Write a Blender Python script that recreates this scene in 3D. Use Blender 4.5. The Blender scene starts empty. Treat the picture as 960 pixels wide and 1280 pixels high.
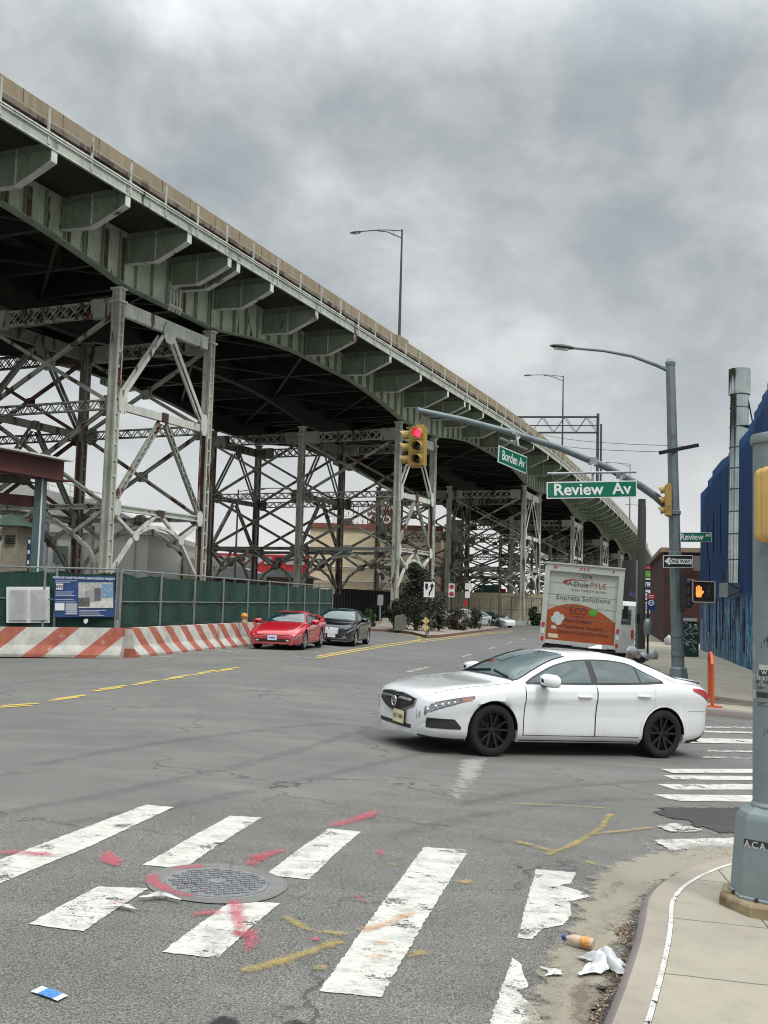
import bpy, bmesh, math, random
from mathutils import Vector, Matrix
from math import radians, sin, cos, pi, atan, atan2, sqrt, tan, floor
random.seed(11)
S = bpy.context.scene
COL = S.collection
V = Vector
# ------------------------------------------------------------------ camera
FPX = 1300.0
PITCH = atan(110/FPX); ROLL = radians(1.6)
EYE = V((0, 0, 1.9))
_F = V((0, cos(PITCH), sin(PITCH))); _R0 = V((1, 0, 0)); _U0 = V((0, -sin(PITCH), cos(PITCH)))
_U = _U0*cos(ROLL) - _R0*sin(ROLL); _R = _R0*cos(ROLL) + _U0*sin(ROLL)
cam = bpy.data.cameras.new('camera'); cam.sensor_fit = 'VERTICAL'; cam.sensor_height = 36; cam.lens = FPX/1280*36
cam.clip_start = .05; cam.clip_end = 6000
co = bpy.data.objects.new('camera', cam); COL.objects.link(co)
co.matrix_world = Matrix(((_R.x, _U.x, -_F.x, EYE.x), (_R.y, _U.y, -_F.y, EYE.y), (_R.z, _U.z, -_F.z, EYE.z), (0, 0, 0, 1)))
S.camera = co
def ray(u, v): return _F + _R*((u-480)/FPX) - _U*((v-640)/FPX)
def proj(p):
    d = V(p)-EYE; z = d.dot(_F); return (480+FPX*d.dot(_R)/z, 640-FPX*d.dot(_U)/z)
GK = [(-400, .0), (-11, .0), (-6, .15), (-3, .15), (11, -.55), (400, -.55)]
def gz(x, y=0):
    for (a, za), (b, zb) in zip(GK, GK[1:]):
        if x <= b: return za+(zb-za)*(x-a)/(b-a)
    return GK[-1][1]
def G(u, v, dz=0.0):
    r = ray(u, v); p = V((0, 0, 0)); z = 0.0
    for _ in range(40):
        t = (z+dz-EYE.z)/r.z; p = EYE+r*t; z = z*.4+.6*gz(p.x)
    return V((p.x, p.y, gz(p.x)+dz))
def AY(u, v, Y):
    r = ray(u, v); return EYE+r*(Y/r.y)
# ------------------------------------------------------------------ tagging
def tag(o, label=None, cat=None, group=None, kind=None):
    if label: o['label'] = label
    if cat: o['category'] = cat
    if group: o['group'] = group
    if kind: o['kind'] = kind
    return o
def thing(name, label, cat, loc=(0, 0, 0), group=None):
    o = bpy.data.objects.new(name, None); COL.objects.link(o); o.location = loc; o.empty_display_size = .2
    return tag(o, label, cat, group)
def wloc(o):
    p = V((0, 0, 0))
    while o is not None: p += o.location; o = o.parent
    return p
def copy_tree(o, parent=None):
    c = o.copy(); COL.objects.link(c); c.parent = parent
    for ch in list(o.children): copy_tree(ch, c)
    return c
# ------------------------------------------------------------------ materials
class NT:
    def __init__(s, m):
        m.use_nodes = True; s.t = m.node_tree; s.n = s.t.nodes; s.l = s.t.links; s.b = s.n['Principled BSDF']; s.pos = None
    def node(s, ty, **kw):
        n = s.n.new(ty)
        for k, v in kw.items():
            if hasattr(n, k): setattr(n, k, v)
            else: n.inputs[k].default_value = v
        return n
    def set(s, inp, val):
        if isinstance(val, bpy.types.NodeSocket): s.l.new(val, inp)
        else: inp.default_value = val
    def coord(s, which='pos', scale=(1, 1, 1)):
        if which == 'pos':
            o = s.node('ShaderNodeNewGeometry').outputs['Position']
        else:
            o = s.node('ShaderNodeTexCoord').outputs[which]
        m = s.node('ShaderNodeMapping'); s.l.new(o, m.inputs[0]); m.inputs['Scale'].default_value = scale
        return m.outputs[0]
    def noise(s, co, scale=5, detail=4, rough=.55, dist=0):
        n = s.node('ShaderNodeTexNoise'); s.l.new(co, n.inputs['Vector'])
        n.inputs['Scale'].default_value = scale; n.inputs['Detail'].default_value = detail
        n.inputs['Roughness'].default_value = rough; n.inputs['Distortion'].default_value = dist
        return n.outputs['Fac']
    def ramp(s, f, stops, interp='LINEAR'):
        n = s.node('ShaderNodeValToRGB'); s.l.new(f, n.inputs[0]); e = n.color_ramp.elements; n.color_ramp.interpolation = interp
        while len(e) < len(stops): e.new(.5)
        for x, (p, c) in zip(e, stops):
            x.position = p; x.color = tuple(c)+(1,) if hasattr(c, '__len__') and len(c) == 3 else (c if hasattr(c, '__len__') else (c, c, c, 1))
        return n.outputs[0]
    def mix(s, f, a, b, mode='MIX'):
        n = s.node('ShaderNodeMix'); n.data_type = 'RGBA'; n.blend_type = mode
        s.set(n.inputs[0], f)
        for i, v in ((6, a), (7, b)):
            if isinstance(v, (tuple, list)) and len(v) == 3: v = tuple(v)+(1,)
            if isinstance(v, (int, float)): v = (v, v, v, 1)
            s.set(n.inputs[i], v)
        return n.outputs[2]
    def math(s, op, a, b=0, c=0, clamp=False):
        n = s.node('ShaderNodeMath'); n.operation = op; n.use_clamp = clamp
        s.set(n.inputs[0], a); s.set(n.inputs[1], b)
        if len(n.inputs) > 2: s.set(n.inputs[2], c)
        return n.outputs[0]
    def sep(s, co):
        n = s.node('ShaderNodeSeparateXYZ'); s.l.new(co, n.inputs[0]); return n.outputs
    def bump(s, h, strength=.3, dist=.01):
        n = s.node('ShaderNodeBump'); s.l.new(h, n.inputs['Height']); n.inputs['Strength'].default_value = strength; n.inputs['Distance'].default_value = dist
        s.l.new(n.outputs[0], s.b.inputs['Normal'])
MATS = {}
def srgb(r, g, b):
    f = lambda c: (c/255/12.92 if c/255 <= .04045 else ((c/255+.055)/1.055)**2.4)
    return (f(r), f(g), f(b))
def mat(name, c, rough=.6, metal=0, var=.15, scale=3, bump=0, coat=0, emit=0, dirt=None, dscale=1.5, dthr=.55, co='pos', stretch=(1, 1, 1), spec=None):
    if name in MATS: return MATS[name]
    m = bpy.data.materials.new(name); k = NT(m); b = k.b
    b.inputs['Roughness'].default_value = rough; b.inputs['Metallic'].default_value = metal
    if spec is not None: b.inputs['Specular IOR Level'].default_value = spec
    if coat: b.inputs['Coat Weight'].default_value = coat; b.inputs['Coat Roughness'].default_value = .04
    cc = k.coord(co, stretch)
    n = k.noise(cc, scale, 5, .6)
    dk = tuple(x*(1-var) for x in c); lt = tuple(min(1, x*(1+var)) for x in c)
    col = k.ramp(n, [(.3, dk), (.7, lt)])
    if dirt is not None:
        n2 = k.noise(cc, dscale, 6, .65)
        f = k.ramp(n2, [(dthr, (0, 0, 0)), (min(1, dthr+.12), (1, 1, 1))])
        col = k.mix(f, col, dirt)
    k.l.new(col, b.inputs['Base Color'])
    if bump: k.bump(k.noise(cc, scale*8, 3), bump, .01)
    if emit: b.inputs['Emission Color'].default_value = tuple(c)+(1,); b.inputs['Emission Strength'].default_value = emit
    MATS[name] = m; return m
# ------------------------------------------------------------------ mesh builder
class MB:
    def __init__(s): s.v = []; s.f = []; s.m = []; s.cm = 0
    def add(s, vs, fs):
        b = len(s.v); s.v += [V(p) for p in vs]; s.f += [tuple(b+i for i in f) for f in fs]; s.m += [s.cm]*len(fs)
    def obox(s, o, ax, ay, az):   # oriented box: centre, half axes
        o = V(o); ax = V(ax); ay = V(ay); az = V(az)
        vs = [o+ax*i+ay*j+az*k for k in (-1, 1) for j in (-1, 1) for i in (-1, 1)]
        s.add(vs, [(0, 2, 3, 1), (4, 5, 7, 6), (0, 1, 5, 4), (2, 6, 7, 3), (0, 4, 6, 2), (1, 3, 7, 5)])
        return s
    def box(s, c, size, rz=0):
        a = V((cos(rz), sin(rz), 0)); b = V((-sin(rz), cos(rz), 0))
        return s.obox(c, a*size[0]/2, b*size[1]/2, V((0, 0, size[2]/2)))
    def beam(s, p, q, w, h, up=(0, 0, 1)):   # w sideways, h along up
        p = V(p); q = V(q); d = q-p; L = d.length
        if L < 1e-6: return s
        d /= L; up = V(up); r = d.cross(up)
        if r.length < 1e-4: r = d.cross(V((1, 0, 0)))
        r.normalize(); u = r.cross(d)
        return s.obox((p+q)/2, d*L/2, r*w/2, u*h/2)
    def tube(s, pts, r, n=8, caps=True):
        pts = [V(p) for p in pts]; rs = r if hasattr(r, '__len__') else [r]*len(pts)
        b = len(s.v); prev = None
        for i, p in enumerate(pts):
            d = (pts[min(i+1, len(pts)-1)]-pts[max(i-1, 0)])
            if d.length < 1e-9: d = V((0, 0, 1))
            d.normalize()
            a = prev if prev is not None else (V((1, 0, 0)) if abs(d.x) < .9 else V((0, 1, 0)))
            a = (a-d*a.dot(d)).normalized(); prev = a; c = d.cross(a)
            for k in range(n):
                t = 2*pi*(k+.5)/n; s.v.append(p+a*cos(t)*rs[i]+c*sin(t)*rs[i])
        m = len(pts)
        for i in range(m-1):
            for k in range(n):
                s.f.append((b+i*n+k, b+i*n+(k+1) % n, b+(i+1)*n+(k+1) % n, b+(i+1)*n+k)); s.m.append(s.cm)
        if caps:
            s.f.append(tuple(b+k for k in reversed(range(n)))); s.f.append(tuple(b+(m-1)*n+k for k in range(n))); s.m += [s.cm]*2
        return s
    def lathe(s, prof, c=(0, 0, 0), axis=(0, 0, 1), n=24, close=False):   # prof: (r, h) list
        c = V(c); d = V(axis).normalized(); a = (V((1, 0, 0)) if abs(d.x) < .9 else V((0, 1, 0))); a = (a-d*a.dot(d)).normalized(); e = d.cross(a)
        b = len(s.v); m = len(prof)
        for r, h in prof:
            for k in range(n):
                t = 2*pi*k/n; s.v.append(c+d*h+(a*cos(t)+e*sin(t))*r)
        for i in range(m if close else m-1):
            j = (i+1) % m
            for k in range(n):
                s.f.append((b+i*n+k, b+i*n+(k+1) % n, b+j*n+(k+1) % n, b+j*n+k)); s.m.append(s.cm)
        if not close:
            s.f.append(tuple(b+k for k in reversed(range(n)))); s.f.append(tuple(b+(m-1)*n+k for k in range(n))); s.m += [s.cm]*2
        return s
    def prism(s, poly, d):    # planar 3D polygon extruded by vector d
        n = len(poly); d = V(d); vs = [V(p) for p in poly]+[V(p)+d for p in poly]
        s.add(vs, [tuple(reversed(range(n))), tuple(range(n, 2*n))]+[(i, (i+1) % n, n+(i+1) % n, n+i) for i in range(n)])
        return s
    def grid(s, rows, close=False):
        m = len(rows); n = len(rows[0]); b = len(s.v)
        for r in rows: s.v += [V(p) for p in r]
        for i in range(m-1):
            for k in range(n if close else n-1):
                k2 = (k+1) % n
                s.f.append((b+i*n+k, b+i*n+k2, b+(i+1)*n+k2, b+(i+1)*n+k)); s.m.append(s.cm)
        return s
    def lattice(s, p, q, depth, width, n, up=(0, 0, 1), cross=True, bar=.06, ch=.1):
        p = V(p); q = V(q); d = (q-p).normalized(); up = V(up); up = (up-d*up.dot(d)).normalized(); r = d.cross(up)
        for e in (-1, 1):
            s.beam(p+up*e*depth/2, q+up*e*depth/2, width, ch, up)
            for i in range(n):
                a = p+(q-p)*(i/n); c = p+(q-p)*((i+1)/n); o = r*e*(width/2-.02)
                z = 1 if (i % 2 or cross) else -1
                s.beam(a+o-up*z*depth/2, c+o+up*z*depth/2, .02, bar, up)
                if cross: s.beam(a+o*.9+up*depth/2, c+o*.9-up*depth/2, .02, bar, up)
        return s
    def build(s, name, m, parent=None, smooth=False, org=None, recalc=True):
        off = wloc(parent) if parent is not None else (V(org) if org is not None else V((0, 0, 0)))
        me = bpy.data.meshes.new(name); me.from_pydata([p-off for p in s.v], [], s.f)
        ms = m if isinstance(m, (list, tuple)) else [m]
        for x in ms: me.materials.append(x)
        if len(ms) > 1: me.polygons.foreach_set('material_index', s.m)
        if recalc:
            bm = bmesh.new(); bm.from_mesh(me); bmesh.ops.recalc_face_normals(bm, faces=bm.faces); bm.to_mesh(me); bm.free()
        if smooth:
            me.polygons.foreach_set('use_smooth', [True]*len(me.polygons))
            try: me.set_sharp_from_angle(angle=radians(smooth if smooth is not True else 40))
            except Exception: pass
        me.update()
        o = bpy.data.objects.new(name, me); COL.objects.link(o)
        if parent is not None: o.parent = parent
        elif org is not None: o.location = org
        return o
def text(name, body, origin, right, up, size, m, parent=None, bold=0.0, align='CENTER', wscale=1.0, thick=.002, org=None):
    cu = bpy.data.curves.new('t', 'FONT'); cu.body = body; cu.size = 1; cu.align_x = align; cu.align_y = 'CENTER'; cu.offset = bold; cu.resolution_u = 3
    ob = bpy.data.objects.new('t', cu); COL.objects.link(ob)
    bpy.context.view_layer.update()
    me = bpy.data.meshes.new_from_object(ob.evaluated_get(bpy.context.evaluated_depsgraph_get()))
    bpy.data.objects.remove(ob); bpy.data.curves.remove(cu)
    r = V(right).normalized(); u = V(up).normalized(); n = r.cross(u).normalized(); o = V(origin)
    mb = MB(); vs = [o+r*(v.co.x*size*wscale)+u*(v.co.y*size)+n*thick for v in me.vertices]
    mb.add(vs, [tuple(p.vertices) for p in me.polygons]); bpy.data.meshes.remove(me)
    return mb.build(name, m, parent, recalc=False, org=org)
def lerp(a, b, t): return a+(b-a)*t
def interp(keys, x):
    if x <= keys[0][0]: return keys[0][1]
    for (a, p), (b, q) in zip(keys, keys[1:]):
        if x <= b: return p+(q-p)*(x-a)/(b-a)
    return keys[-1][1]
def smoothi(keys, x):   # monotone cubic (pchip-like)
    if x <= keys[0][0]: return keys[0][1]
    if x >= keys[-1][0]: return keys[-1][1]
    n = len(keys); d = [(keys[i+1][1]-keys[i][1])/(keys[i+1][0]-keys[i][0]) for i in range(n-1)]
    ms = [d[0]]+[0 if d[i-1]*d[i] <= 0 else 2*d[i-1]*d[i]/(d[i-1]+d[i]) for i in range(1, n-1)]+[d[-1]]
    for i in range(n-1):
        if x <= keys[i+1][0]:
            h = keys[i+1][0]-keys[i][0]; t = (x-keys[i][0])/h
            return ((2*t**3-3*t*t+1)*keys[i][1]+(t**3-2*t*t+t)*h*ms[i]+(-2*t**3+3*t*t)*keys[i+1][1]+(t**3-t*t)*h*ms[i+1])
# ------------------------------------------------------------------ render look, sky, sun
vs_ = S.view_settings; vs_.view_transform = 'Standard'; vs_.look = 'None'; vs_.gamma = 1; vs_.exposure = 0.10; S.cycles.pixel_filter_type = 'BLACKMAN_HARRIS'; S.cycles.filter_width = 1.1; vs_.use_curve_mapping = False
SUN_EL, SUN_AZ = radians(52), radians(140)     # azimuth clockwise from +Y (into the picture)
W = bpy.data.worlds.new('World'); S.world = W; W.use_nodes = True
wt = W.node_tree; wn = wt.nodes; wl = wt.links
wn.clear()
class WK(NT):
    def __init__(s): s.t = wt; s.n = wn; s.l = wl; s.b = None
k = WK()
tc = k.node('ShaderNodeTexCoord').outputs['Generated']
x, y, z = k.sep(tc)
zz = k.math('ADD', k.math('MAXIMUM', z, 0.0), .75)
cx = k.math('DIVIDE', x, zz); cy = k.math('DIVIDE', y, zz)
cmb = k.node('ShaderNodeCombineXYZ'); wl.new(cx, cmb.inputs[0]); wl.new(cy, cmb.inputs[1])
n1 = k.noise(cmb.outputs[0], 2.9, 9, .56, .2)
n2 = k.noise(cmb.outputs[0], 8.5, 8, .6, .3)
nn = k.math('ADD', k.math('MULTIPLY', n1, .72), k.math('MULTIPLY', n2, .28))
cloud = k.ramp(nn, [(.37, (.32, .357, .385)), (.44, (.40, .437, .46)), (.51, (.53, .555, .565)), (.59, (.76, .775, .78))])
lowlight = k.ramp(z, [(.0, (.82, .82, .81)), (.10, (.74, .745, .74)), (.32, (.5, .52, .525))])
lf = k.ramp(z, [(0, .92), (.09, .66), (.22, .26), (.40, .0)])
c1 = k.mix(lf, cloud, lowlight)
zen = k.ramp(z, [(.50, 1.0), (.85, 3.0)])   # overcast dome brighter towards the zenith
zen_m = k.node('ShaderNodeMath'); zen_m.operation = 'MULTIPLY_ADD'
wl.new(k.ramp(z, [(.46, 0.0), (.9, 1.0)]), zen_m.inputs[0]); zen_m.inputs[1].default_value = 4.2; zen_m.inputs[2].default_value = 1.0
c2 = k.node('ShaderNodeVectorMath'); c2.operation = 'SCALE'; wl.new(c1, c2.inputs[0]); wl.new(zen_m.outputs[0], c2.inputs['Scale'])
bgc = k.node('ShaderNodeBackground'); wl.new(c2.outputs[0], bgc.inputs[0]); bgc.inputs[1].default_value = 1.0
sky = k.node('ShaderNodeTexSky'); sky.sky_type = 'NISHITA'; sky.sun_disc = False; sky.sun_elevation = SUN_EL; sky.sun_rotation = SUN_AZ
bgs = k.node('ShaderNodeBackground'); wl.new(sky.outputs[0], bgs.inputs[0]); bgs.inputs[1].default_value = .07
ms = k.node('ShaderNodeMixShader'); ms.inputs[0].default_value = .93; wl.new(bgs.outputs[0], ms.inputs[1]); wl.new(bgc.outputs[0], ms.inputs[2])
wo = k.node('ShaderNodeOutputWorld'); wl.new(ms.outputs[0], wo.inputs[0])
sl = bpy.data.lights.new('sun', 'SUN'); sl.energy = 1.5; sl.angle = radians(12); sl.color = (1, .97, .92)
so = bpy.data.objects.new('sun', sl); COL.objects.link(so)
sd = V((sin(SUN_AZ)*cos(SUN_EL), cos(SUN_AZ)*cos(SUN_EL), sin(SUN_EL)))
so.rotation_euler = sd.to_track_quat('Z', 'Y').to_euler(); so.location = (20, -20, 60)
# ------------------------------------------------------------------ materials
def smooth_line(P, n=6):
    out = []
    for i in range(len(P)-1):
        p0 = P[max(0, i-1)]; p1 = P[i]; p2 = P[i+1]; p3 = P[min(len(P)-1, i+2)]
        for j in range(n):
            t = j/n; out.append(.5*((2*p1)+(p2-p0)*t+(2*p0-5*p1+4*p2-p3)*t*t+(-p0+3*p1-3*p2+p3)*t**3))
    return out+[P[-1]]
def asphalt(name, base, coarse=False, tint=(1.02, 1, .94)):
    m = bpy.data.materials.new(name); k = NT(m); c = k.coord()
    big = k.noise(c, .35, 5, .6); mid = k.noise(c, 2.2, 6, .65); fine = k.noise(c, 95 if coarse else 140, 2, .7)
    st = k.noise(k.coord('pos', (.25, 1.4, 1)), 1.1, 5, .6)
    b = tuple(base*t for t in tint)
    col = k.ramp(big, [(.3, tuple(x*.8 for x in b)), (.7, tuple(x*1.18 for x in b))])
    col = k.mix(k.math('MULTIPLY', k.ramp(mid, [(.42, 0), (.62, 1)]), .35), col, tuple(x*.66 for x in b))
    col = k.mix(k.math('MULTIPLY', k.ramp(st, [(.5, 0), (.7, 1)]), .35), col, tuple(x*1.5 for x in b))
    sp = k.ramp(fine, [(.36, .38 if coarse else .62), (.5, 1.0), (.66, 1.95 if coarse else 1.45)])
    n = k.node('ShaderNodeVectorMath'); n.operation = 'MULTIPLY'; k.l.new(col, n.inputs[0]); k.l.new(sp, n.inputs[1])
    # cracks
    vo = k.node('ShaderNodeTexVoronoi'); vo.feature = 'DISTANCE_TO_EDGE'; vo.inputs['Scale'].default_value = .42
    wv = k.node('ShaderNodeVectorMath'); wv.operation = 'ADD'; k.l.new(c, wv.inputs[0]); nz = k.node('ShaderNodeTexNoise'); nz.inputs['Scale'].default_value = 2.2; nz.inputs['Detail'].default_value = 6
    k.l.new(c, nz.inputs['Vector']); k.l.new(nz.outputs['Color'], wv.inputs[1]); k.l.new(wv.outputs[0], vo.inputs['Vector'])
    cr = k.ramp(vo.outputs['Distance'], [(.004, 1), (.011, 0)])
    col2 = k.mix(k.math('MULTIPLY', cr, k.ramp(big, [(.45, 0), (.6, .75)])), n.outputs[0], (.02, .02, .018))
    k.l.new(col2, k.b.inputs['Base Color']); k.b.inputs['Roughness'].default_value = .85
    k.bump(fine, .5 if coarse else .22, .004)
    return m
M_road = asphalt('asphalt_worn', .122, tint=(1.03, 1.0, .92))
M_patch = asphalt('asphalt_coarse', .112, True, tint=(1.03, 1.0, .90))
M_dark = asphalt('asphalt_black_patch', .035, True)
def concrete_pave(name, base, joints=None, ang=0, off=(0, 0)):
    m = bpy.data.materials.new(name); k = NT(m); c = k.coord()
    big = k.noise(c, .8, 5, .6); mid = k.noise(c, 5, 6, .7); fine = k.noise(c, 160, 2, .6)
    col = k.ramp(big, [(.3, tuple(x*.8 for x in base)), (.7, tuple(x*1.12 for x in base))])
    col = k.mix(k.math('MULTIPLY', k.ramp(mid, [(.5, 0), (.7, 1)]), .4), col, tuple(x*.62 for x in base))
    col = k.mix(k.math('MULTIPLY', k.ramp(fine, [(.3, 1), (.45, 0)]), .45), col, tuple(x*.5 for x in base))
    st = k.noise(c, 1.9, 3, .5)
    col = k.mix(k.ramp(st, [(.68, 0), (.71, .7)]), col, tuple(x*.55 for x in base))
    if joints:
        mp = k.node('ShaderNodeMapping'); mp.inputs['Rotation'].default_value = (0, 0, ang); mp.inputs['Location'].default_value = (off[0], off[1], 0)
        k.l.new(k.node('ShaderNodeNewGeometry').outputs['Position'], mp.inputs[0]); sx = k.sep(mp.outputs[0])
        f = None
        wob = k.math('MULTIPLY', k.noise(c, 6, 2), .02)
        for i in (0, 1):
            a = k.math('ABSOLUTE', k.math('SUBTRACT', k.math('FRACT', k.math('DIVIDE', k.math('ADD', sx[i], wob), joints[i])), .5))
            g = k.math('LESS_THAN', a, .0065/joints[i])
            f = g if f is None else k.math('MAXIMUM', f, g)
        col = k.mix(k.math('MULTIPLY', f, .8), col, (.05, .045, .035))
    k.l.new(col, k.b.inputs['Base Color']); k.b.inputs['Roughness'].default_value = .88
    k.bump(mid, .25, .01)
    return m
M_walk = concrete_pave('sidewalk_concrete', (.31, .28, .22), (1.35, 1.02), radians(6), (.35, .1))
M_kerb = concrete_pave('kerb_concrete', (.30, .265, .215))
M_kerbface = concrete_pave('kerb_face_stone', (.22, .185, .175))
M_lot = concrete_pave('yard_dirt', (.17, .15, .12))
def road_paint(name, c, thr=.62, sc=1.0, edge=0.0, soft=.04):
    m = bpy.data.materials.new(name); k = NT(m); cc = k.coord()
    a = k.noise(cc, 3.2*sc, 8, .72); f2 = k.noise(cc, 60, 3, .7)
    s_ = k.math('ADD', k.math('MULTIPLY', a, .75), k.math('MULTIPLY', f2, .25))
    al = k.ramp(s_, [(thr, 1), (thr+soft, 0)])
    # thin cracks
    nz = k.noise(k.coord('pos', (1, 3, 1)), 2.6, 6, .6, 1.5)
    cr = k.ramp(k.math('ABSOLUTE', k.math('SUBTRACT', nz, .5)), [(.0, 0), (.008, 1)])
    al = k.math('MULTIPLY', al, cr)
    d = k.noise(cc, 7, 6, .7)
    col = k.ramp(d, [(.3, tuple(x*.58 for x in c)), (.5, tuple(x*.9 for x in c)), (.7, c)])
    k.l.new(col, k.b.inputs['Base Color']); k.l.new(al, k.b.inputs['Alpha']); k.b.inputs['Roughness'].default_value = .7
    return m
M_white = road_paint('road_paint_white', (.53, .52, .47), .555)
M_white_old = road_paint('road_paint_white_worn', (.50, .49, .45), .50, 2.0)
M_yellow = road_paint('road_paint_yellow', (.58, .42, .10), .57)
def spray(name, c, gain=1.5, sub1=.55, sub2=.40, op=.78):
    m = bpy.data.materials.new(name); k = NT(m)
    at = k.node('ShaderNodeAttribute'); at.attribute_name = 'fade'; 
    cc = k.coord(); f = k.noise(cc, 45, 3, .8); g = k.noise(cc, 7, 4, .6)
    al = k.math('MULTIPLY', k.math('SUBTRACT', k.math('MULTIPLY', at.outputs['Fac'], 1.25), k.math('ADD', k.math('MULTIPLY', k.ramp(f, [(.35, 0), (.65, 1)]), sub1), k.math('MULTIPLY', k.ramp(g, [(.35, 0), (.65, 1)]), sub2)), clamp=True), gain, clamp=True)
    k.l.new(k.math('MULTIPLY', al, op), k.b.inputs['Alpha']); k.b.inputs['Base Color'].default_value = c+(1,); k.b.inputs['Roughness'].default_value = .8
    return m
M_pink = spray('spray_pink', (.48, .085, .125), 1.5, .5, .4, .62); M_ysp = spray('spray_yellow', (.44, .32, .07), 1.4, .5, .45, .55); M_osp = spray('spray_orange', (.52, .28, .11), 1.3, .5, .45, .5)
M_sand = spray('sand_dust', (.29, .26, .20), 3.0, .3, .45)
M_sandd = spray('gutter_dirt', (.15, .12, .085))
M_pale = spray('pale_dust', (.30, .29, .26), 2.0, .5, .4)
def steel(name, c, rust=(.12, .05, .03), rthr=.60, streak=True, dark=.55):
    m = bpy.data.materials.new(name); k = NT(m); c0 = k.coord('pos', (1, 1, .22)); cc = k.coord()
    n = k.noise(c0, 1.6, 6, .62); n2 = k.noise(cc, .9, 5, .6); n3 = k.noise(c0, 5.5, 5, .7)
    col = k.ramp(n2, [(.3, tuple(x*.78 for x in c)), (.7, tuple(min(1, x*1.15) for x in c))])
    col = k.mix(k.math('MULTIPLY', k.ramp(n3, [(.5, 0), (.68, 1)]), .6), col, tuple(x*dark for x in c))
    r = k.ramp(n, [(rthr, 0), (rthr+.05, 1)])
    col = k.mix(r, col, k.mix(k.noise(cc, 14, 3), rust, tuple(x*.45 for x in rust)))
    k.l.new(col, k.b.inputs['Base Color']); k.b.inputs['Roughness'].default_value = .62
    k.bump(n3, .12, .01)
    return m
M_gird = steel('paint_pale_green_steel', (.27, .325, .235), rthr=.66)
M_panel = steel('paint_girder_panel', (.50, .56, .42), rthr=.62)
M_fascia = steel('paint_fascia', (.40, .44, .375), rthr=.6)
M_bright = steel('paint_light_steel', (.60, .62, .56), rust=(.18, .08, .04), rthr=.60)
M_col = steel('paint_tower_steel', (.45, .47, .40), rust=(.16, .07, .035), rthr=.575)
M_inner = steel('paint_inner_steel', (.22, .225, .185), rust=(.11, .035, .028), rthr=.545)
M_under_shade = steel('steel_under_deck_shade', (.022, .024, .018), rthr=.62)  # viaduct steel below the deck, its shade put into a near-black colour
M_brace = steel('paint_brace_steel', (.36, .38, .33), rust=(.14, .05, .03), rthr=.535)
M_rusty = steel('rust_red_steel', (.13, .045, .035), rust=(.07, .03, .02), rthr=.5)
# ------------------------------------------------------------------ ground
def sheet(name, poly, m, dz, kind='structure', fade=None, cell=.25, org=None, jag=0, jf=8, build=True, label=None):
    """A ground-hugging sheet from a plan polygon, cut into cells so that it follows the crossfall; fade = width over which 'fade' goes 1 to 0 at the edge"""
    pts = [V((p[0], p[1], 0)) for p in poly]
    if jag:
        out = []
        for i, p in enumerate(pts):
            q = pts[(i+1) % len(pts)]; L = (q-p).length; n = max(1, int(L/.03)); nr = V((-(q-p).y, (q-p).x, 0)); nr = nr.normalized() if nr.length else nr
            for j in range(n):
                j0 = random.uniform(-1, 1)*jag if j else 0
                out.append(p.lerp(q, j/n)+nr*j0)
        pts = out
    bm = bmesh.new(); vs = [bm.verts.new(p) for p in pts]
    f = bm.faces.new(vs)
    x0 = min(p.x for p in pts); x1 = max(p.x for p in pts); y0 = min(p.y for p in pts); y1 = max(p.y for p in pts)
    cuts = []
    if cell:
        nx = min(60, int((x1-x0)/cell)); ny = min(60, int((y1-y0)/cell))
        cuts += [(V((x0+(i+1)*(x1-x0)/(nx+1), 0, 0)), V((1, 0, 0))) for i in range(nx)]
        cuts += [(V((0, y0+(i+1)*(y1-y0)/(ny+1), 0)), V((0, 1, 0))) for i in range(ny)]
    for gx, _ in GK[1:-1]:
        if x0 < gx < x1: cuts.append((V((gx, 0, 0)), V((1, 0, 0))))
    for c, n in cuts:
        bmesh.ops.bisect_plane(bm, geom=bm.verts[:]+bm.edges[:]+bm.faces[:], plane_co=c, plane_no=n)
    me = bpy.data.meshes.new(name)
    def dist(p):
        d = 1e9
        for i in range(len(poly)):
            a = V((poly[i][0], poly[i][1], 0)); b = V((poly[(i+1) % len(poly)][0], poly[(i+1) % len(poly)][1], 0))
            ab = b-a; t = max(0, min(1, (p-a).dot(ab)/max(1e-9, ab.length_squared))); d = min(d, (p-(a+ab*t)).length)
        return d
    fl = []
    bm.verts.index_update()
    for v in bm.verts:
        if fade: fl.append(min(1, dist(v.co)/fade))
    o_ = V(org) if org is not None else V((0, 0, 0))
    for v in bm.verts: v.co.z = gz(v.co.x)+dz; v.co -= o_
    bm.normal_update()
    if bm.faces and sum(f.normal.z for f in bm.faces) < 0: bmesh.ops.reverse_faces(bm, faces=bm.faces)
    bm.to_mesh(me); bm.free()
    if fade:
        a = me.attributes.new('fade', 'FLOAT', 'POINT'); a.data.foreach_set('value', fl)
    me.materials.append(m)
    o = bpy.data.objects.new(name, me); COL.objects.link(o); o.location = o_
    if kind: o['kind'] = kind
    if label: o['label'] = label
    return o
def gpoly(pxs, dz=0): return [tuple(G(u, v, dz)[:2]) for u, v in pxs]
# base ground: one sheet to the horizon
xs = [-3000, -800, -200, -80, -40, -20, -11, -6, -3, 0, 3, 7, 11, 15, 25, 50, 120, 400, 900, 3000]
ys = [-200, -20, 0, 10, 20, 40, 80, 160, 320, 700, 1500, 3500]
mb = MB(); mb.grid([[(x, y, gz(x)) for x in xs] for y in ys]); ob = mb.build('ground', M_road, recalc=False); ob['kind'] = 'structure'
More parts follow.
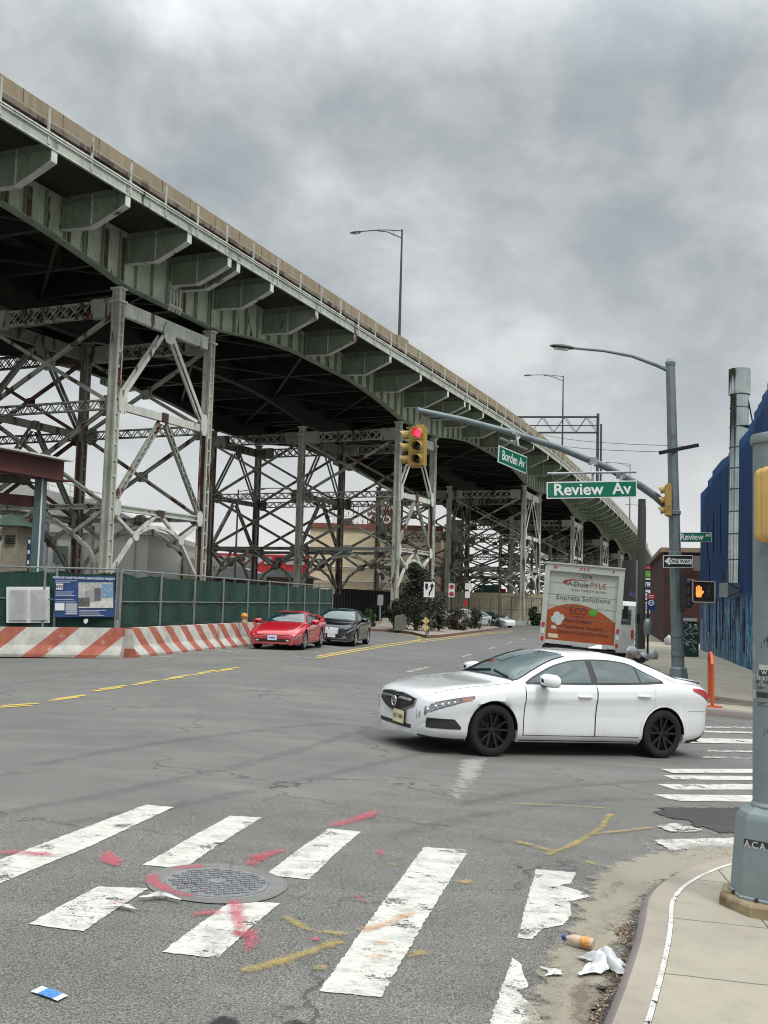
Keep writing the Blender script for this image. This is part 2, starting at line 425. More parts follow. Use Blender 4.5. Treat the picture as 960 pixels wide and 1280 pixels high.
# coarser resurfaced area of the near crossing
edge = [(-60, 1022), (60, 1020), (150, 1016), (260, 1012), (360, 1004), (460, 992), (560, 984), (640, 976), (720, 974), (800, 972), (930, 964), (1010, 962)]
sheet('road_patch', gpoly(edge+[(1100, 1060), (1100, 1400), (500, 1500), (-200, 1420)]), M_patch, .004, cell=.6, jag=.012)
sheet('trench_patch', gpoly([(545, 1002), (565, 948), (625, 946), (612, 972), (590, 1003)]), M_pale, .010, fade=.25, cell=.12)
sheet('pothole_patch', gpoly([(815, 1017), (830, 1011), (900, 1011), (1000, 1012), (1000, 1048), (935, 1045), (912, 1041), (900, 1043), (884, 1036), (868, 1034), (862, 1028), (850, 1025), (838, 1024)]), M_dark, .012, cell=.2, jag=.05)
# crosswalk bars of the near crossing
bars = [
 [(0, 1076), (90, 1042), (182, 1007), (217, 1010), (120, 1056), (0, 1106), (-30, 1118), (-30, 1087)],
 [(178, 1083), (235, 1050), (287, 1021), (327, 1023), (275, 1056), (230, 1087)],
 [(331, 1095), (372, 1064), (411, 1037), (451, 1041), (420, 1068), (386, 1101)],
 [(36, 1157), (80, 1132), (122, 1110), (185, 1112), (148, 1136), (104, 1166)],
 [(202, 1192), (248, 1158), (290, 1127), (350, 1131), (312, 1162), (272, 1200)],
 [(399, 1241), (465, 1148), (530, 1060), (586, 1064), (530, 1155), (476, 1249)],
 [(647, 1174), (658, 1130), (670, 1088), (720, 1092), (713, 1106), (700, 1108), (722, 1114), (741, 1122), (722, 1126), (712, 1128), (714, 1146), (704, 1158), (680, 1162), (664, 1176)],
 [(611, 1284), (626, 1240), (640, 1199), (652, 1208), (655, 1222), (660, 1236), (645, 1240), (668, 1262), (684, 1290)]]
for i, b in enumerate(bars):
    sheet('crosswalk_bar', gpoly(b), M_white, .009, cell=None, jag=.006)
# bars across the side street
M_w2 = M_white
rb = [[(852, 925), (870, 923), (1000, 926), (1000, 931), (840, 929)], [(880, 914), (1000, 917), (1000, 919), (878, 916)],
      [(826, 962), (940, 962), (1000, 963), (1000, 967), (840, 967)], [(829, 970), (940, 971), (1000, 972), (1000, 977), (842, 975)],
      [(821, 981), (940, 981), (1000, 982), (1000, 988), (844, 988)], [(817, 994), (940, 995), (1000, 996), (1000, 1004), (843, 1002)]]
for b in rb: sheet('crosswalk_bar', gpoly(b), M_w2, .010, cell=.6)
sheet('crosswalk_bar', gpoly([(817, 1052), (850, 1051), (926, 1049), (926, 1060), (880, 1062), (838, 1065)]), M_white, .016, cell=.3, jag=.012)
sheet('crosswalk_bar', gpoly([(820, 1034), (845, 1031), (875, 1038), (882, 1041), (838, 1042)]), M_white_old, .016, cell=.2, jag=.015)
for b in [[(886, 938), (1000, 940), (1000, 942), (884, 940)], [(860, 908), (1000, 910), (1000, 912), (860, 910)], [(880, 946), (1000, 949), (1000, 950.5), (878, 948)]]:
    sheet('road_line', gpoly(b), M_white_old, .008, cell=.8)
# yellow double dashes and the solid double yellow line
def stripe(pts, w, m, dz=.008, name='road_line'):
    P = [G(u, v) for u, v in pts]; L = []; R_ = []
    for i, p in enumerate(P):
        d = (P[min(i+1, len(P)-1)]-P[max(i-1, 0)]); d.z = 0; d.normalize(); n = V((-d.y, d.x, 0))
        L.append(p+n*w/2); R_.append(p-n*w/2)
    return sheet(name, [tuple(p[:2]) for p in L+R_[::-1]], m, dz, cell=1.0)
for a, b in [((-5, 885), (40, 882)), ((62, 876.5), (100, 871.5)), ((117, 864.5), (150, 859.5)), ((166, 856.5), (189, 853)), ((205, 850), (230, 846.5)), ((241, 844), (262, 840.5)), ((268, 840), (290, 837))]:
    stripe([a, b], .12, M_yellow); stripe([(a[0]+8, a[1]-2.4), (b[0]+8, b[1]-2.4)], .12, M_yellow)
for o_ in (0, 2.2):
    stripe([(395, 823-o_), (440, 815-o_), (480, 808.5-o_), (508, 804.5-o_), (522, 801.5-o_*.6), (527, 798.5), (521+o_, 795.5), (505+o_, 792.5), (485, 790.5-o_*.4)], .12, M_yellow)
stripe([(527, 800.5), (560, 796.5), (600, 791.5), (640, 788)], .14, M_yellow)
stripe([(522, 803), (560, 798.6), (600, 793.2), (640, 789.5)], .14, M_yellow)
for a, b in [((510, 840), (535, 834)), ((578, 821), (589, 818)), ((612, 811), (619, 808.6)), ((634, 804.5), (640, 802.5)), ((652, 799.5), (657, 798)), ((363, 820), (395, 823.5)),
             ((300, 823), (326, 824)), ((190, 821), (215, 821)), ((222, 816), (238, 817)), ((262, 812), (300, 816))]:
    stripe([a, b], .13, M_white_old)
stripe([(0, 856), (200, 833), (330, 828), (480, 838)], .12, road_paint('road_paint_ghost', (.22, .22, .2), .42, 3, soft=.1), name='road_line')
# sprayed survey marks
def blob(name, pxs, m, dz=.0145, fade=.06):
    cu = sum(p[0] for p in pxs)/len(pxs); cv = sum(p[1] for p in pxs)/len(pxs); pxs = [(cu+(a-cu)*1.5, cv+(b-cv)*1.5) for a, b in pxs]; fade *= 1.6; return sheet(name, gpoly(pxs), m, dz, fade=fade, cell=.035)
def sline(name, pts, w, m, dz=.0145):
    w *= 1.75
    P = [G(u, v) for u, v in pts]; L = []; R_ = []
    for i, p in enumerate(P):
        d = (P[min(i+1, len(P)-1)]-P[max(i-1, 0)]); d.z = 0; d.normalize(); n = V((-d.y, d.x, 0))
        L.append(p+n*w/2); R_.append(p-n*w/2)
    o = sheet(name, [tuple(p[:2]) for p in L+R_[::-1]], m, dz, fade=w*.55, cell=max(.03, w*.22)); return o
P_ = 'sprayed_mark'
sline(P_, [(291, 1124), (298, 1150), (304, 1180)], .10, M_pink)
blob(P_, [(296, 1170), (320, 1160), (330, 1176), (322, 1190), (302, 1192)], M_pink)
blob(P_, [(284, 1164), (300, 1160), (310, 1178), (296, 1174)], M_pink)
sline(P_, [(233, 1147), (262, 1143), (286, 1140)], .10, M_pink)
sline(P_, [(188, 1092), (192, 1106), (225, 1120), (252, 1124)], .11, M_pink)
sline(P_, [(205, 1087), (240, 1086), (262, 1084)], .10, M_pink)
sline(P_, [(305, 1078), (335, 1070), (362, 1062)], .13, M_pink); sline(P_, [(308, 1085), (325, 1074), (330, 1070)], .12, M_pink)
sline(P_, [(405, 1036), (440, 1028), (475, 1014)], .15, M_pink)
sline(P_, [(-10, 1066), (30, 1068), (75, 1072)], .14, M_pink); blob(P_, [(122, 1078), (136, 1064), (156, 1078), (146, 1084)], M_pink, fade=.05)
blob(P_, [(436, 1122), (452, 1122), (466, 1132), (456, 1134)], M_pink, fade=.05); blob(P_, [(384, 1176), (396, 1172), (404, 1178), (394, 1182)], M_pink, fade=.04)
blob(P_, [(466, 1066), (480, 1062), (484, 1070), (472, 1073)], M_pink, fade=.05)
sline(P_, [(132, 1136), (145, 1132), (155, 1136)], .07, M_pink)
sline(P_, [(287, 1218), (325, 1212), (370, 1198), (412, 1184), (432, 1176)], .10, M_ysp)
sline(P_, [(352, 1146), (366, 1154), (382, 1164), (412, 1168), (444, 1172)], .08, M_ysp)
sline(P_, [(318, 1124), (340, 1124)], .05, M_ysp); blob(P_, [(386, 1214), (400, 1208), (414, 1212), (402, 1218)], M_ysp, fade=.04)
sline(P_, [(448, 1168), (480, 1158), (524, 1140)], .09, M_osp); blob(P_, [(452, 1198), (470, 1194), (488, 1198), (470, 1204)], M_osp, fade=.04)
sline(P_, [(466, 1186), (492, 1178)], .05, M_osp)
sline(P_, [(680, 1072), (720, 1056), (752, 1036), (764, 1018)], .075, M_ysp)
sline(P_, [(640, 1052), (668, 1060), (700, 1068)], .10, M_ysp); sline(P_, [(725, 1046), (780, 1040), (818, 1036)], .07, M_ysp)
sline(P_, [(566, 1106), (598, 1104)], .10, M_ysp); sline(P_, [(720, 1078), (756, 1082)], .12, M_ysp); sline(P_, [(640, 1006), (700, 1008), (760, 1012)], .06, M_ysp)
sline(P_, [(500, 1200), (540, 1190)], .10, M_ysp); sline(P_, [(485, 1084), (500, 1082)], .08, M_ysp)
M_track = spray('tyre_track', (.04, .04, .038), .6, .4, .6, .30)
for tr_ in [[(0, 1018), (150, 990), (330, 950), (480, 905), (600, 868)], [(60, 1035), (260, 1000), (450, 960), (600, 925)], [(560, 1010), (700, 985), (860, 975)], [(480, 1050), (600, 1020), (760, 1000), (900, 1002)], [(30, 960), (230, 925), (420, 905), (520, 925)]]:
    P2 = smooth_line([V(G(*q_)) for q_ in tr_], 5); L2_ = []; R2_ = []
    for i_, p_ in enumerate(P2):
        d_ = P2[min(i_+1, len(P2)-1)]-P2[max(0, i_-1)]; d_.z = 0; d_.normalize(); n_ = V((-d_.y, d_.x, 0)); L2_.append(p_+n_*.19); R2_.append(p_-n_*.19)
    sheet('tyre_track', [tuple(p_[:2]) for p_ in L2_+R2_[::-1]], M_track, .007, fade=.16, cell=.12)
# sand drifted along the kerb
sheet('sand_drift', gpoly([(625, 1300), (670, 1180), (720, 1100), (775, 1068), (850, 1048), (960, 1053), (960, 1085), (850, 1110), (790, 1200), (760, 1320)]), M_pale, .0165, fade=.4, cell=.07)
sheet('sand_drift', gpoly([(618, 1300), (655, 1190), (690, 1150), (720, 1092), (745, 1078), (775, 1068), (830, 1060), (900, 1056), (960, 1062), (960, 1085), (850, 1110), (790, 1200), (760, 1320)]), M_sand, .018, fade=.35, cell=.06)
sheet('sand_drift', gpoly([(640, 1300), (668, 1236), (700, 1180), (745, 1140), (800, 1110), (820, 1130), (800, 1200), (760, 1320)]), M_sand, .020, fade=.30, cell=.06)
sheet('sand_drift', gpoly([(690, 1300), (760, 1190), (795, 1140), (812, 1120), (822, 1110), (822, 1150), (800, 1230), (760, 1320)]), M_sandd, .022, fade=.22, cell=.06)
for pl in [[(668, 1170), (690, 1156), (712, 1160), (705, 1180), (680, 1196), (660, 1200)], [(700, 1240), (740, 1214), (760, 1240), (742, 1290), (700, 1290)], [(740, 1120), (770, 1100), (790, 1108), (760, 1140)]]:
    sheet('sand_drift', gpoly(pl), M_sandd, .024, fade=.12, cell=.05)
sheet('oil_stain', gpoly([(250, 1284), (258, 1270), (285, 1268), (305, 1275), (312, 1290), (250, 1300)]), spray('wet_stain', (.012, .012, .012)), .008, fade=.05, cell=.05)
sheet('oil_stain', gpoly([(345, 1284), (358, 1274), (384, 1274), (392, 1288), (345, 1298)]), MATS.get('x') or bpy.data.materials['wet_stain'], .008, fade=.05, cell=.05)
# ------------------------------------------------------------------ near sidewalk with kerb
KH = .15
kerb_px = [(730, 1360), (752, 1290), (775, 1232), (793, 1180), (801, 1148), (806, 1122), (822, 1103), (848, 1088), (880, 1076), (912, 1069), (945, 1063), (1010, 1056), (1150, 1046)]
K0 = [V(tuple(G(u, v, KH)[:2])+(0,)) for u, v in kerb_px]
def offset(P, d):
    o = []
    for i, p in enumerate(P):
        t = P[min(i+1, len(P)-1)]-P[max(i-1, 0)]; t.normalize(); o.append(p+V((t.y, -t.x, 0))*d)
    return o
def sidewalk(K, side, far_pts, name='sidewalk', kw=.17, kh=KH, line=False):
    """side=+1: pavement lies to the right of the kerb line's direction"""
    K = smooth_line(K)
    out0 = offset(K, -side*.015); out1 = offset(K, side*.03); inn = offset(K, side*kw); inn2 = offset(K, side*(kw+.016))
    mb = MB()
    zz = lambda p, h: (p.x, p.y, gz(p.x)+h)
    mb.cm = 1
    mb.grid([[zz(p, -.05) for p in out0], [zz(p, kh-.03) for p in out0], [zz(p, kh) for p in out1]])
    mb.cm = 0
    mb.grid([[zz(p, kh) for p in out1], [zz(p, kh) for p in inn]])
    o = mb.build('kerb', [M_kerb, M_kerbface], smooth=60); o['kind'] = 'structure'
    mb = MB(); mb.grid([[zz(p, kh-.004) for p in inn], [zz(p, kh-.004) for p in inn2]])
    o = mb.build('kerb_joint', mat('joint_dark', (.045, .04, .032), .9)); o['kind'] = 'structure'
    mb = MB(); rows = [[zz(p, kh+.002) for p in inn2]]
    n = 10
    for j in range(1, n+1): rows.append([zz(p.lerp(V((q[0], q[1], 0)), j/n), kh+.002) for p, q in zip(inn2, far_pts(inn2))])
    o = mb.grid(rows).build(name, M_walk); o['kind'] = 'structure'
    if line:
        a = offset(K, side*(kw-.012)); b = offset(K, side*(kw+.014)); mb = MB(); mb.grid([[zz(p, kh+.004) for p in a], [zz(p, kh+.004) for p in b]])
        o = mb.build('kerb_line', road_paint('kerb_line_paint', (.62, .60, .55), .56, 3)); o['kind'] = 'structure'
    return K
sidewalk(K0, 1, lambda P: [(9.0+.0*i, -3.0+ i*12.0/len(P)) for i, p in enumerate(P)], line=True)
# far sidewalk: kerb from the side street corner, round it and along the avenue
cA = G(1100, 915); cB = G(960, 906); cC = G(900, 897)
hdg = radians(12.2); ad = V((sin(hdg), cos(hdg), 0)); an = V((cos(hdg), -sin(hdg), 0))
pole_xy = G(848, 850); kp = V((pole_xy.x, 0, 0)); 
POLE = V((8.75, 31.0, 0))
kb = POLE - an*.75
c0 = G(882, 895)
K1 = [V((c0.x+40, c0.y-2.5, 0)), V((c0.x+12, c0.y-1.2, 0)), V((c0.x+3, c0.y-.35, 0)), V((c0.x+.3, c0.y+.1, 0)), V((c0.x-1.2, c0.y+.9, 0)), V((c0.x-1.9, c0.y+2.3, 0)), V((kb.x-ad.x*3, kb.y-ad.y*3, 0)), kb+ad*4, kb+ad*20, kb+ad*60, kb+ad*150, kb+ad*500]
sidewalk(K1, 1, lambda P: [((p+an*min(14, 14))[0] if p.y > c0.y+2 else p.x+6, (p+an*14)[1] if p.y > c0.y+2 else p.y+9) for p in P])
if 0: print('kerb corner', c0, 'pole', pole_xy)
# ------------------------------------------------------------------ the elevated viaduct
HK = [(45, 24.5), (80, 20.0), (120, 19.4), (220, 16.2), (300, 13.4), (700, 13.4)]
ZK = [(-60, 21.28), (0, 19.9), (120, 17.1), (220, 14.7), (540, 11.2), (700, 10)]
def heading(s): return radians(interp(HK, s))
_path = {}; DS = 1.0
def _mk():
    x, y = -9.66, 51.7; _path[0] = (x, y)
    for i in range(1, 701):
        h = heading((i-.5)*DS); x += sin(h)*DS; y += cos(h)*DS; _path[i] = (x, y)
    x, y = -9.66, 51.7
    for i in range(1, 71):
        h = heading(-i); x -= sin(h); y -= cos(h); _path[-i] = (x, y)
_mk()
def tip(s):
    i = int(floor(s)); i = max(-70, min(699, i)); a = _path[i]; b = _path[i+1]; t = s-i
    return V((lerp(a[0], b[0], t), lerp(a[1], b[1], t), 0))
def fb(s): return interp(ZK, s)
def D(s, w, dz):   # deck frame: w metres in from the outer bracket tips, dz above the fascia's bottom edge
    h = heading(s); p = tip(s)+V((-cos(h), sin(h), 0))*w; return V((p.x, p.y, fb(s)+dz))
def A(s, w, z):    # absolute height
    p = D(s, w, 0); return V((p.x, p.y, z))
def s_at(u, w, lo=-60, hi=650):
    best = None; s = lo
    pu = proj(D(s, w, 0))[0]
    while s < hi:
        nu = proj(D(s+.5, w, 0))[0]
        if (pu-u)*(nu-u) <= 0 and D(s, w, 0).y > 5: return s+.5*(u-pu)/((nu-pu) or 1)
        pu = nu; s += .5
    return None
W0, WB, NW = 3.84, 9.1, 3
WT = 2*W0+2*WB
S0, S1 = -55, 640
svals = [S0+i*1.0 for i in range(0, 250)]+[S0+250+i*5 for i in range(0, int((S1-S0-250)/5)+1)]
vroot = thing('elevated_viaduct', 'long elevated highway viaduct of pale green steel girders on braced steel towers', 'viaduct', (-13.3, 53, 0))
def sweep(prof, name, m, s=svals, parent=vroot, smooth=False):
    mb = MB(); rows = [[D(a, w, dz) for w, dz in prof] for a in s]; mb.grid(rows, close=True)
    n = len(prof); mb.add(rows[0], [tuple(range(n))]); mb.add(rows[-1], [tuple(reversed(range(n)))])
    return mb.build(name, m, parent, smooth=smooth)
M_conc = concrete_pave('parapet_concrete', (.36, .315, .225))
def parapet_mat():
    m = bpy.data.materials.new('parapet_weathered'); k = NT(m); c = k.coord('pos', (1, 1, .15)); cc = k.coord()
    n = k.noise(c, 2.4, 6, .65); n2 = k.noise(cc, .4, 4)
    col = k.ramp(n, [(.3, (.20, .163, .105)), (.6, (.275, .228, .152)), (.8, (.31, .26, .178))])
    col = k.mix(k.math('MULTIPLY', k.ramp(n2, [(.5, 0), (.7, 1)]), .5), col, (.24, .20, .14))
    k.l.new(col, k.b.inputs['Base Color']); k.b.inputs['Roughness'].default_value = .9; return m
M_par = parapet_mat()
M_ledge = steel('ledge_stained', (.17, .135, .10), rust=(.07, .045, .035), rthr=.5)
sweep([(.62, 1.38), (.62, 2.16), (.66, 2.20), (.90, 2.20), (1.02, 1.38)], 'parapet', M_par)
sweep([(.48, 1.16), (.48, 1.38), (1.06, 1.38), (1.06, 1.16)], 'parapet_ledge', M_ledge)
sweep([(WT-1.02, 1.38), (WT-.9, 2.20), (WT-.66, 2.20), (WT-.62, 2.16), (WT-.62, 1.38)], 'parapet', M_par)
sweep([(WT-1.06, 1.16), (WT-1.06, 1.38), (WT-.48, 1.38), (WT-.48, 1.16)], 'parapet_ledge', M_ledge)
sweep([(1.3, .75), (1.3, 1.2), (WT-1.3, 1.2), (WT-1.3, .75)], 'deck_slab', mat('deck_concrete_dark', (.05, .048, .04), .9))
# parapet joints: thin dark vertical grooves as narrow strips proud of the face
mb = MB(); a = -52
while a < 330:
    h = heading(a); n = V((cos(h), -sin(h), 0)); t = V((sin(h), cos(h), 0)); w = .02 if a < 60 else .035
    p = D(a, .62, 1.39); mb.obox(p+V((0, 0, .39))+n*.003, t*w*.8, n*.004, V((0, 0, .39))); a += 2.35
mb.build('parapet_joint', mat('parapet_joint_dark', (.06, .05, .035), .95), vroot)['kind'] = 'stuff'
for e, wn_ in ((0, 0.0), (1, WT)):
    sg = 1 if e == 0 else -1
    f = lambda w: wn_+sg*w
    sweep([(f(-.02), 0), (f(-.02), .45), (f(.10), .45), (f(.10), 0)], 'fascia_beam', M_fascia)
    sweep([(f(-.10), .452), (f(-.10), .50), (f(.30), .50), (f(.30), .452)], 'fascia_flange', M_bright)
    sweep([(f(-.07), -.02), (f(-.07), .025), (f(-.021), .025), (f(-.021), -.02)], 'fascia_lip', M_bright)
    sweep([(f(-.12), .56), (f(-.12), .62), (f(-.06), .62), (f(-.06), .56)], 'conduit', M_bright)
    sweep([(f(.05), 1.14), (f(.05), 1.165), (f(.03), 1.165), (f(.03), 1.14)], 'railing_rod', M_col)
    sweep([(f(1.15), .46), (f(1.15), 1.15), (f(1.28), 1.15), (f(1.28), .46)], 'deck_edge', M_under_shade)
    sweep([(f(.2), .40), (f(.2), .445), (f(1.16), .445), (f(1.16), .40)], 'walkway_plate', M_under_shade)
# bracket stations, read from the photograph
us = [68, 160, 237, 287, 298, 340, 396, 444, 488, 526, 560, 581, 587, 604, 627, 648, 667, 685, 701]
st = [s_at(u, 0) for u in us]
print('stations', [round(a, 1) for a in st])
pan = 5.35
q = st[0]; pre = []
while q-pan > -50: q -= pan; pre.append(q)
q = st[-1]; post = []
while q+pan < 420: q += pan; post.append(q)
stations = sorted(pre)+st+post
M_brk = M_gird
nb = 0
def bracket(s, mir=False):
    global nb
    h = heading(s); t = V((sin(h), cos(h), 0)); n = V((cos(h), -sin(h), 0))
    f = (lambda w: WT-w) if mir else (lambda w: w)
    P = lambda w, dz: D(s, f(w), dz)
    mb = MB()
    prof = [(W0, .42), (.03, .42), (.03, -.50), (1.95, -1.28), (W0, -1.20)]
    mb.prism([P(w, z)-t*.02 for w, z in prof], t*.04)
    # flanges: end plate, sloped bottom, horizontal bottom, stiffener
    mb.cm = 1
    def fl(a, b, wid, th=.03):
        p = P(*a); q_ = P(*b); d = (q_-p).normalized(); nn = d.cross(t).normalized()
        mb.obox((p+q_)/2, (q_-p)/2, t*wid/2, nn*th/2)
    fl((.0, .40), (.0, -.52), .34, .04)
    fl((.0, -.50), (1.95, -1.30), .36)
    fl((1.95, -1.29), (W0-.02, -1.21), .36)
    fl((2.0, .3), (2.0, -1.27), .22, .04)
    mb.cm = 0
    fl((.32, .4), (.32, -.6), .16, .03); fl((W0-.15, .3), (W0-.15, -1.2), .3, .05)
    fl((.25, .02), (W0, -.02), .3, .04)
    nb += 1
    return mb.build('bracket', [M_brk, M_bright], vroot)
vis = [a for a in stations if a < 330]
for a in vis[:84]: bracket(a)
mb_far = None
for a in vis[::3][:16]: bracket(a, True)
# girders with a haunch at every tower
wcol = W0+.30
su = [152, 265, 500, 543, 658, 683]
sc_ = [s_at(u, wcol) for u in su]
print('columns', [round(a, 1) for a in sc_])
towers = [(sc_[0]-(sc_[2]-sc_[0]), sc_[1]-(sc_[2]-sc_[0])), (sc_[0], sc_[1]), (sc_[2], sc_[3]), (sc_[4]-1, sc_[4]+7.6)]
per = 33.0; L_ = 8.2
a = sc_[4]
for i in range(5): a += per; towers.append((a, a+L_))
def gdep(s):
    d = 1e9
    for a, b in towers:
        if a <= s <= b: return -2.35
        d = min(d, abs(s-a), abs(s-b))
    return -1.22-1.13*max(0, 1-d/10.5)**1.6
gs = [a for a in [S0+i*.75 for i in range(int((430-S0)/.75))]]
def girder(w):
    mb = MB(); o = -1
    mb.grid([[D(a, w-.02, gdep(a)), D(a, w-.02, .45), D(a, w+.02, .45), D(a, w+.02, gdep(a))] for a in gs], close=True)
    fl = MB(); fl.cm = 0
    fl.grid([[D(a, w-.25, gdep(a)-.05), D(a, w-.25, gdep(a)), D(a, w+.25, gdep(a)), D(a, w+.25, gdep(a)-.05)] for a in gs], close=True)
    return mb, fl
for i in range(NW):
    w = W0+i*WB
    g, fl = girder(w)
    go = g.build('girder', M_panel if i == 0 else M_under_shade, vroot)
    fl.build('girder_flange', M_gird if i == 0 else M_under_shade, go)
# web stiffeners on the near girder
mb = MB(); a = -50
while a < 260:
    h = heading(a); n = V((cos(h), -sin(h), 0)); t = V((sin(h), cos(h), 0)); dd = gdep(a)
    mb.obox((D(a, W0-.02, dd)+D(a, W0-.02, .3))/2+n*.09, t*.02, n*.09, V((0, 0, (.3-dd)/2))); a += 1.34
mb.build('web_stiffener', M_gird, vroot)['kind'] = 'stuff'
mb = MB(); a = -50; rnd_ = random.Random(3)
while a < 200:
    h = heading(a); n = V((cos(h), -sin(h), 0)); t = V((sin(h), cos(h), 0)); dd = gdep(a)+.03; w_ = rnd_.uniform(.06, .27)
    mb.obox((D(a+.03, W0-.02, dd)+D(a+.03, W0-.02, .1))/2+n*.003+t*w_, t*w_, n*.003, V((0, 0, (.1-dd)/2))); a += 1.34
mb.build('rust_streak', mat('streak_brown', (.10, .075, .045), .9, var=.4, scale=3, dirt=(.24, .26, .18), dthr=.56), vroot)['kind'] = 'stuff'
# dark stiffener streaks: rust lines beside stiffeners live in the material; floor beams, stringers, laterals
fbm = 0
for a in stations:
    if a > 210: break
    mb = MB(); h = heading(a); t = V((sin(h), cos(h), 0))
    mb.prism([D(a, W0, .45)-t*.02, D(a, W0, -1.0)-t*.02, D(a, W0+2*WB, -1.0)-t*.02, D(a, W0+2*WB, .45)-t*.02], t*.04)
    mb.beam(D(a, W0+.3, -1.0), D(a, W0+2*WB-.3, -1.0), .3, .04)
    mb.build('floor_beam', M_under_shade, vroot)
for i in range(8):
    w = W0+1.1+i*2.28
    sweep([(w-.1, .1), (w-.1, .5), (w+.1, .5), (w+.1, .1)], 'stringer', M_under_shade, s=[-50+i*4 for i in range(75)])
mb = MB()
for j, (a, b) in enumerate(zip(stations[::2], stations[2::2])):
    if a > 120: break
    for i in (0, 1):
        w1 = W0+i*WB; w2 = w1+WB
        mb.beam(D(a, w1, -1.05), D(b, w2, -1.05), .16, .1); mb.beam(D(a, w2, -1.0), D(b, w1, -1.0), .16, .1)
mb.build('lateral_brace', M_under_shade, vroot)['kind'] = 'stuff'
# railing posts
a = s_at(59, 0) - 2.68*14; n_ = 0
while n_ < 96:
    h = heading(a); t = V((sin(h), cos(h), 0)); n = V((cos(h), -sin(h), 0))
    mb = MB(); p = D(a, -.03, .1); mb.obox(p+V((0, 0, .75)), t*.045, n*.035, V((0, 0, .75))); mb.obox(p+V((0, 0, .08))+n*.03, t*.06, n*.03, V((0, 0, .1)))
    mb.build('railing_post', M_col, vroot); a += 2.68; n_ += 1
# ---- braced towers
EZ = EYE.z
def column(s, w, capz, mat_, rustlow):
    h = heading(s); t = V((sin(h), cos(h), 0)); n = V((cos(h), -sin(h), 0)); b = A(s, w, 0); g = gz(b.x)
    mb = MB(); zc = capz-.75
    c = V((b.x, b.y, (zc+g)/2)); hh = (zc-g)/2
    mb.cm = 0
    mb.cm = 2 if rustlow else 0
    if rustlow:
        zr = EZ+9.2; mb.obox(V((b.x, b.y, (zr+g)/2)), n*.18, t*.15, V((0, 0, (zr-g)/2))); mb.cm = 0; mb.obox(V((b.x, b.y, (zc+zr)/2)), n*.18, t*.15, V((0, 0, (zc-zr)/2)))
    else: mb.obox(c, n*.17, t*.14, V((0, 0, hh)))
    mb.cm = 0
    for i in (-1, 1):
        for j in (-1, 1):
            mb.obox(c+n*i*.20+t*j*.16, n*.06, t*.055, V((0, 0, hh)))
    zz = g+.6
    while zz < zc:      # batten plates
        for i in (-1, 1): mb.obox(V((b.x, b.y, zz))+n*i*.22, n*.012, t*.14, V((0, 0, .07)))
        zz += .8
    mb.cm = 1
    mb.obox(V((b.x, b.y, capz-.72)), n*.36, t*.30, V((0, 0, .06)))
    for i in (-1, 0, 1):
        for j in (-1, 1): mb.obox(V((b.x, b.y, capz-.38))+n*i*.20+t*j*.17, n*.04, t*.04, V((0, 0, .30)))
    mb.obox(V((b.x, b.y, capz-.38)), n*.16, t*.12, V((0, 0, .3)))
    mb.obox(V((b.x, b.y, capz-.04)), n*.34, t*.28, V((0, 0, .05)))
    mb.obox(V((b.x, b.y, g+.15)), n*.75, t*.75, V((0, 0, .35)))
    return mb.build('column', [mat_, M_bright if mat_ is M_col else mat_, M_rusty], vroot)
def plate(mb, p, a, b, sa, sb, th=.04):    # gusset: octagon plate in plane (a,b)
    sa *= .68; sb *= .72
    c = [(-1, -.5), (-.5, -1), (.5, -1), (1, -.5), (1, .5), (.5, 1), (-.5, 1), (-1, .5)]
    n = V(a).cross(V(b)).normalized(); mb.prism([V(p)+V(a)*x*sa+V(b)*y*sb-n*th/2 for x, y in c], n*th)
Z = V((0, 0, 1))
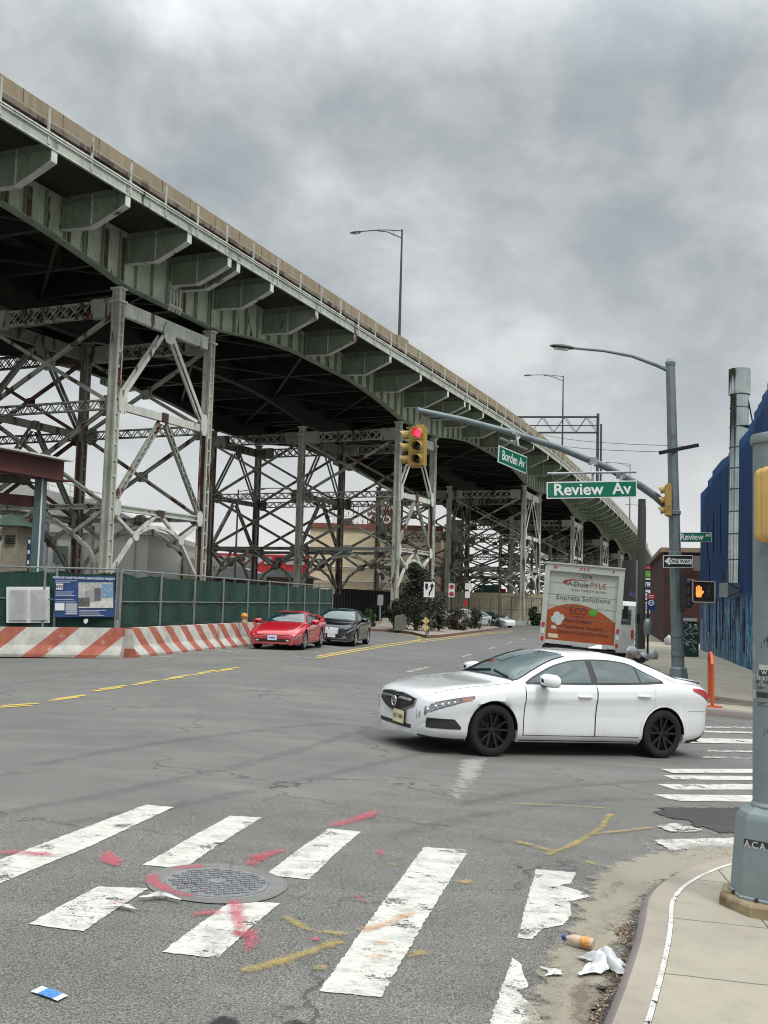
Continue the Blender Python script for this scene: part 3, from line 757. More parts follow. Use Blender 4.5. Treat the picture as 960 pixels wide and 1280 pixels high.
def transverse(s, cap, lv, detail):
    L0, L1, L2, L3 = lv; h = heading(s); n = V((-cos(h), sin(h), 0))
    for i in (0, 1):
        wa = wcol+i*(WB-.0); wb = wa+WB; P = lambda w, z: A(s, w, z)
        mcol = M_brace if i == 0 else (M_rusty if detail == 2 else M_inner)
        cz = .85
        mb = MB(); mb.lattice(P(wa+.25, L0), P(wb-.25, L0), .74, .3, 12, cross=True, bar=.075, ch=.10)
        for w in (wa+.85, wb-.85): mb.obox(P(w, L0), n*.75, n.cross(Z)*.2, Z*.5)
        mb.build('top_strut', mcol, vroot)
        mb = MB(); mb.lattice(P(wa+.3, L1), P(wb-.3, L1), .46, .26, 22, cross=False, bar=.06, ch=.08)
        for w in (wa+.6, wb-.6): plate(mb, P(w, L1)+n.cross(Z)*.2, n, Z, .6, .75)
        mb.build('middle_strut', mcol, vroot)
        mb = MB()
        for z_ in (-.11, .11): mb.beam(P(wa+.2, L2+z_), P(wb-.2, L2+z_), .26, .05)
        mb.beam(P(wa+.2, L2), P(wb-.2, L2), .05, .22)
        for w in (wa+.5, wb-.5, (wa+wb)/2): plate(mb, P(w, L2)+n.cross(Z)*.19, n, Z, .7, .45)
        mb.build('lower_strut', mcol, vroot)
        wm = (wa+wb)/2
        for (zt, zb_) in ((L0-.4, L1+.15), (L1-.15, L2+.15)):
            mb = MB(); top = zt > L1
            if top:
                mb.beam(P(wa+.3, zt), P(wb-.3, zb_), .2, .19); mb.beam(P(wb-.3, zt), P(wa+.3, zb_), .19, .18)
            else:
                for o in (-.08, .08):
                    mb.beam(P(wa+.3, zt+o), P(wb-.3, zb_+o), .2, .05); mb.beam(P(wb-.3, zt+o), P(wa+.3, zb_+o), .19, .05)
                mb.beam(P(wa+.3, zt), P(wb-.3, zb_), .04, .16); mb.beam(P(wb-.3, zt), P(wa+.3, zb_), .04, .16)
            plate(mb, P(wm, (zt+zb_)/2)+n.cross(Z)*.17, n, Z, .62, .42)
            mb.build('cross_brace', mcol, vroot)
        # arched portal below the lower strut
        mb = MB(); wq1 = wa+WB*.24; wq2 = wb-WB*.24; zq = L2-1.35; cr = L2-.62
        arc = [P(wa+.35, L3-1.0), P(wa+WB*.12, (L3-1.0+zq)/2+.15), P(wq1, zq)]
        arc += [P(lerp(wq1, wq2, t_), zq+(cr-zq)*(1-(2*t_-1)**2)) for t_ in (.2, .4, .5, .6, .8)]+[P(wq2, zq), P(wb-WB*.12, (L3-1.0+zq)/2+.15), P(wb-.35, L3-1.0)]
        for p, q_ in zip(arc, arc[1:]): mb.beam(p, q_, .2, .18)
        mb.beam(P(wa+.3, L2-.2), P(wq1, zq), .2, .18); mb.beam(P(wb-.3, L2-.2), P(wq2, zq), .2, .18)
        mb.beam(P(wm-.3, L2-.2), P(wq1, zq), .2, .18); mb.beam(P(wm+.3, L2-.2), P(wq2, zq), .2, .18)
        for w in (wq1, wq2): plate(mb, P(w, zq)+n.cross(Z)*.16, n, Z, .55, .4)
        mb.build('arch_brace', mcol, vroot)
def longitudinal(sa, sb, w, lv, outer):
    L0, L1, L2, L3 = lv; P = lambda t_, z: A(lerp(sa, sb, t_), w, z); h = heading(sa); t = V((sin(h), cos(h), 0)); n = V((cos(h), -sin(h), 0))
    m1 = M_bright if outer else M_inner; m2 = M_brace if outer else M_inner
    e = .045
    mb = MB(); mb.beam(P(e, L0), P(1-e, L0), .3, .72); plate(mb, P(.5, L0-.35)+n*.22, t, Z, .75, .8); mb.build('longitudinal_strut', m1, vroot)
    mb = MB(); mb.beam(P(e, L1), P(1-e, L1), .26, .42)
    for q_ in (.06, .94): plate(mb, P(q_, L1+.2)+n*.21, t, Z, .45, .85)
    mb.build('longitudinal_strut', m1, vroot)
    mb = MB()
    for o in (-.13, .13): mb.beam(P(e, L2+o), P(1-e, L2+o), .3, .07)
    mb.beam(P(e, L2), P(1-e, L2), .05, .3)
    for q_ in (.06, .94): plate(mb, P(q_, L2)+n*.18, t, Z, .4, .6)
    mb.build('longitudinal_strut', m1, vroot)
    mb = MB(); mb.obox(P(.5, L1)+n*.17, t*.26, n*.03, Z*.26); mb.build('gusset_plate', M_rusty if outer else M_inner, vroot)
    MB().obox(P(.5, L2)+n*.16, t*.3, n*.03, Z*.16).build('gusset_plate', M_rusty if outer else M_inner, vroot)
    mb = MB()
    for o in (-.15, .15):
        d = n*o
        mb.beam(P(.44, L0-.6)+d, P(.05, L1+.35)+d, .06, .22); mb.beam(P(.56, L0-.6)+d, P(.95, L1+.35)+d, .06, .22)
    pass
    mb.build('diagonal_brace', m1, vroot)
    mb = MB()
    for ta, tb in ((.47, .05), (.53, .95)): mb.lattice(P(ta, L1-.3), P(tb, L2+.3), .26, .2, 14, cross=False, bar=.05, ch=.06)
    mb.build('diagonal_brace', m2, vroot)
    mb = MB(); zq = L2-1.35; a1, a2 = .26, .74; cr = L2-.75
    ar = [P(.05, L3-1.0), P(a1, zq)]+[P(lerp(a1, a2, q_), zq+(cr-zq)*(1-(2*q_-1)**2)) for q_ in (.15, .3, .5, .7, .85)]+[P(a2, zq), P(.95, L3-1.0)]
    for p, q_ in zip(ar, ar[1:]): mb.beam(p, q_, .2, .16)
    mb.beam(P(.04, L2-.3), P(a1, zq), .2, .16); mb.beam(P(.96, L2-.3), P(a2, zq), .2, .16); mb.beam(P(.46, L2-.2), P(a1, zq), .2, .16); mb.beam(P(.54, L2-.2), P(a2, zq), .2, .16)
    for q_ in (a1, a2): plate(mb, P(q_, zq)+n*.15, t, Z, .35, .35)
    mb.build('arch_brace', m1, vroot)
for i, (sa, sb) in enumerate(towers[:8]):
    cap = fb(sa)-2.45
    L0 = cap-1.0; L1 = EZ+9.55-.023*max(0, sa); L2 = EZ+4.33-.004*max(0, sa); L3 = EZ+2.0
    if i > 4: L1 = lerp(L2, L0, .5)
    lv = (L0, L1, L2, L3)
    for j, s_ in enumerate((sa, sb)):
        for c in range(3):
            ww = wcol+c*WB
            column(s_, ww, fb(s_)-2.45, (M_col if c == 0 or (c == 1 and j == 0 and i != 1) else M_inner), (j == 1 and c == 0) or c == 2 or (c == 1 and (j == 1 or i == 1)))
        if i < 6 or j == 0: transverse(s_, cap, lv, 2 if (i == 1 and j == 1) else 1)
    for c in range(3 if i < 5 else 1): longitudinal(sa, sb, wcol+c*WB, lv, c == 0)
# hanging hinge links at the joints
for sj in (st[3]+.4, st[11]+.5):
    mb = MB(); h = heading(sj); t = V((sin(h), cos(h), 0)); n = V((cos(h), -sin(h), 0))
    for o in (-.45, -.15, .15, .45): mb.obox(D(sj, W0, -1.75)+n*.14+t*o, t*.05, n*.05, Z*.8)
    for z_ in (-1.15, -2.3): mb.obox(D(sj, W0, z_)+n*.16, t*.6, n*.06, Z*.12)
    mb.build('hinge_link', M_bright, vroot)
# ---- lamps on the viaduct
def cobra(name, base, hgt, arm, adir, head, label, cat='street lamp', group=None, r=.1, m=None, rise=.35):
    m = m or mat('lamp_steel_dark', (.07, .07, .075), .5, .5)
    o = thing(name, label, cat, base, group); b = V(base); adir = V(adir).normalized()
    MB().tube([b, b+Z*hgt], [r, r*.55], 8).build('pole', m, o)
    top = b+Z*(hgt-.12)
    pts = [top-Z*.55, top+adir*arm*.35+Z*rise*.2, top+adir*arm*.7+Z*rise*1.0, top+adir*arm+Z*rise*1.08]
    pts2 = [top, top+adir*arm*.35+Z*rise*.65, top+adir*arm*.62+Z*rise*.98]
    mb = MB(); mb.tube(pts, r*.36, 6); mb.tube(pts2, r*.30, 6); mb.tube([top+adir*arm*.2-Z*.28, top+adir*arm*.2+Z*rise*.36], r*.2, 6)
    mb.build('arm', m, o)
    e = top+adir*arm+Z*rise*1.08; sd_ = adir.cross(Z)
    mb = MB(); L = head
    rows = [[e+adir*(x_*L)+sd_*(w_*cos(t_)*L)+Z*(hh*sin(t_)*L) for t_ in [2*pi*q_/10 for q_ in range(10)]] for x_, w_, hh in ((0, .05, .05), (.15, .11, .08), (.5, .19, .10), (.85, .15, .07), (1, .03, .03))]
    mb.grid(rows, close=True); mb.add(rows[-1], [tuple(range(10))]); hd = mb.build('lamp_head', m, o, smooth=True)
    MB().obox(e+adir*L*.5-Z*.09*L, adir*L*.3, sd_*L*.12, Z*.02).build('lens', mat('lamp_lens', (.5, .5, .48), .2), hd)
    return o
lampdef = [(498, 283, 'tallest dark lamp post on the viaduct parapet, nearest the camera'), (702.5, 468, 'dark lamp post on the viaduct parapet, left of the lattice gantry'),
           (787, 569, 'dark lamp post on the viaduct parapet, right of the lattice gantry'), (814, 632, 'thin lamp post at the far end of the viaduct, smallest of the row')]
for u, v, lb in lampdef:
    s_ = s_at(u, .8, hi=230) or 220
    if u == 814: s_ = 212
    b = D(s_, .8, 2.15); d = (b-EYE); hz = proj(b)
    kk = FPX/d.dot(_F); hgt = (hz[1]-v)/kk
    hgt = max(6.5, min(11, hgt)); h = heading(s_)
    cobra('lamp_post', b, hgt, 3.4 if u < 600 else 3.9, V((-cos(h), sin(h), 0)), 1.0, lb, group='lamp posts along the viaduct parapet', r=.12)
    mb = MB(); t = V((sin(h), cos(h), 0)); n = V((cos(h), -sin(h), 0)); mb.obox(D(s_, .8, 1.72), t*1.0, n*.34, Z*.5); mb.build('parapet_pilaster', M_par, vroot)
    print('lamp', u, s_, hz, hgt)
for nm, s_, w, dz, want in (('tip68', st[0], 0, 0, (68, 190)), ('tip396', st[6], 0, 0, (396, 388)), ('tip560', st[10], 0, 0, (560, 488)), ('tip701', st[-1], 0, 0, (701, 585)), ('tip753', s_at(753, 0), 0, 0, (753, 624)), ('s220', 220, 0, 0, (812, 695)), ('s300', 300, 0, 0, (808, 720)), ('s400', 400, 0, 0, (803, 735)),
    ('capA', sc_[0], wcol, -2.45, (152, 357)), ('capA2', sc_[2], wcol, -2.45, (500, 530)), ('capA3', sc_[4], wcol, -2.45, (658, 613)), ('par', s_at(100, .6), .6, 2.1, (100, 158)), ('par300', s_at(300, .6), .6, 2.1, (300, 285))):
    print(nm, s_, [round(x_) for x_ in proj(D(s_, w, dz))], want)
# ------------------------------------------------------------------ cars
def gloss(name, c, rough=.12, coat=.8, metal=0, flake=0):
    if name in MATS: return MATS[name]
    m = bpy.data.materials.new(name); k = NT(m); b = k.b
    cc = k.coord('Object'); n = k.noise(cc, 2.2, 5, .6); n2 = k.noise(cc, 30, 3, .6); x_, y_, z_ = k.sep(cc)
    low = k.ramp(z_, [(.15, .55), (.55, 0)])      # road film along the sills
    f = k.math('MULTIPLY', low, k.ramp(n, [(.35, .3), (.65, 1)]))
    col = k.mix(f, k.ramp(n, [(.3, tuple(x*.95 for x in c)), (.7, c)]), (.16, .15, .13))
    k.l.new(col, b.inputs['Base Color']); k.l.new(k.math('ADD', k.math('MULTIPLY', f, .5), k.ramp(n2, [(.3, rough), (.7, rough+.08)])), b.inputs['Roughness'])
    b.inputs['Coat Weight'].default_value = coat; b.inputs['Coat Roughness'].default_value = .03; b.inputs['Metallic'].default_value = metal
    MATS[name] = m; return m
M_glass = bpy.data.materials.new('tinted_glass'); _k = NT(M_glass); _k.b.inputs['Base Color'].default_value = (.012, .03, .032, 1); _k.b.inputs['Roughness'].default_value = .03; _k.b.inputs['Specular IOR Level'].default_value = .6; _k.b.inputs['Coat Weight'].default_value = .5; _k.b.inputs['Coat IOR'].default_value = 1.6; _k.b.inputs['Coat Roughness'].default_value = .02
_c = _k.coord('Object', (1.2, 1, 2.2)); _n = _k.noise(_c, 1.6, 4, .6, .6)
_k.l.new(_k.ramp(_n, [(.36, (.004, .012, .013)), (.62, (.012, .055, .058))]), _k.b.inputs['Base Color'])
M_ws = M_glass
M_tyre = mat('tyre_rubber', (.006, .006, .006), .9, var=.3, scale=12)
M_blackpl = mat('black_plastic', (.012, .012, .012), .5)
M_rimb = mat('rim_gloss_black', (.004, .004, .004), .35, 0)
M_rims = mat('rim_silver', (.55, .56, .58), .3, .9)
M_chrome = mat('chrome_trim', (.65, .66, .68), .12, 1.0, var=.03)
M_lampc = mat('headlamp_clear', (.26, .27, .29), .10, .5, var=.7, scale=22, coat=1)
M_red = mat('tail_red', (.42, .012, .02), .12, coat=1)
M_void = mat('car_underside', (.006, .006, .006), .95)
SED = dict(L=4.83, xa=(.985, 3.76), R=.335, arch=.372,
    zc=[(0, .52), (.012, .61), (.045, .69), (.14, .765), (.45, .84), (.8, .893), (1.15, .935), (1.30, .975), (1.7, 1.17), (2.05, 1.31), (2.4, 1.385), (2.85, 1.405), (3.3, 1.37), (3.7, 1.28), (4.05, 1.165), (4.3, 1.10), (4.6, 1.065), (4.72, 1.05), (4.79, .99), (4.83, .80)],
    zb=[(0, .46), (.02, .54), (.07, .635), (.2, .72), (.6, .81), (1.0, .865), (1.5, .92), (2.5, .95), (3.4, .985), (4.0, 1.02), (4.4, 1.01), (4.7, .96), (4.79, .88), (4.83, .66)],
    hw=[(0, .30), (.008, .42), (.025, .54), (.06, .645), (.12, .735), (.22, .81), (.42, .875), (.8, .915), (1.3, .922), (3.0, .925), (3.8, .92), (4.3, .89), (4.6, .84), (4.75, .77), (4.83, .64)],
    ht=[(0, .26), (.02, .44), (.1, .60), (.4, .70), (1.1, .76), (1.35, .76), (2.1, .63), (2.8, .605), (3.4, .60), (4.0, .645), (4.35, .70), (4.7, .66), (4.83, .50)],
    z0=[(0, .225), (.2, .20), (.6, .19), (4.2, .20), (4.6, .26), (4.83, .38)])
def _sq(keys): return [(x if x <= 4.12 else 4.12+(x-4.12)*.83, v) for x, v in keys]
for _q in ('zc', 'zb', 'hw', 'ht', 'z0'): SED[_q] = _sq(SED[_q])
SED['L'] = 4.12+(4.83-4.12)*.83
def make_car(name, label, cat, body, P=SED, scale=(1, 1, 1), rim=M_rimb, group=None, detail=2, mod=None, glass_x=(1.36, 2.20, 3.50, 4.16), dlo=((1.54, 2.52), (2.62, 3.34), (3.37, 3.70)), doors=((1.44, 2.565), (2.585, 3.56)), spoke=5, hl=((.04, .66), .0), wing=False):
    K = dict(P)
    if mod: K.update(mod)
    sx, sy, sz = scale
    o = thing(name, label, cat, (0, 0, 0), group)
    L = K['L']; x0, x1 = K['xa']; R = K['R']; AR = K['arch']; xm = (x0+x1)/2
    T = lambda p: V(((p[0]-xm)*sx, p[1]*sy, p[2]*sz))
    def section(x, arch=True):
        g = lambda k_: smoothi(K[k_], x)
        zc, zb, hw, ht, z0 = g('zc'), g('zb'), g('hw'), g('ht'), g('z0')
        zt = max(zb+.035, zc-.085)
        s = [(hw*.90, z0), (hw*.965, z0+.07), (hw*.975, z0+.13), (hw*.965, (z0+.13+zb-.2)*.5+.0), (hw*.978, zb-.25), (hw*1.002, zb-.165), (hw*.992, zb-.06), (hw*.955, zb-.005), (max(ht, hw*.925), zb+.015)]
        a = s[-1]
        for t in (.33, .66): s.append((lerp(a[0], ht, t)+.012*sin(t*pi), lerp(a[1], zt, t)))
        s += [(ht, zt), (ht*.965, zt+(zc-zt)*.45), (ht*.87, zt+(zc-zt)*.75), (ht*.6, zt+(zc-zt)*.93), (ht*.3, zc-.002), (0, zc)]
        if arch:
            for xa in (x0, x1):
                dx = abs(x-xa)
                if dx < AR:
                    za = R+sqrt(AR*AR-dx*dx)
                    s = [(y, max(z, za+.003*i)) if i < 9 else (y, z) for i, (y, z) in enumerate(s)]
        return s
    xs = sorted(set([round(i*L/46, 4) for i in range(47)]+[.003, .008, .015, .025, .04, .06, .085, .12, .16, L-.02, L-.05, L-.09]+[round(xa+AR*sin(t*pi/16), 4) for xa in (x0, x1) for t in range(-8, 9)]+[round(xa+e*(AR+.0015), 4) for xa in (x0, x1) for e in (-1, 1)]))
    rows = []
    for x in xs:
        s = section(x); rows.append([T((x, y, z)) for y, z in s]+[T((x, -y, z)) for y, z in s[-2::-1]])
    mb = MB(); mb.grid(rows); mb.add(rows[0], [tuple(range(len(rows[0])))]); mb.add(rows[-1], [tuple(range(len(rows[0])))])
    mb.build('body', body, o, smooth=38)
    def side_y(x, z):
        s = section(x, False)
        for (ya, za), (yb, zb_) in zip(s, s[1:]):
            if za <= z <= zb_ and zb_ > za: return lerp(ya, yb, (z-za)/(zb_-za))
        return s[0][0] if z < s[0][1] else 0.0
    def top_z(x, y):
        s = section(x, False); y = abs(y)
        for (ya, za), (yb, zb_) in zip(s[::-1], s[-2::-1]):
            if ya <= y <= yb: return lerp(za, zb_, (y-ya)/max(1e-6, yb-ya))
        return s[-6][1]
    def front_x(y, z, rear=False):
        y = abs(y); n = 90
        for i in range(n):
            x = i*.5/n
            xx = L-x if rear else x
            if side_y(xx, z) >= y: return xx
        return (L-.5) if rear else .5
    def spatch(name, xa, xb, zlo, zhi, m, off, par=o, sides=(-1, 1), nx=14, nz=6, ctop=None):
        out = []
        for sd in sides:
            mb = MB(); rw = []
            for i in range(nx+1):
                x = lerp(xa, xb, i/nx); lo = zlo(x) if callable(zlo) else zlo; hi = zhi(x) if callable(zhi) else zhi
                hi = max(hi, lo+.002)
                rw.append([T((x, sd*(side_y(x, lerp(lo, hi, j/nz))+off), lerp(lo, hi, j/nz)+(off*.4 if lerp(lo, hi, j/nz) > 1.0 else 0))) for j in range(nz+1)])
            mb.grid(rw); out.append(mb.build(name, m, par, smooth=60))
        return out
    def fpatch(name, polyz, ys, m, off, par=o, rear=False):
        mb = MB(); rw = []
        for y in ys:
            lo, hi = polyz(y); rw.append([T((front_x(y, lerp(lo, hi, j/5), rear)+(off if rear else -off), y, lerp(lo, hi, j/5))) for j in range(6)])
        mb.grid(rw); return mb.build(name, m, par, smooth=60)
    belt = lambda x: smoothi(K['zb'], x)
    xe = dlo[-1][1]+.03
    ztop = lambda x: max(belt(x)+.035, min(smoothi(K['zc'], x)-.085, belt(x)+.04+(smoothi(K['zc'], x)-.085-belt(x)-.04)*sqrt(max(0, min(1, (xe+.05-x)/.50))))) if x > 3 else max(belt(x)+.035, smoothi(K['zc'], x)-.085)
    # side glass on a dark surround
    for (a, b) in [(dlo[0][0]-.06, dlo[-1][1]+.06)]:
        spatch('window_trim', a, b, lambda x: belt(x)+.022, lambda x: ztop(x)-.012, M_blackpl, .004, nx=26)
    for a, b in dlo:
        spatch('side_window', a, b, lambda x: belt(x)+.045, lambda x: ztop(x)-.034, M_glass, .008)
    # windscreen and rear window
    for nm, xa, xb in (('windscreen', glass_x[0], glass_x[1]), ('rear_window', glass_x[2], glass_x[3])):
        for mm, e, of in ((M_blackpl, 0.03, .004), (M_ws, 0, .009)):
            mb = MB(); rw = []
            for i in range(13):
                x = lerp(xa-e, xb+e, i/12); w = smoothi(K['ht'], x)*.955-.02+e*.5
                rw.append([T((x, lerp(-w, w, j/14), top_z(x, lerp(-w, w, j/14))+of)) for j in range(15)])
            mb.grid(rw)
            if mm is M_blackpl: par = mb.build(nm+'_surround', mm, o, smooth=60)
            else: mb.build(nm, mm, o, smooth=60)
    # doors (slightly proud of a dark seam)
    def arc_lo(x, base):
        z = base
        for xa in (x0, x1):
            d = abs(x-xa)
            if d < AR+.05: z = max(z, R+sqrt((AR+.05)**2-d*d))
        return z
    dz0 = smoothi(K['z0'], 2)+.10
    for i, (a, b) in enumerate(doors):
        g = .009
        for sd in (-1, 1):
            spatch('door_gap', a-g, b+g, lambda x: arc_lo(x, dz0-g), lambda x: belt(x)+.012, M_blackpl, .002, sides=(sd,), nx=24, nz=30)
            d_ = spatch('door', a, b, lambda x: arc_lo(x, dz0), lambda x: belt(x)+.010, body, .008, sides=(sd,), nx=24, nz=30)[0]
            xh = b-.20; zh = belt(xh)-.13; yy = side_y(xh, zh)+.03
            if detail > 1:
                mbh = MB(); mbh.tube([T((xh-.11, sd*(yy-.02), zh)), T((xh-.08, sd*yy, zh)), T((xh+.08, sd*yy, zh)), T((xh+.11, sd*(yy-.02), zh))], .017, 8)
                mbh.build('door_handle', body, d_, smooth=True)
    if detail > 1:
        spatch('sill_trim', x0+AR+.04, x1-AR-.04, smoothi(K['z0'], 2)+.015, smoothi(K['z0'], 2)+.03, M_blackpl, .003)
        # fuel flap outline and bonnet shut line
        mb = MB(); q = [(4.03, .93), (4.24, .93), (4.26, .83), (4.08, .81), (4.03, .93)] if P is SED else []
        for a, b in zip(q, q[1:]):
            mb.beam(T((a[0], side_y(*a)+.002, a[1])), T((b[0], side_y(*b)+.002, b[1])), .006, .006)
        if q: mb.build('fuel_flap_seam', mat('seam_grey', (.25, .25, .25), .6), o)
        for sd in (-1, 1):
            mb = MB(); pts = [T((x, sd*smoothi(K['ht'], x)*.99, top_z(x, smoothi(K['ht'], x)*.99)+.002)) for x in [.12+i*.12 for i in range(11)]]
            mb.tube(pts, .004, 4); mb.build('bonnet_seam', mat('seam_grey', (.25, .25, .25), .6), o)
    # lights
    (ha, hb), _ = hl
    hz = lambda x: belt(x)-.070
    spatch('headlight_rim', ha-.01, hb+.015, lambda x: hz(min(hb, max(ha, x)))-.078*(1-(min(hb, max(ha, x))-ha)/(hb-ha))**.6-.014, lambda x: hz(min(hb, max(ha, x)))+.020, mat('lamp_rim_grey', (.10, .10, .105), .3), .003, nx=12)
    spatch('headlight', ha, hb, lambda x: hz(x)-.075*(1-(x-ha)/(hb-ha))**.6-.006, lambda x: hz(x)+.012*sin(pi*(x-ha)/(hb-ha)), M_lampc, .006, nx=12)
    if detail > 1:
        for sd in (-1, 1):
            for q in range(5):
                x = ha+.06+q*.075; z = hz(x)-.030; y = side_y(x, z)+.012
                MB().lathe([(.0, .006), (.014, .005), (.020, 0), (.0, -.002)], T((x, sd*y, z)), axis=(-.5, sd, .1), n=10).build('lamp_lens', mat('lamp_eye', (.60, .62, .65), .08, .6, coat=1), o, smooth=True)
        spatch('indicator', hb-.16, hb-.015, lambda x: hz(x)-.035, lambda x: hz(x)+.012, mat('indicator_red', (.40, .22, .18), .2), .009, nx=5)
    spatch('tail_light', L-.44, L-.055, lambda x: belt(x)-.145+.10*max(0, (L-.1-x)/.4)**1.2, lambda x: belt(x)-.025, M_red, .006)
    fpatch('tail_light', lambda y: (belt(L-.05)-.10, belt(L-.05)-.0), [.40+.04*i for i in range(6)], M_red, .006, rear=True)
    fpatch('tail_light', lambda y: (belt(L-.05)-.10, belt(L-.05)-.0), [-.60+.04*i for i in range(6)], M_red, .006, rear=True)
    return o, K, T, section, side_y, top_z, front_x, spatch, fpatch
def wheels(o, K, T, rim, nsp=5, body=None):
    x0, x1 = K['xa']; R = K['R']; AR = K['arch']
    for xa in (x0, x1):
        for sd in (-1, 1):
            yo = smoothi(K['hw'], xa)-.022
            c = T((xa, sd*(yo-.11), R)); ax = V((0, sd, 0))
            prof = [(R*.66, -.10), (R*.93, -.11), (R*.985, -.09), (R, -.05), (R, .05), (R*.985, .09), (R*.93, .108), (R*.74, .105), (R*.70, .095), (R*.66, .05)]
            w = MB().lathe(prof, c, ax, 40, close=True).build('wheel', M_tyre, o, smooth=50)
            mb = MB(); mb.lathe([(R*.71, .098), (R*.725, .085), (R*.69, .05), (R*.67, -.08), (R*.62, -.08), (R*.66, .06), (R*.68, .095)], c, ax, 36, close=True)
            mb.lathe([(0, .075), (R*.13, .07), (R*.17, .04), (R*.17, 0), (0, 0)], c, ax, 16)
            for q in range(nsp):
                for e in (-.17, .17):
                    t = 2*pi*q/nsp+e+.3; t2 = 2*pi*q/nsp+e*1.6+.3
                    d1 = V((cos(2*pi*q/nsp+.3), 0, sin(2*pi*q/nsp+.3))); d2 = V((cos(t2), 0, sin(t2)))
                    mb.beam(c+d1*R*.1+ax*.055, c+d2*R*.69+ax*.082, .03, .028, ax)
            mb.build('rim', rim, w, smooth=35)
            MB().lathe([(0, 0), (R*.66, 0), (R*.66, .02), (0, .02)], c-ax*.03, ax, 24).build('brake_disc', mat('brake_disc', (.01, .01, .01), .6, .0), w)
            mb = MB(); n = 16; rw = []
            for i in range(n+1):
                t = pi*i/n; rw.append([T((xa+cos(t)*(AR-.004), sd*(yo+.0), R+sin(t)*(AR-.004))), T((xa+cos(t)*(AR-.004), sd*.48, R+sin(t)*(AR-.004)))])
            mb.grid(rw); mb.add([T((xa+cos(pi*i/n)*AR, sd*.5, R+sin(pi*i/n)*AR)) for i in range(n+1)]+[T((xa-AR, sd*.5, .18)), T((xa+AR, sd*.5, .18))], [tuple(range(n+3))])
            mb.build('wheel_well', M_void, o)
    mb = MB(); Lh = K['L']
    mb.obox((T((.35, 0, .27))+T((Lh-.35, 0, .27)))/2, V(((T((Lh-.35, 0, 0))-T((.35, 0, 0))).x/2, 0, 0)), V((0, .52, 0)), V((0, 0, .07)))
    for a, b in ((x0+AR+.01, x1-AR-.01), (x1+AR+.02, Lh-.15), (.15, x0-AR-.02)):
        mb.obox((T((a, 0, .27))+T((b, 0, .27)))/2, V(((T((b, 0, 0))-T((a, 0, 0))).x/2, 0, 0)), V((0, .68, 0)), V((0, 0, .06)))
    mb.build('underbody', M_void, o)
def mirror(o, K, T, body, x=1.72, z=None, side_y=None):
    z = z or smoothi(K['zb'], x)+.085
    for sd in (-1, 1):
        y = .93; c = T((x, sd*(y+.10), z)); rows = []
        for t_, w_, h_ in ((-.12, .03, .03), (-.10, .10, .07), (-.03, .145, .10), (.05, .15, .10), (.075, .14, .088), (.08, .02, .02)):
            rows.append([c+V((t_, w_*(abs(cos(a))**.55)*(1 if cos(a) > 0 else -1), h_*.86*(abs(sin(a))**.6)*(1 if sin(a) > 0 else -1)-.012*cos(a)*sd)) for a in [2*pi*i/14 for i in range(14)]])
        mb = MB(); mb.grid(rows, close=True); m_ = mb.build('mirror', body, o, smooth=60)
        MB().beam(T((x+.0, sd*.86, z-.075)), c-V((0, sd*.05, .06)), .07, .035).build('mirror_stalk', M_blackpl, m_)
        mb = MB(); rows = [[c+V((t_, w_*cos(a)*1.01, min(0, h_*sin(a)*1.02)-.052)) for a in [2*pi*i/14 for i in range(14)]] for t_, w_, h_ in ((-.07, .06, .03), (0, .11, .035), (.06, .11, .03))]
        mb.grid(rows, close=True); mb.build('mirror_underside', M_blackpl, m_, smooth=60)
def place(o, front, rear, flip=False):
    """front/rear: ground points of the axles' midline; local -X is forwards"""
    x = (V(rear)-V(front)).normalized(); n = V((.05 if -3 < front[0] < 11 else 0, 0, 1)).normalized()
    y = n.cross(x).normalized(); z = x.cross(y)
    m = Matrix((x, y, z)).transposed(); o.rotation_euler = m.to_euler(); o.location = (V(front)+V(rear))/2
def gp(x, y): return V((x, y, gz(x)))
# white sedan
M_whitecar = gloss('car_paint_white', (.72, .735, .745), .08, 1.0)
o, K, T, sec, side_y, top_z, front_x, spatch, fpatch = make_car('sedan', 'clean white four-door sedan with black wheels turning across the junction', 'car', M_whitecar)
wheels(o, K, T, M_rimb); mirror(o, K, T, M_whitecar)
gt = lambda y: (.455+.13*(abs(y)/.50)**1.5, .705-.035*(abs(y)/.50)**2)
ys_ = [-.50+.05*i for i in range(21)]
gr = fpatch('grille', gt, ys_, M_blackpl, .008)
fr = MB()
top = [T((front_x(y, gt(y)[1])-.016, y, gt(y)[1])) for y in ys_]; bot = [T((front_x(y, gt(y)[0])-.016, y, gt(y)[0])) for y in ys_]
fr.tube(top+bot[::-1]+[top[0]], .010, 6); fr.build('grille_frame', mat('grille_chrome_dark', (.30, .31, .32), .2, .9), gr, smooth=True)
for zt_ in (.66, .615, .57, .525, .48):
    pts = [T((front_x(y, zt_)-.013, y, zt_)) for y in ys_ if gt(y)[0]+.01 < zt_ < gt(y)[1]-.01]
    if len(pts) > 2: MB().tube(pts, .007 if zt_ < .6 else .012, 5).build('grille_bar', mat('grille_bar_grey', (.05, .05, .052), .3, .6), gr, smooth=True)
for zt_ in (.645,):
    for sd in (-1, 1):
        pts = [T((front_x(y, zt_-.02*abs(y))-.02, y, zt_-.02*abs(y))) for y in [sd*(.09+.05*i) for i in range(8)]]
        MB().tube(pts, .019, 6).build('grille_wing', M_chrome, gr, smooth=True)
mb = MB(); xb = front_x(0, .49)-.03   # caliper-shaped emblem
ring = [T((xb, .075*cos(t)*(.9+.1*sin(t)), .585+.062*sin(t))) for t in [2*pi*i/20 for i in range(21)]]
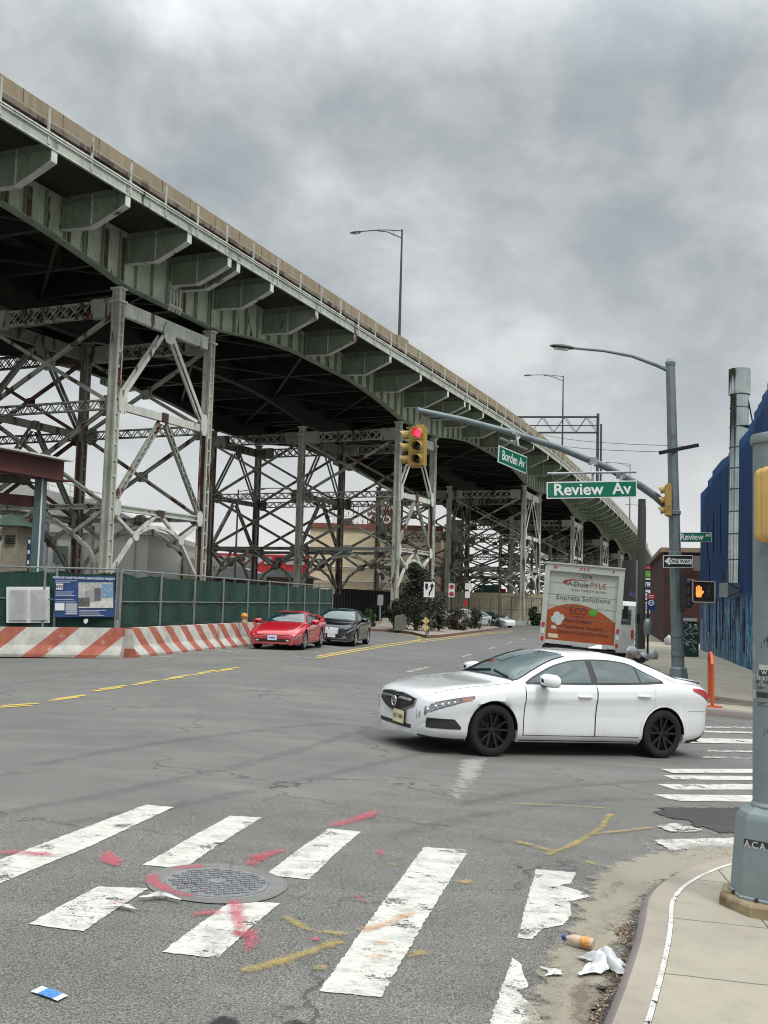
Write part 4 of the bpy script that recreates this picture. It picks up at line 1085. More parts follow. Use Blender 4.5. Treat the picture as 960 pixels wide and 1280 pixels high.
mb.tube(ring, .008, 6); mb.tube([T((xb, -.02, .64)), T((xb, -.045, .535))], .008, 6); mb.tube([T((xb, .02, .64)), T((xb, .045, .535))], .008, 6); mb.tube([T((xb, -.035, .58)), T((xb, .035, .58))], .007, 6)
mb.build('emblem', M_chrome, gr, smooth=True)
fpatch('lower_intake', lambda y: (.285, .335), [-.46+.046*i for i in range(21)], M_blackpl, .006)
spatch('fog_vent', .10, .52, lambda x: .335, lambda x: .335+.125*min(1, max(.05, (.55-x)/.12)), M_blackpl, .005, nx=14)
spatch('lip_trim', .02, .60, lambda x: smoothi(K['z0'], x)+.0, lambda x: smoothi(K['z0'], x)+.022, M_blackpl, .006)
spatch('lip_trim', 4.22, 4.66, lambda x: smoothi(K['z0'], x)+.0, lambda x: smoothi(K['z0'], x)+.05, M_blackpl, .006)
spatch('bumper_seam', 4.20, 4.62, lambda x: .66, lambda x: .665, mat('seam_grey', (.25, .25, .25), .6), .002, nz=1)
pl = MB().obox(T((-.025, -.16, .405)), (.008, 0, 0), (0, .155, 0), (0, 0, .08)).build('number_plate', mat('plate_cream', (.66, .60, .36), .5), o)
text('plate_text', 'HDT 4083', T((-.034, -.16, .405)), (0, -1, 0), (0, 0, 1), .075, mat('plate_ink', (.06, .07, .12), .6), pl, bold=.02, wscale=.85)
MB().obox(T((-.02, -.16, .405)), (.006, 0, 0), (0, .17, 0), (0, 0, .092)).build('plate_frame', M_blackpl, pl)
mb = MB(); rows = [[T((x, w_*cos(a), 1.435+h_*sin(a)+.0)) for a in [pi*i/8 for i in range(9)]] for x, w_, h_ in ((3.05, .01, .005), (3.12, .025, .03), (3.25, .03, .06), (3.28, .02, .055), (3.29, .01, .01))]
mb.grid(rows); mb.build('roof_antenna', M_whitecar, o, smooth=True)
mb = MB(); mb.grid([[T((x, y, smoothi(K['zc'], x)+.006-.08*(y/.7)**2*.0)) for y in [-.62+.155*i for i in range(9)]] for x in (4.50, 4.56, 4.62)]); mb.grid([[T((x-.03*(abs(y)/.62)**2, y, z-.03*(abs(y)/.62)**2)) for y in [-.62+.155*i for i in range(9)]] for x, z in ((4.48, 1.068), (4.58, 1.082), (4.66, 1.086), (4.66, 1.066), (4.54, 1.05))])
mb.build('boot_lip', M_whitecar, o, smooth=50)
for sd in (-1, 1):
    MB().beam(T((1.45, 0+sd*.05, top_z(1.45, 0)+.02)), T((1.36, sd*.55, top_z(1.36, .55)+.022)), .02, .02).build('wiper', M_blackpl, o)
FA = V((140/95.0, 13.68, 0)); RA = V((344/87.8, 14.82, 0))
# contact points seen are the near-side tyres; move to the centre line
fw = (FA-RA).normalized(); sdv = V((-fw.y, fw.x, 0))
if sdv.y < 0: sdv = -sdv
FA += sdv*.82; RA += sdv*.82
o.scale = (1, 1, 1); place(o, gp(FA.x, FA.y), gp(RA.x, RA.y))
# red coupe
M_redcar = gloss('car_paint_red', (.50, .010, .022), .15)
CUP = dict(L=4.56, xa=(.98, 3.45), R=.325, arch=.358,
    zc=[(0, .46), (.04, .55), (.2, .64), (.6, .74), (1.1, .84), (1.45, .90), (1.8, 1.06), (2.2, 1.21), (2.5, 1.27), (2.8, 1.28), (3.2, 1.235), (3.7, 1.08), (4.1, .96), (4.4, .94), (4.52, .90), (4.56, .74)],
    zb=[(0, .40), (.05, .48), (.2, .56), (.6, .68), (1.1, .77), (1.6, .82), (2.5, .86), (3.3, .90), (4.0, .91), (4.4, .88), (4.52, .80), (4.56, .62)],
    hw=[(0, .62), (.03, .72), (.12, .81), (.3, .87), (.7, .91), (1.3, .915), (2.4, .905), (3.3, .92), (4.0, .91), (4.4, .85), (4.56, .70)],
    ht=[(0, .50), (.1, .64), (.5, .72), (1.4, .74), (2.2, .59), (2.7, .56), (3.2, .57), (3.8, .64), (4.3, .70), (4.56, .55)],
    z0=[(0, .20), (.2, .17), (.6, .16), (4.0, .18), (4.3, .22), (4.56, .32)])
o, K, T, sec, side_y, top_z, front_x, spatch, fpatch = make_car('coupe', 'red low sports coupe with pop-up headlights driving past the striped barrier', 'car', M_redcar, P=CUP, dlo=((1.62, 2.60), (2.70, 3.35)), doors=((1.50, 2.72),), glass_x=(1.50, 2.25, 2.95, 3.95), hl=((.03, .34), 0))
wheels(o, K, T, M_rims); mirror(o, K, T, M_redcar, 1.75)
fpatch('lower_intake', lambda y: (.27, .37), [-.62+.062*i for i in range(21)], M_blackpl, .006)
fpatch('bumper_strip', lambda y: (.475, .495), [-.66+.066*i for i in range(21)], M_blackpl, .005)
for sd in (-1, 1):
    fpatch('fog_lamp', lambda y: (.30, .345), [sd*.52+.02*i-.05 for i in range(6)], mat('fog_warm', (.7, .62, .5), .2), .014)
    q = MB(); q.grid([[T((x, sd*y, top_z(x, y)+.006)) for y in (.40, .5, .6)] for x in (.30, .45, .62)]); q.build('pop_up_headlight', mat('coupe_lamp_cover', (.40, .03, .04), .2, coat=1), o)
pl = MB().obox(T((-.02, 0, .405)), (.008, 0, 0), (0, .155, 0), (0, 0, .08)).build('number_plate', mat('plate_white', (.7, .72, .75), .5), o)
MB().obox(T((-.03, 0, .402)), (.002, 0, 0), (0, .11, 0), (0, 0, .022)).build('plate_band', mat('plate_blue', (.05, .2, .5), .5), pl)
mb = MB(); pts = [T((x, y, z)) for x, y, z in ((4.25, -.72, .90), (4.28, -.70, 1.02), (4.30, -.55, 1.10), (4.30, 0, 1.12), (4.30, .55, 1.10), (4.28, .70, 1.02), (4.25, .72, .90))]
for a, b in zip(pts, pts[1:]): mb.beam(a, b, .16, .045, (0, 0, 1))
mb.build('rear_wing', M_redcar, o)
mb = MB()
for sd in (-1, 1): mb.beam(T((1.6, sd*.35, .92)), T((1.48, sd*.1, .90)), .03, .02)
def drive(o, u, v, a, wb, side=1):
    p = G(u, v); f_ = V((-sin(a), -cos(a), 0)); lat = V((cos(a), -sin(a), 0))
    c = V((p.x, p.y, 0)) - lat*.80*side
    place(o, gp(c.x, c.y), gp(*(c-f_*wb)[:2]))
drive(o, 378, 812.5, radians(9.5), 2.47)
# black sedan
M_blackcar = gloss('car_paint_black', (.005, .005, .006), .12, .35)
o, K, T, sec, side_y, top_z, front_x, spatch, fpatch = make_car('sedan', 'shiny black luxury sedan following close behind the red coupe', 'car', M_blackcar, scale=(1.03, 1.02, 1.02))
wheels(o, K, T, M_rims, 9); mirror(o, K, T, M_blackcar)
gr = fpatch('grille', lambda y: (.45, .69-.02*abs(y)), [-.36+.045*i for i in range(17)], mat('grille_silver_mesh', (.42, .43, .44), .3, .8, var=.5, scale=60), .010)
for q in range(8):
    z_ = .47+.027*q; MB().tube([T((front_x(y, z_)-.018, y, z_)) for y in [-.35+.07*i for i in range(11)]], .006, 5).build('grille_bar', M_chrome, gr)
fpatch('lower_intake', lambda y: (.28, .36), [-.62+.062*i for i in range(21)], M_blackpl, .006)
mb = MB(); mb.tube([T((front_x(y, .30)-.012, y, .27+.05*abs(y))) for y in [-.72+.08*i for i in range(19)]], .012, 6); mb.build('chrome_strip', M_chrome, o)
for sd in (-1, 1): fpatch('fog_lamp', lambda y: (.33, .40), [sd*.60+.02*i-.06 for i in range(7)], M_lampc, .014)
pl = MB().obox(T((-.03, -.12, .40)), (.008, 0, 0), (0, .155, 0), (0, 0, .08)).build('number_plate', mat('plate_white', (.7, .72, .75), .5), o)
drive(o, 441, 808, radians(9.0), 2.86)
# cars parked far off beside the fence
def parked(name, label, cat, paint, u, v, a, scale=(1, 1, 1), grp='cars parked by the far fence', away=False):
    o, K, T, *_ = make_car(name, label, cat, paint, scale=scale, detail=1); wheels(o, K, T, M_rims); mirror(o, K, T, paint)
    p = G(u, v); f_ = V((-sin(a), -cos(a), 0)); c = V((p.x, p.y, 0)); place(o, gp(c.x, c.y), gp(*(c-f_*2.7)[:2])); return o
parked('parked_car', 'small white sedan parked beside the far fence under the viaduct', 'car', gloss('car_paint_white2', (.72, .73, .74)), 630, 784.5, radians(-38))
parked('parked_car', 'dark sport utility car parked left of the far white sedan', 'car', M_blackcar, 609, 784, radians(8), (1, 1, 1.12))
parked('parked_car', 'silver car parked behind the island shrubs', 'car', gloss('car_paint_silver', (.42, .44, .46), .25), 586, 783, radians(30), (1, 1, 1.1))
parked('parked_car', 'pale grey van-like car half hidden behind the island shrubs, leftmost of the parked row', 'car', gloss('car_paint_palegrey', (.55, .57, .58), .25), 556, 781, radians(60), (1, 1, 1.2))
# ------------------------------------------------------------------ box truck
M_tw = mat('truck_white', (.50, .51, .47), .45, var=.08, dirt=(.35, .34, .29), dthr=.6)
M_tdoor = mat('truck_door_pale', (.48, .50, .44), .5, var=.07, dirt=(.36, .37, .31), dthr=.58)
M_tor = mat('truck_orange', (.36, .072, .016), .5, var=.12)
M_tk = mat('truck_dark_text', (.09, .025, .02), .6)
M_tg = mat('truck_grey_text', (.10, .11, .11), .6)
M_tr = mat('truck_red', (.38, .02, .03), .5)
tr = thing('box_truck', 'white delivery box truck with orange lower rear door, leaning to the kerb', 'truck')
# local frame: x right, y forwards (away), z up; origin on the ground under the rear doors
W2, H0, H1, LT = 1.28, .90, 3.52, 7.2
mb = MB(); mb.box((0, LT/2+.02, (H0+H1)/2), (2*W2, LT-.04, H1-H0)); mb.build('cargo_box', M_tw, tr)
mb = MB()
for sx_ in (-1, 1): mb.box((sx_*(W2-.085), -.05, (H0+H1)/2), (.17, .14, H1-H0))
mb.box((0, -.05, H1-.12), (2*W2-.34, .14, .24)); mb.box((0, -.06, H1+.02), (2*W2+.02, .2, .05)); mb.box((0, -.05, H0+.06), (2*W2-.34, .14, .12))
mb.build('door_frame', M_tw, tr)
dw = W2-.17; zb0, zt0 = H0+.12, H1-.24
rd = MB().box((0, -.012, (zb0+zt0)/2), (2*dw, .03, zt0-zb0)).build('rear_door', M_tdoor, tr)
for q in range(1, 6):
    MB().box((0, -.031, lerp(zb0, zt0, q/6)), (2*dw, .006, .012)).build('door_joint', mat('truck_joint', (.22, .23, .2), .6), rd)
arcz = lambda x: zb0+1.23-(.36 if x > -.22 else .42)*((x+.22)/dw)**2
mb = MB(); pts = [(-dw+.01+i*(2*dw-.02)/30) for i in range(31)]
mb.grid([[(x, -.030, zb0+.01) for x in pts], [(x, -.030, arcz(x)) for x in pts]]); mb.build('orange_panel', M_tor, rd)
FR = (1, 0, 0); UP = (0, 0, 1)
tx = lambda body, x, z, size, m, **kw: text('lettering', body, (x, -.034, z), FR, UP, size, m, rd, **kw)
tx('15578', .05, zt0-.12, .16, M_tg, bold=.01)
tx('A.', -.42, zt0-.37, .21, M_tg, bold=.015); tx('Duie', -.08, zt0-.38, .24, M_tg, bold=.012, wscale=1.05); tx('PYLE', .46, zt0-.38, .24, mat('truck_pyle_red', (.30, .10, .09), .5), wscale=1.05)
tx('PEOPLE. THROUGH. DELIVERY.', .18, zt0-.57, .085, M_tg)
tx('Express Solutions', .02, zt0-.84, .235, M_tg, wscale=1.05)
tx('ECO', -.10, zb0+1.00, .32, M_tk, bold=.0, wscale=.9); tx('DRIVE LINE', -.10, zb0+.82, .08, M_tk)
tx('Home Delivery', -.10, zb0+.68, .145, M_tk, bold=.015); tx('E-Commerce Solutions', .02, zb0+.49, .15, M_tk, bold=.015); tx('Dedicated & Same Day Service', .08, zb0+.30, .15, M_tk, bold=.015, wscale=.88)
mb = MB()   # swoosh
sw = [(-.70, zt0-.34), (-.62, zt0-.27), (-.40, zt0-.225), (.10, zt0-.22), (.16, zt0-.235), (-.35, zt0-.25), (-.52, zt0-.30), (-.55, zt0-.36), (-.48, zt0-.44)]
mb.add([(x, -.035, z) for x, z in sw], [tuple(range(len(sw)))]); mb.build('swoosh', M_tr, rd)
mb = MB(); pts = [(.22+.30*t_, -.035, zb0+1.00+.12*sin(pi*t_)**.8*(1 if e else -1)) for e, rng in ((1, range(9)), (0, range(8, -1, -1))) for t_ in [q/8 for q in rng]]
mb.add(pts, [tuple(range(len(pts)))]); mb.build('green_leaf', mat('leaf_green_sign', (.10, .35, .04), .5), rd)
mb = MB()
for a_ in range(4):
    cx_, cz_ = -.75+.11*cos(a_*pi/2+.3), zb0+.72+.11*sin(a_*pi/2+.3)
    mb.add([(cx_+.115*cos(2*pi*i/16), -.0345-.0006*a_, cz_+.115*sin(2*pi*i/16)) for i in range(16)], [tuple(range(16))])
mb.build('clover_sticker', mat('sticker_pale', (.55, .58, .55), .5), rd)
MB().box((-.86, -.036, zb0+.42), (.16, .004, .10)).build('sticker', mat('sticker_pale', (.55, .58, .55), .5), rd)
pl = MB().box((-.86, -.04, zb0+.14), (.32, .01, .13)).build('number_plate', mat('plate_cream', (.66, .60, .36), .5), rd)
for x in (-.98, -.92, -.12, .0, .12, .92): MB().box((x, -.135, H1-.1), (.06, .03, .04)).build('marker_light', mat('marker_red', (.5, .03, .02), .3), tr)
for sx_ in (-1, 1):
    for z_ in (1.05, 1.28, 1.51): MB().box((sx_*(W2-.085), -.13, z_), (.09, .03, .13)).build('tail_light', mat('marker_red' if z_ != 1.28 else 'marker_white', (.5, .03, .02) if z_ != 1.28 else (.7, .7, .68), .3), tr)
for q in range(7): MB().box((-1.0+q*.333, -.125, H0+.045), (.16, .01, .05)).build('reflector_strip', mat('reflector', (.6, .6, .58) if q % 2 else (.6, .6, .58), .3), tr)
mb = MB(); mb.box((0, .02, .62), (2.2, .12, .10)); mb.box((0, .25, .78), (2.3, .6, .14))
for sx_ in (-1, 1): mb.box((sx_*.6, .1, .72), (.1, .1, .3)); mb.box((sx_*.45, 3.8, .78), (.12, 7, .22))
mb.build('rear_bumper', M_blackpl, tr)
for sx_ in (-1, 1):
    MB().box((sx_*1.05, .85, .48), (.36, .02, .6)).build('mud_flap', M_blackpl, tr)
    for y_ in (1.7, 8.6):
        w = MB().lathe([(.28, -.14), (.46, -.15), (.49, -.1), (.49, .1), (.46, .15), (.28, .14)], (sx_*1.03, y_, .49), (sx_, 0, 0), 28, close=True).build('wheel', M_tyre, tr, smooth=40)
        MB().lathe([(0, .02), (.1, .06), (.14, 0), (.28, .04), (.3, 0), (0, -.05)], (sx_*1.07, y_, .49), (sx_, 0, 0), 20).build('rim', M_tw, w)
mb = MB(); cab = [(LT+.25, .75), (LT+2.5, .75), (LT+2.55, 1.5), (LT+1.95, 2.65), (LT+.35, 2.75)]
mb.prism([(-1.15, y_, z_) for y_, z_ in cab], (2.3, 0, 0)); mb.build('cab', M_tw, tr)
for sx_ in (-1, 1):
    MB().box((sx_*1.155, LT+1.4, 2.05), (.01, 1.1, .7)).build('cab_window', M_glass, tr)
    mr = MB().box((sx_*1.5, LT+2.1, 2.1), (.2, .08, .5)).build('mirror', M_blackpl, tr)
for i_, (y_, z_, c_) in enumerate(((1.8, 2.6, (.30, .04, .05)), (1.8, 1.9, (.04, .05, .12)), (1.9, 1.35, (.05, .22, .10)))):
    MB().box((W2+.006, y_+.6, z_), (.008, 3.2, .55)).build('side_lettering', mat('truck_side_%d' % i_, c_, .5), tr)
tr.rotation_euler = (0, radians(3.9), -radians(12.6)); tr.location = gp(6.42, 34.2)
# ------------------------------------------------------------------ traffic signals and signs at the far corner
M_pole = mat('pole_galvanised', (.165, .205, .215), .5, .25, var=.14, scale=2.5, dirt=(.09, .10, .10), dthr=.6)
M_yel = mat('signal_yellow', (.36, .235, .055), .45, var=.12, scale=6, dirt=(.16, .10, .03), dthr=.62)
M_green = mat('sign_green', (.004, .14, .075), .4, var=.06)
M_signw = mat('sign_white', (.72, .74, .74), .4, var=.04)
M_signb = mat('sign_black', (.01, .01, .012), .45)
M_alu = mat('sign_back_alu', (.32, .33, .34), .4, .6)
M_bk = mat('matt_black', (.008, .008, .008), .7)
def octo(mb, pts, rs): return mb.tube(pts, rs, 8)
PY = POLE.y
pb = AY(848, 846, PY); pt_ = AY(838, 455, PY); pb.z = gz(pb.x)+.15
sp = thing('traffic_signal_pole', 'tall grey octagonal signal pole with mast arm and cobra lamp at the far corner', 'signal pole', tuple(pb))
MB().tube([pb, pb.lerp(pt_, .5), pt_], [.19, .165, .135], 8).build('pole', M_pole, sp)
mb = MB(); mb.lathe([(.33, -.02), (.33, .10), (.29, .14), (.25, .42), (.20, .47)], pb, n=8); mb.build('base', M_pole, sp)
for v_ in (640, 690, 789, 812):
    t_ = (846-v_)/(846-455.); c_ = pb.lerp(pt_, t_); MB().lathe([(.185, -.06), (.20, -.05), (.20, .05), (.185, .06)], c_, n=12).build('band', M_pole, sp)
MB().lathe([(.15, -.05), (.16, .05), (.09, .16), (.02, .19)], pt_, n=8).build('cap', M_pole, sp)
armpx = [(841, 640, 31), (820, 621, 30.9), (800, 607, 30.7), (760, 585, 30.3), (700, 560, 29.6), (640, 541, 28.9), (580, 525, 28.2), (524, 513, 27.6)]
arm = [AY(*a) for a in armpx]
MB().tube(arm, [.125, .12, .115, .108, .098, .088, .08, .072], 10).build('mast_arm', M_pole, sp, smooth=True)
mb = MB(); e = arm[-1]; mb.lathe([(.085, 0), (.085, .05), (.02, .07)], e, axis=(arm[-1]-arm[-2]), n=10); mb.build('arm_cap', M_pole, sp)
lp = [AY(836, 463, 31), AY(820, 456, 31), AY(790, 445, 31), AY(755, 438.5, 31), (AY(716, 435, 31))]
lm = MB().tube(lp, [.07, .06, .052, .045, .04], 8).build('lamp_arm', M_pole, sp, smooth=True)
e = lp[-1]; ad_ = (AY(688, 432, 31)-e).normalized(); L = .70; sd_ = ad_.cross(Z)
mb = MB(); rows = [[e+ad_*(x_*L)+sd_*(w_*cos(t_))+Z*(h_*sin(t_)) for t_ in [2*pi*q_/12 for q_ in range(12)]] for x_, w_, h_ in ((-.05, .04, .04), (.12, .09, .06), (.45, .15, .085), (.8, .12, .06), (1, .03, .02))]
mb.grid(rows, close=True); mb.add(rows[-1], [tuple(range(12))]); lh = mb.build('lamp_head', mat('lamp_head_grey', (.05, .055, .06), .5), lm, smooth=True)
MB().obox(e+ad_*L*.5-Z*.075, ad_*.2, sd_*.09, Z*.012).build('lens', mat('lamp_lens', (.5, .5, .48), .2), lh)
MB().beam(AY(825, 566, 30.4), AY(872, 556.5, 31.6), .09, .11).build('cross_arm', M_bk, sp)
def signal(name, label, c, face, lit=0, bodym=None, s=1.0, group=None, visor=.22, hang=None):
    """three-lens head; c = centre of the front face, face = direction it looks"""
    bodym = bodym or M_yel; f = V(face); f.z = 0; f.normalize(); r = V((-f.y, f.x, 0)); c = V(c); H = 1.05*s; w = .17*s; d = .10*s
    o = thing(name, label, 'traffic light', tuple(c-Z*H/2), group)
    mb = MB(); mb.obox(c-f*d, f*d, r*w, Z*H/2)
    mb.obox(c-f*d+Z*(H/2+.03), f*d*.6, r*w*.6, Z*.03); mb.obox(c-f*d-Z*(H/2+.02), f*d*.6, r*w*.6, Z*.02)
    mb.build('housing', bodym, o)
    for i in range(3):
        z_ = (1-i)*H/3
        dr = MB().obox(c+f*.012+Z*z_, f*.014, r*w*.95, Z*H/6*.94).build('lens_door', bodym, o)
        col = [('signal_red_lit', (.9, .02, .06)), ('signal_amber_off', (.012, .01, .006)), ('signal_green_off', (.006, .01, .01))][i]
        lm_ = mat(col[0], col[1], .3, emit=3.2 if (i == 0 and lit) else 0) if (i or lit) else mat('signal_red_off', (.03, .006, .006), .3)
        mb = MB(); mb.lathe([(0, .02), (.07*s, .014), (.115*s, 0), (.115*s, -.01)], c+f*.03+Z*z_, axis=f, n=20); mb.build('lens', lm_, dr, smooth=True)
        mb = MB(); n = 18; rr = .135*s; rows = []
        for k_ in range(n+1):
            a = radians(-42+264*k_/n); dd = (r*cos(a)+Z*sin(a)); ln = visor*(1 if 0 <= k_ else 1)*(.62+.38*max(0, sin(a)))
            rows.append([c+Z*z_+f*.02+dd*rr, c+Z*z_+f*(.02+ln)+dd*rr*.99-Z*.02, c+Z*z_+f*(.02+ln)+dd*(rr-.01)-Z*.02, c+Z*z_+f*.02+dd*(rr-.012)])
        mb.grid(rows, close=True); mb.build('visor', bodym, dr, smooth=40)
    return o
c1 = AY(523, 557.5, 27.4); f1 = V((-.42, -1, 0))
signal('traffic_light', 'yellow three-lens traffic light showing red, hanging at the end of the mast arm', c1, f1, lit=1, visor=.26)
c2_ = AY(512.5, 559.5, 27.75); signal('traffic_light', 'yellow traffic light facing left, hung beside the red-lit head on the mast arm', c2_, (-1, .12, 0), visor=.27, s=.96)
hg = thing('signal_hanger', 'twisted wire and bracket hanging the end signals below the mast arm', 'bracket', tuple(arm[-1]-Z*.4))
mb = MB(); a_ = arm[-1]+(arm[-2]-arm[-1])*.05
mb.tube([a_-Z*.05, a_-Z*.22+V((.03, 0, 0)), AY(522, 533, 27.6)], .022, 6); mb.tube([a_-Z*.06, a_+V((-.12, 0, -.12)), a_+V((-.15, 0, -.27)), a_+V((-.02, 0, -.34)), a_+V((.12, 0, -.30)), a_+V((.02, 0, -.1))], .010, 5)
mb.beam(AY(508, 535, 27.62), AY(536, 534, 27.58), .06, .05); mb.build('bracket', mat('bracket_rusty', (.14, .10, .06), .6), hg)
signal('traffic_light', 'yellow traffic light fixed to the pole just under the mast arm, facing left', AY(832, 625.5, 30.7), (-1, .25, 0), s=.86, visor=.2)
o4 = signal('traffic_light', 'black traffic light low on the signal pole beside the pedestrian signal', AY(858, 742, 30.6), (1, -.35, 0), bodym=mat('signal_black', (.012, .014, .012), .5), s=.92, visor=.22, lit=0)
def board(name, corners, m, th=.02, parent=None, org=None):
    """flat plate from four picture corners placed in 3D: tl, tr, br, bl"""
    a, b, c, d = [V(p) for p in corners]; n = (b-a).cross(d-a).normalized()
    if n.dot(EYE-a) < 0: n = -n
    return MB().prism([a-n*th, b-n*th, c-n*th, d-n*th], n*th).build(name, m, parent, org=org), n
def inset(corners, f_, n, lift):
    a, b, c, d = [V(p) for p in corners]; x = (b-a).normalized(); y = (a-d).normalized(); g = f_
    return [a+x*g-y*g+n*lift, b-x*g-y*g+n*lift, c-x*g+y*g+n*lift, d+x*g+y*g+n*lift]
def rectpx(u0, v0, u1, v1, Y): return [AY(u0, v0, Y), AY(u1, v0, Y), AY(u1, v1, Y), AY(u0, v1, Y)]
def street_sign(name, label, corners, body, size, group, tw=1.0, extra=None, edge=.03, toff=(0, 0)):
    ctr = sum([V(p) for p in corners], V((0, 0, 0)))/4
    o = thing(name, label, 'street sign', tuple(ctr), group)
    b_, n = board('plate', corners, M_signw, .02, o)
    q = inset(corners, edge, n, .003); board('face', [p+n*.002 for p in q], M_green, .003, b_)
    x = (V(corners[1])-V(corners[0])).normalized(); y = (V(corners[0])-V(corners[3])).normalized()
    text('lettering', body, ctr+n*.009+x*toff[0]+y*toff[1], x, n.cross(x), size, M_signw, b_, bold=.02, wscale=tw)
    return o, ctr, n, x
rv = [AY(683.5, 602.5, 29.0), AY(796, 600.5, 29.6), AY(796, 621.5, 29.6), AY(683.5, 623.5, 29.0)]
o, ctr, n, x = street_sign('street_name_sign', 'large green sign reading Review Av hanging under the mast arm', rv, 'Review  Av', .46, None, 1.12)
mb = MB(); mb.tube([AY(684, 592, 29.1), AY(795, 590, 29.6)], .035, 8); mb.build('support_rod', M_alu, o)
for u_ in (741, 776):
    t_ = (u_-683)/113; Yc = 29.0+.6*t_; ay = interp([(700, 560), (741, 575.5), (776, 593)], u_)
    mb = MB(); mb.tube([AY(u_, ay, Yc+.5), AY(u_, 591, Yc+.1), AY(u_, 603, Yc+.03)], .04, 6); mb.obox(AY(u_, ay+1, Yc+.45), (.11, 0, 0), (0, .11, 0), (0, 0, .1)); mb.build('clamp', M_alu, o)
YB0, YB1 = 27.6, 29.2
bd = [AY(624, 556.5, YB0), AY(659, 571.2, YB1), AY(658, 592.5, YB1), AY(622.8, 577.6, YB0)]
o, ctr, n, x = street_sign('street_name_sign', 'green sign reading Borden Av hanging askew under the mast arm', bd, 'Borden Av', .36, None, .95)
mb = MB(); mb.tube([AY(626, 548, YB0), AY(658.5, 562, YB1)], .03, 8); mb.tube([AY(646, 545.5, 28.6), AY(648, 558, 28.5)], .035, 6); mb.tube([AY(640, 541, 28.7), AY(650, 546, 28.7), AY(645, 553, 28.6), AY(638, 551, 28.5)], .03, 6); mb.build('clamp', M_alu, o)
sm = rectpx(850.5, 665.5, 889.5, 677.5, 30.85)
o, ctr, n, x = street_sign('street_name_sign', 'small green sign reading Review Av on the signal pole above the one way sign', sm, 'Review', .26, None, .92, edge=.012, toff=(-.13, 0))
text('lettering', 'AV', ctr+n*.009+x*.36+Z*.05, x, Z, .13, M_signw, o, bold=.02)
ow = rectpx(829, 694, 866, 709.5, 30.7); ctr = sum(ow, V((0, 0, 0)))/4
o = thing('one_way_sign', 'black and white one way sign with a left arrow on the signal pole', 'road sign', tuple(ctr))
b_, n = board('plate', ow, M_signw, .015, o); q = inset(ow, .018, n, .004); board('face', q, M_signb, .002, b_)
x = V((1, 0, 0)); w_, h_ = .40, .12
mb = MB(); ap = [(-w_, 0), (-w_*.62, .13), (-w_*.62, .075), (w_, .075), (w_, -.075), (-w_*.62, -.075), (-w_*.62, -.13)]
mb.add([ctr+n*.008+x*a+Z*b for a, b in ap], [tuple(range(7))]); mb.build('arrow', M_signw, b_)
text('lettering', 'ONE WAY', ctr+n*.011+x*.05, x, Z, .14, M_signb, b_, bold=.025, wscale=.95)
ps = rectpx(865.5, 726.5, 893.5, 753, 30.2); ctr = sum(ps, V((0, 0, 0)))/4
o = thing('pedestrian_signal', 'pedestrian signal with lit orange hand on the far signal pole', 'pedestrian signal', tuple(ctr))
x = V((1, 0, 0)); n = V((0, -1, 0))
b_ = MB().obox(ctr+V((0, .12, 0)), x*.33, V((0, .12, 0)), Z*.31).build('housing', M_bk, o)
mb = MB(); fr_ = [(-.32, -.30), (.32, -.30), (.32, .30), (-.32, .30)]
for (a, b), (c, d) in zip(fr_, fr_[1:]+fr_[:1]): mb.beam(ctr+n*.01+x*a+Z*b, ctr+n*.01+x*c+Z*d, .03, .035, (0, 1, 0))
mb.build('frame', mat('frame_pinkish', (.42, .36, .33), .5), b_)
M_hand = mat('hand_orange_lit', (1.0, .22, .04), .4, emit=1.6)
mb = MB()
hc = ctr+n*.016+x*-.13
def poly2(mb, pts, o_, lift=0): mb.add([o_+x*a+Z*b+n*lift for a, b in pts], [tuple(range(len(pts)))])
poly2(mb, [(-.075, -.16), (.055, -.16), (.085, -.05), (.075, .03), (-.095, .03), (-.10, -.08)], hc)
for i, (fx, hh) in enumerate(((-.078, .13), (-.034, .165), (.010, .16), (.054, .12))):
    poly2(mb, [(fx-.017, .025), (fx+.017, .025), (fx+.017, hh), (fx+.008, hh+.015), (fx-.008, hh+.015), (fx-.017, hh)], hc, .0006*(i+1))
poly2(mb, [(.07, -.09), (.135, -.01), (.12, .03), (.095, .03), (.065, -.03)], hc, .0035)
mb.build('hand_symbol', M_hand, b_)
mb = MB(); wc = ctr+n*.016+x*.15
mb.lathe([(0, .0), (.028, 0), (.028, .002), (0, .002)], wc+Z*.15, axis=n, n=12)
for a, b, c, d, ww in ((0, .11, -.01, -.01, .05), (-.01, -.01, .05, -.15, .028), (-.01, -.01, -.07, -.15, .028), (0, .10, .06, .02, .02), (0, .10, -.06, .01, .02)):
    mb.beam(wc+x*a+Z*b, wc+x*c+Z*d, .004, ww, (1, 0, 0))
mb.build('walking_symbol', mat('walker_off', (.07, .065, .06), .5), b_)
mb = MB(); mb.beam(AY(850, 726, 30.6), AY(880, 728, 30.4), .04, .05); mb.beam(AY(850, 754.5, 30.6), AY(880, 754, 30.4), .04, .05); mb.build('mounting_arm', mat('mount_tan', (.30, .20, .10), .6), o)
# wires from the pole back to the gantry
GY = 195.0
for i, (a, b, lb) in enumerate((((828, 565, 30.5), (640, 532, GY), 'lower thin black overhead wire running left from the signal pole crossarm'), ((868, 558, 31.5), (640, 524, GY), 'upper thin black overhead wire running left from the signal pole crossarm'))):
    p, q = AY(*a), AY(*b); pts = [p.lerp(q, t/14)-Z*(1.1*4*(t/14)*(1-t/14)) for t in range(15)]
    m_ = MB(); m_.tube(pts, [.012+.03*t/14 for t in range(15)], 4); ob = m_.build('overhead_wire', M_bk, None, org=p); tag(ob, lb, 'wire', 'overhead wires')
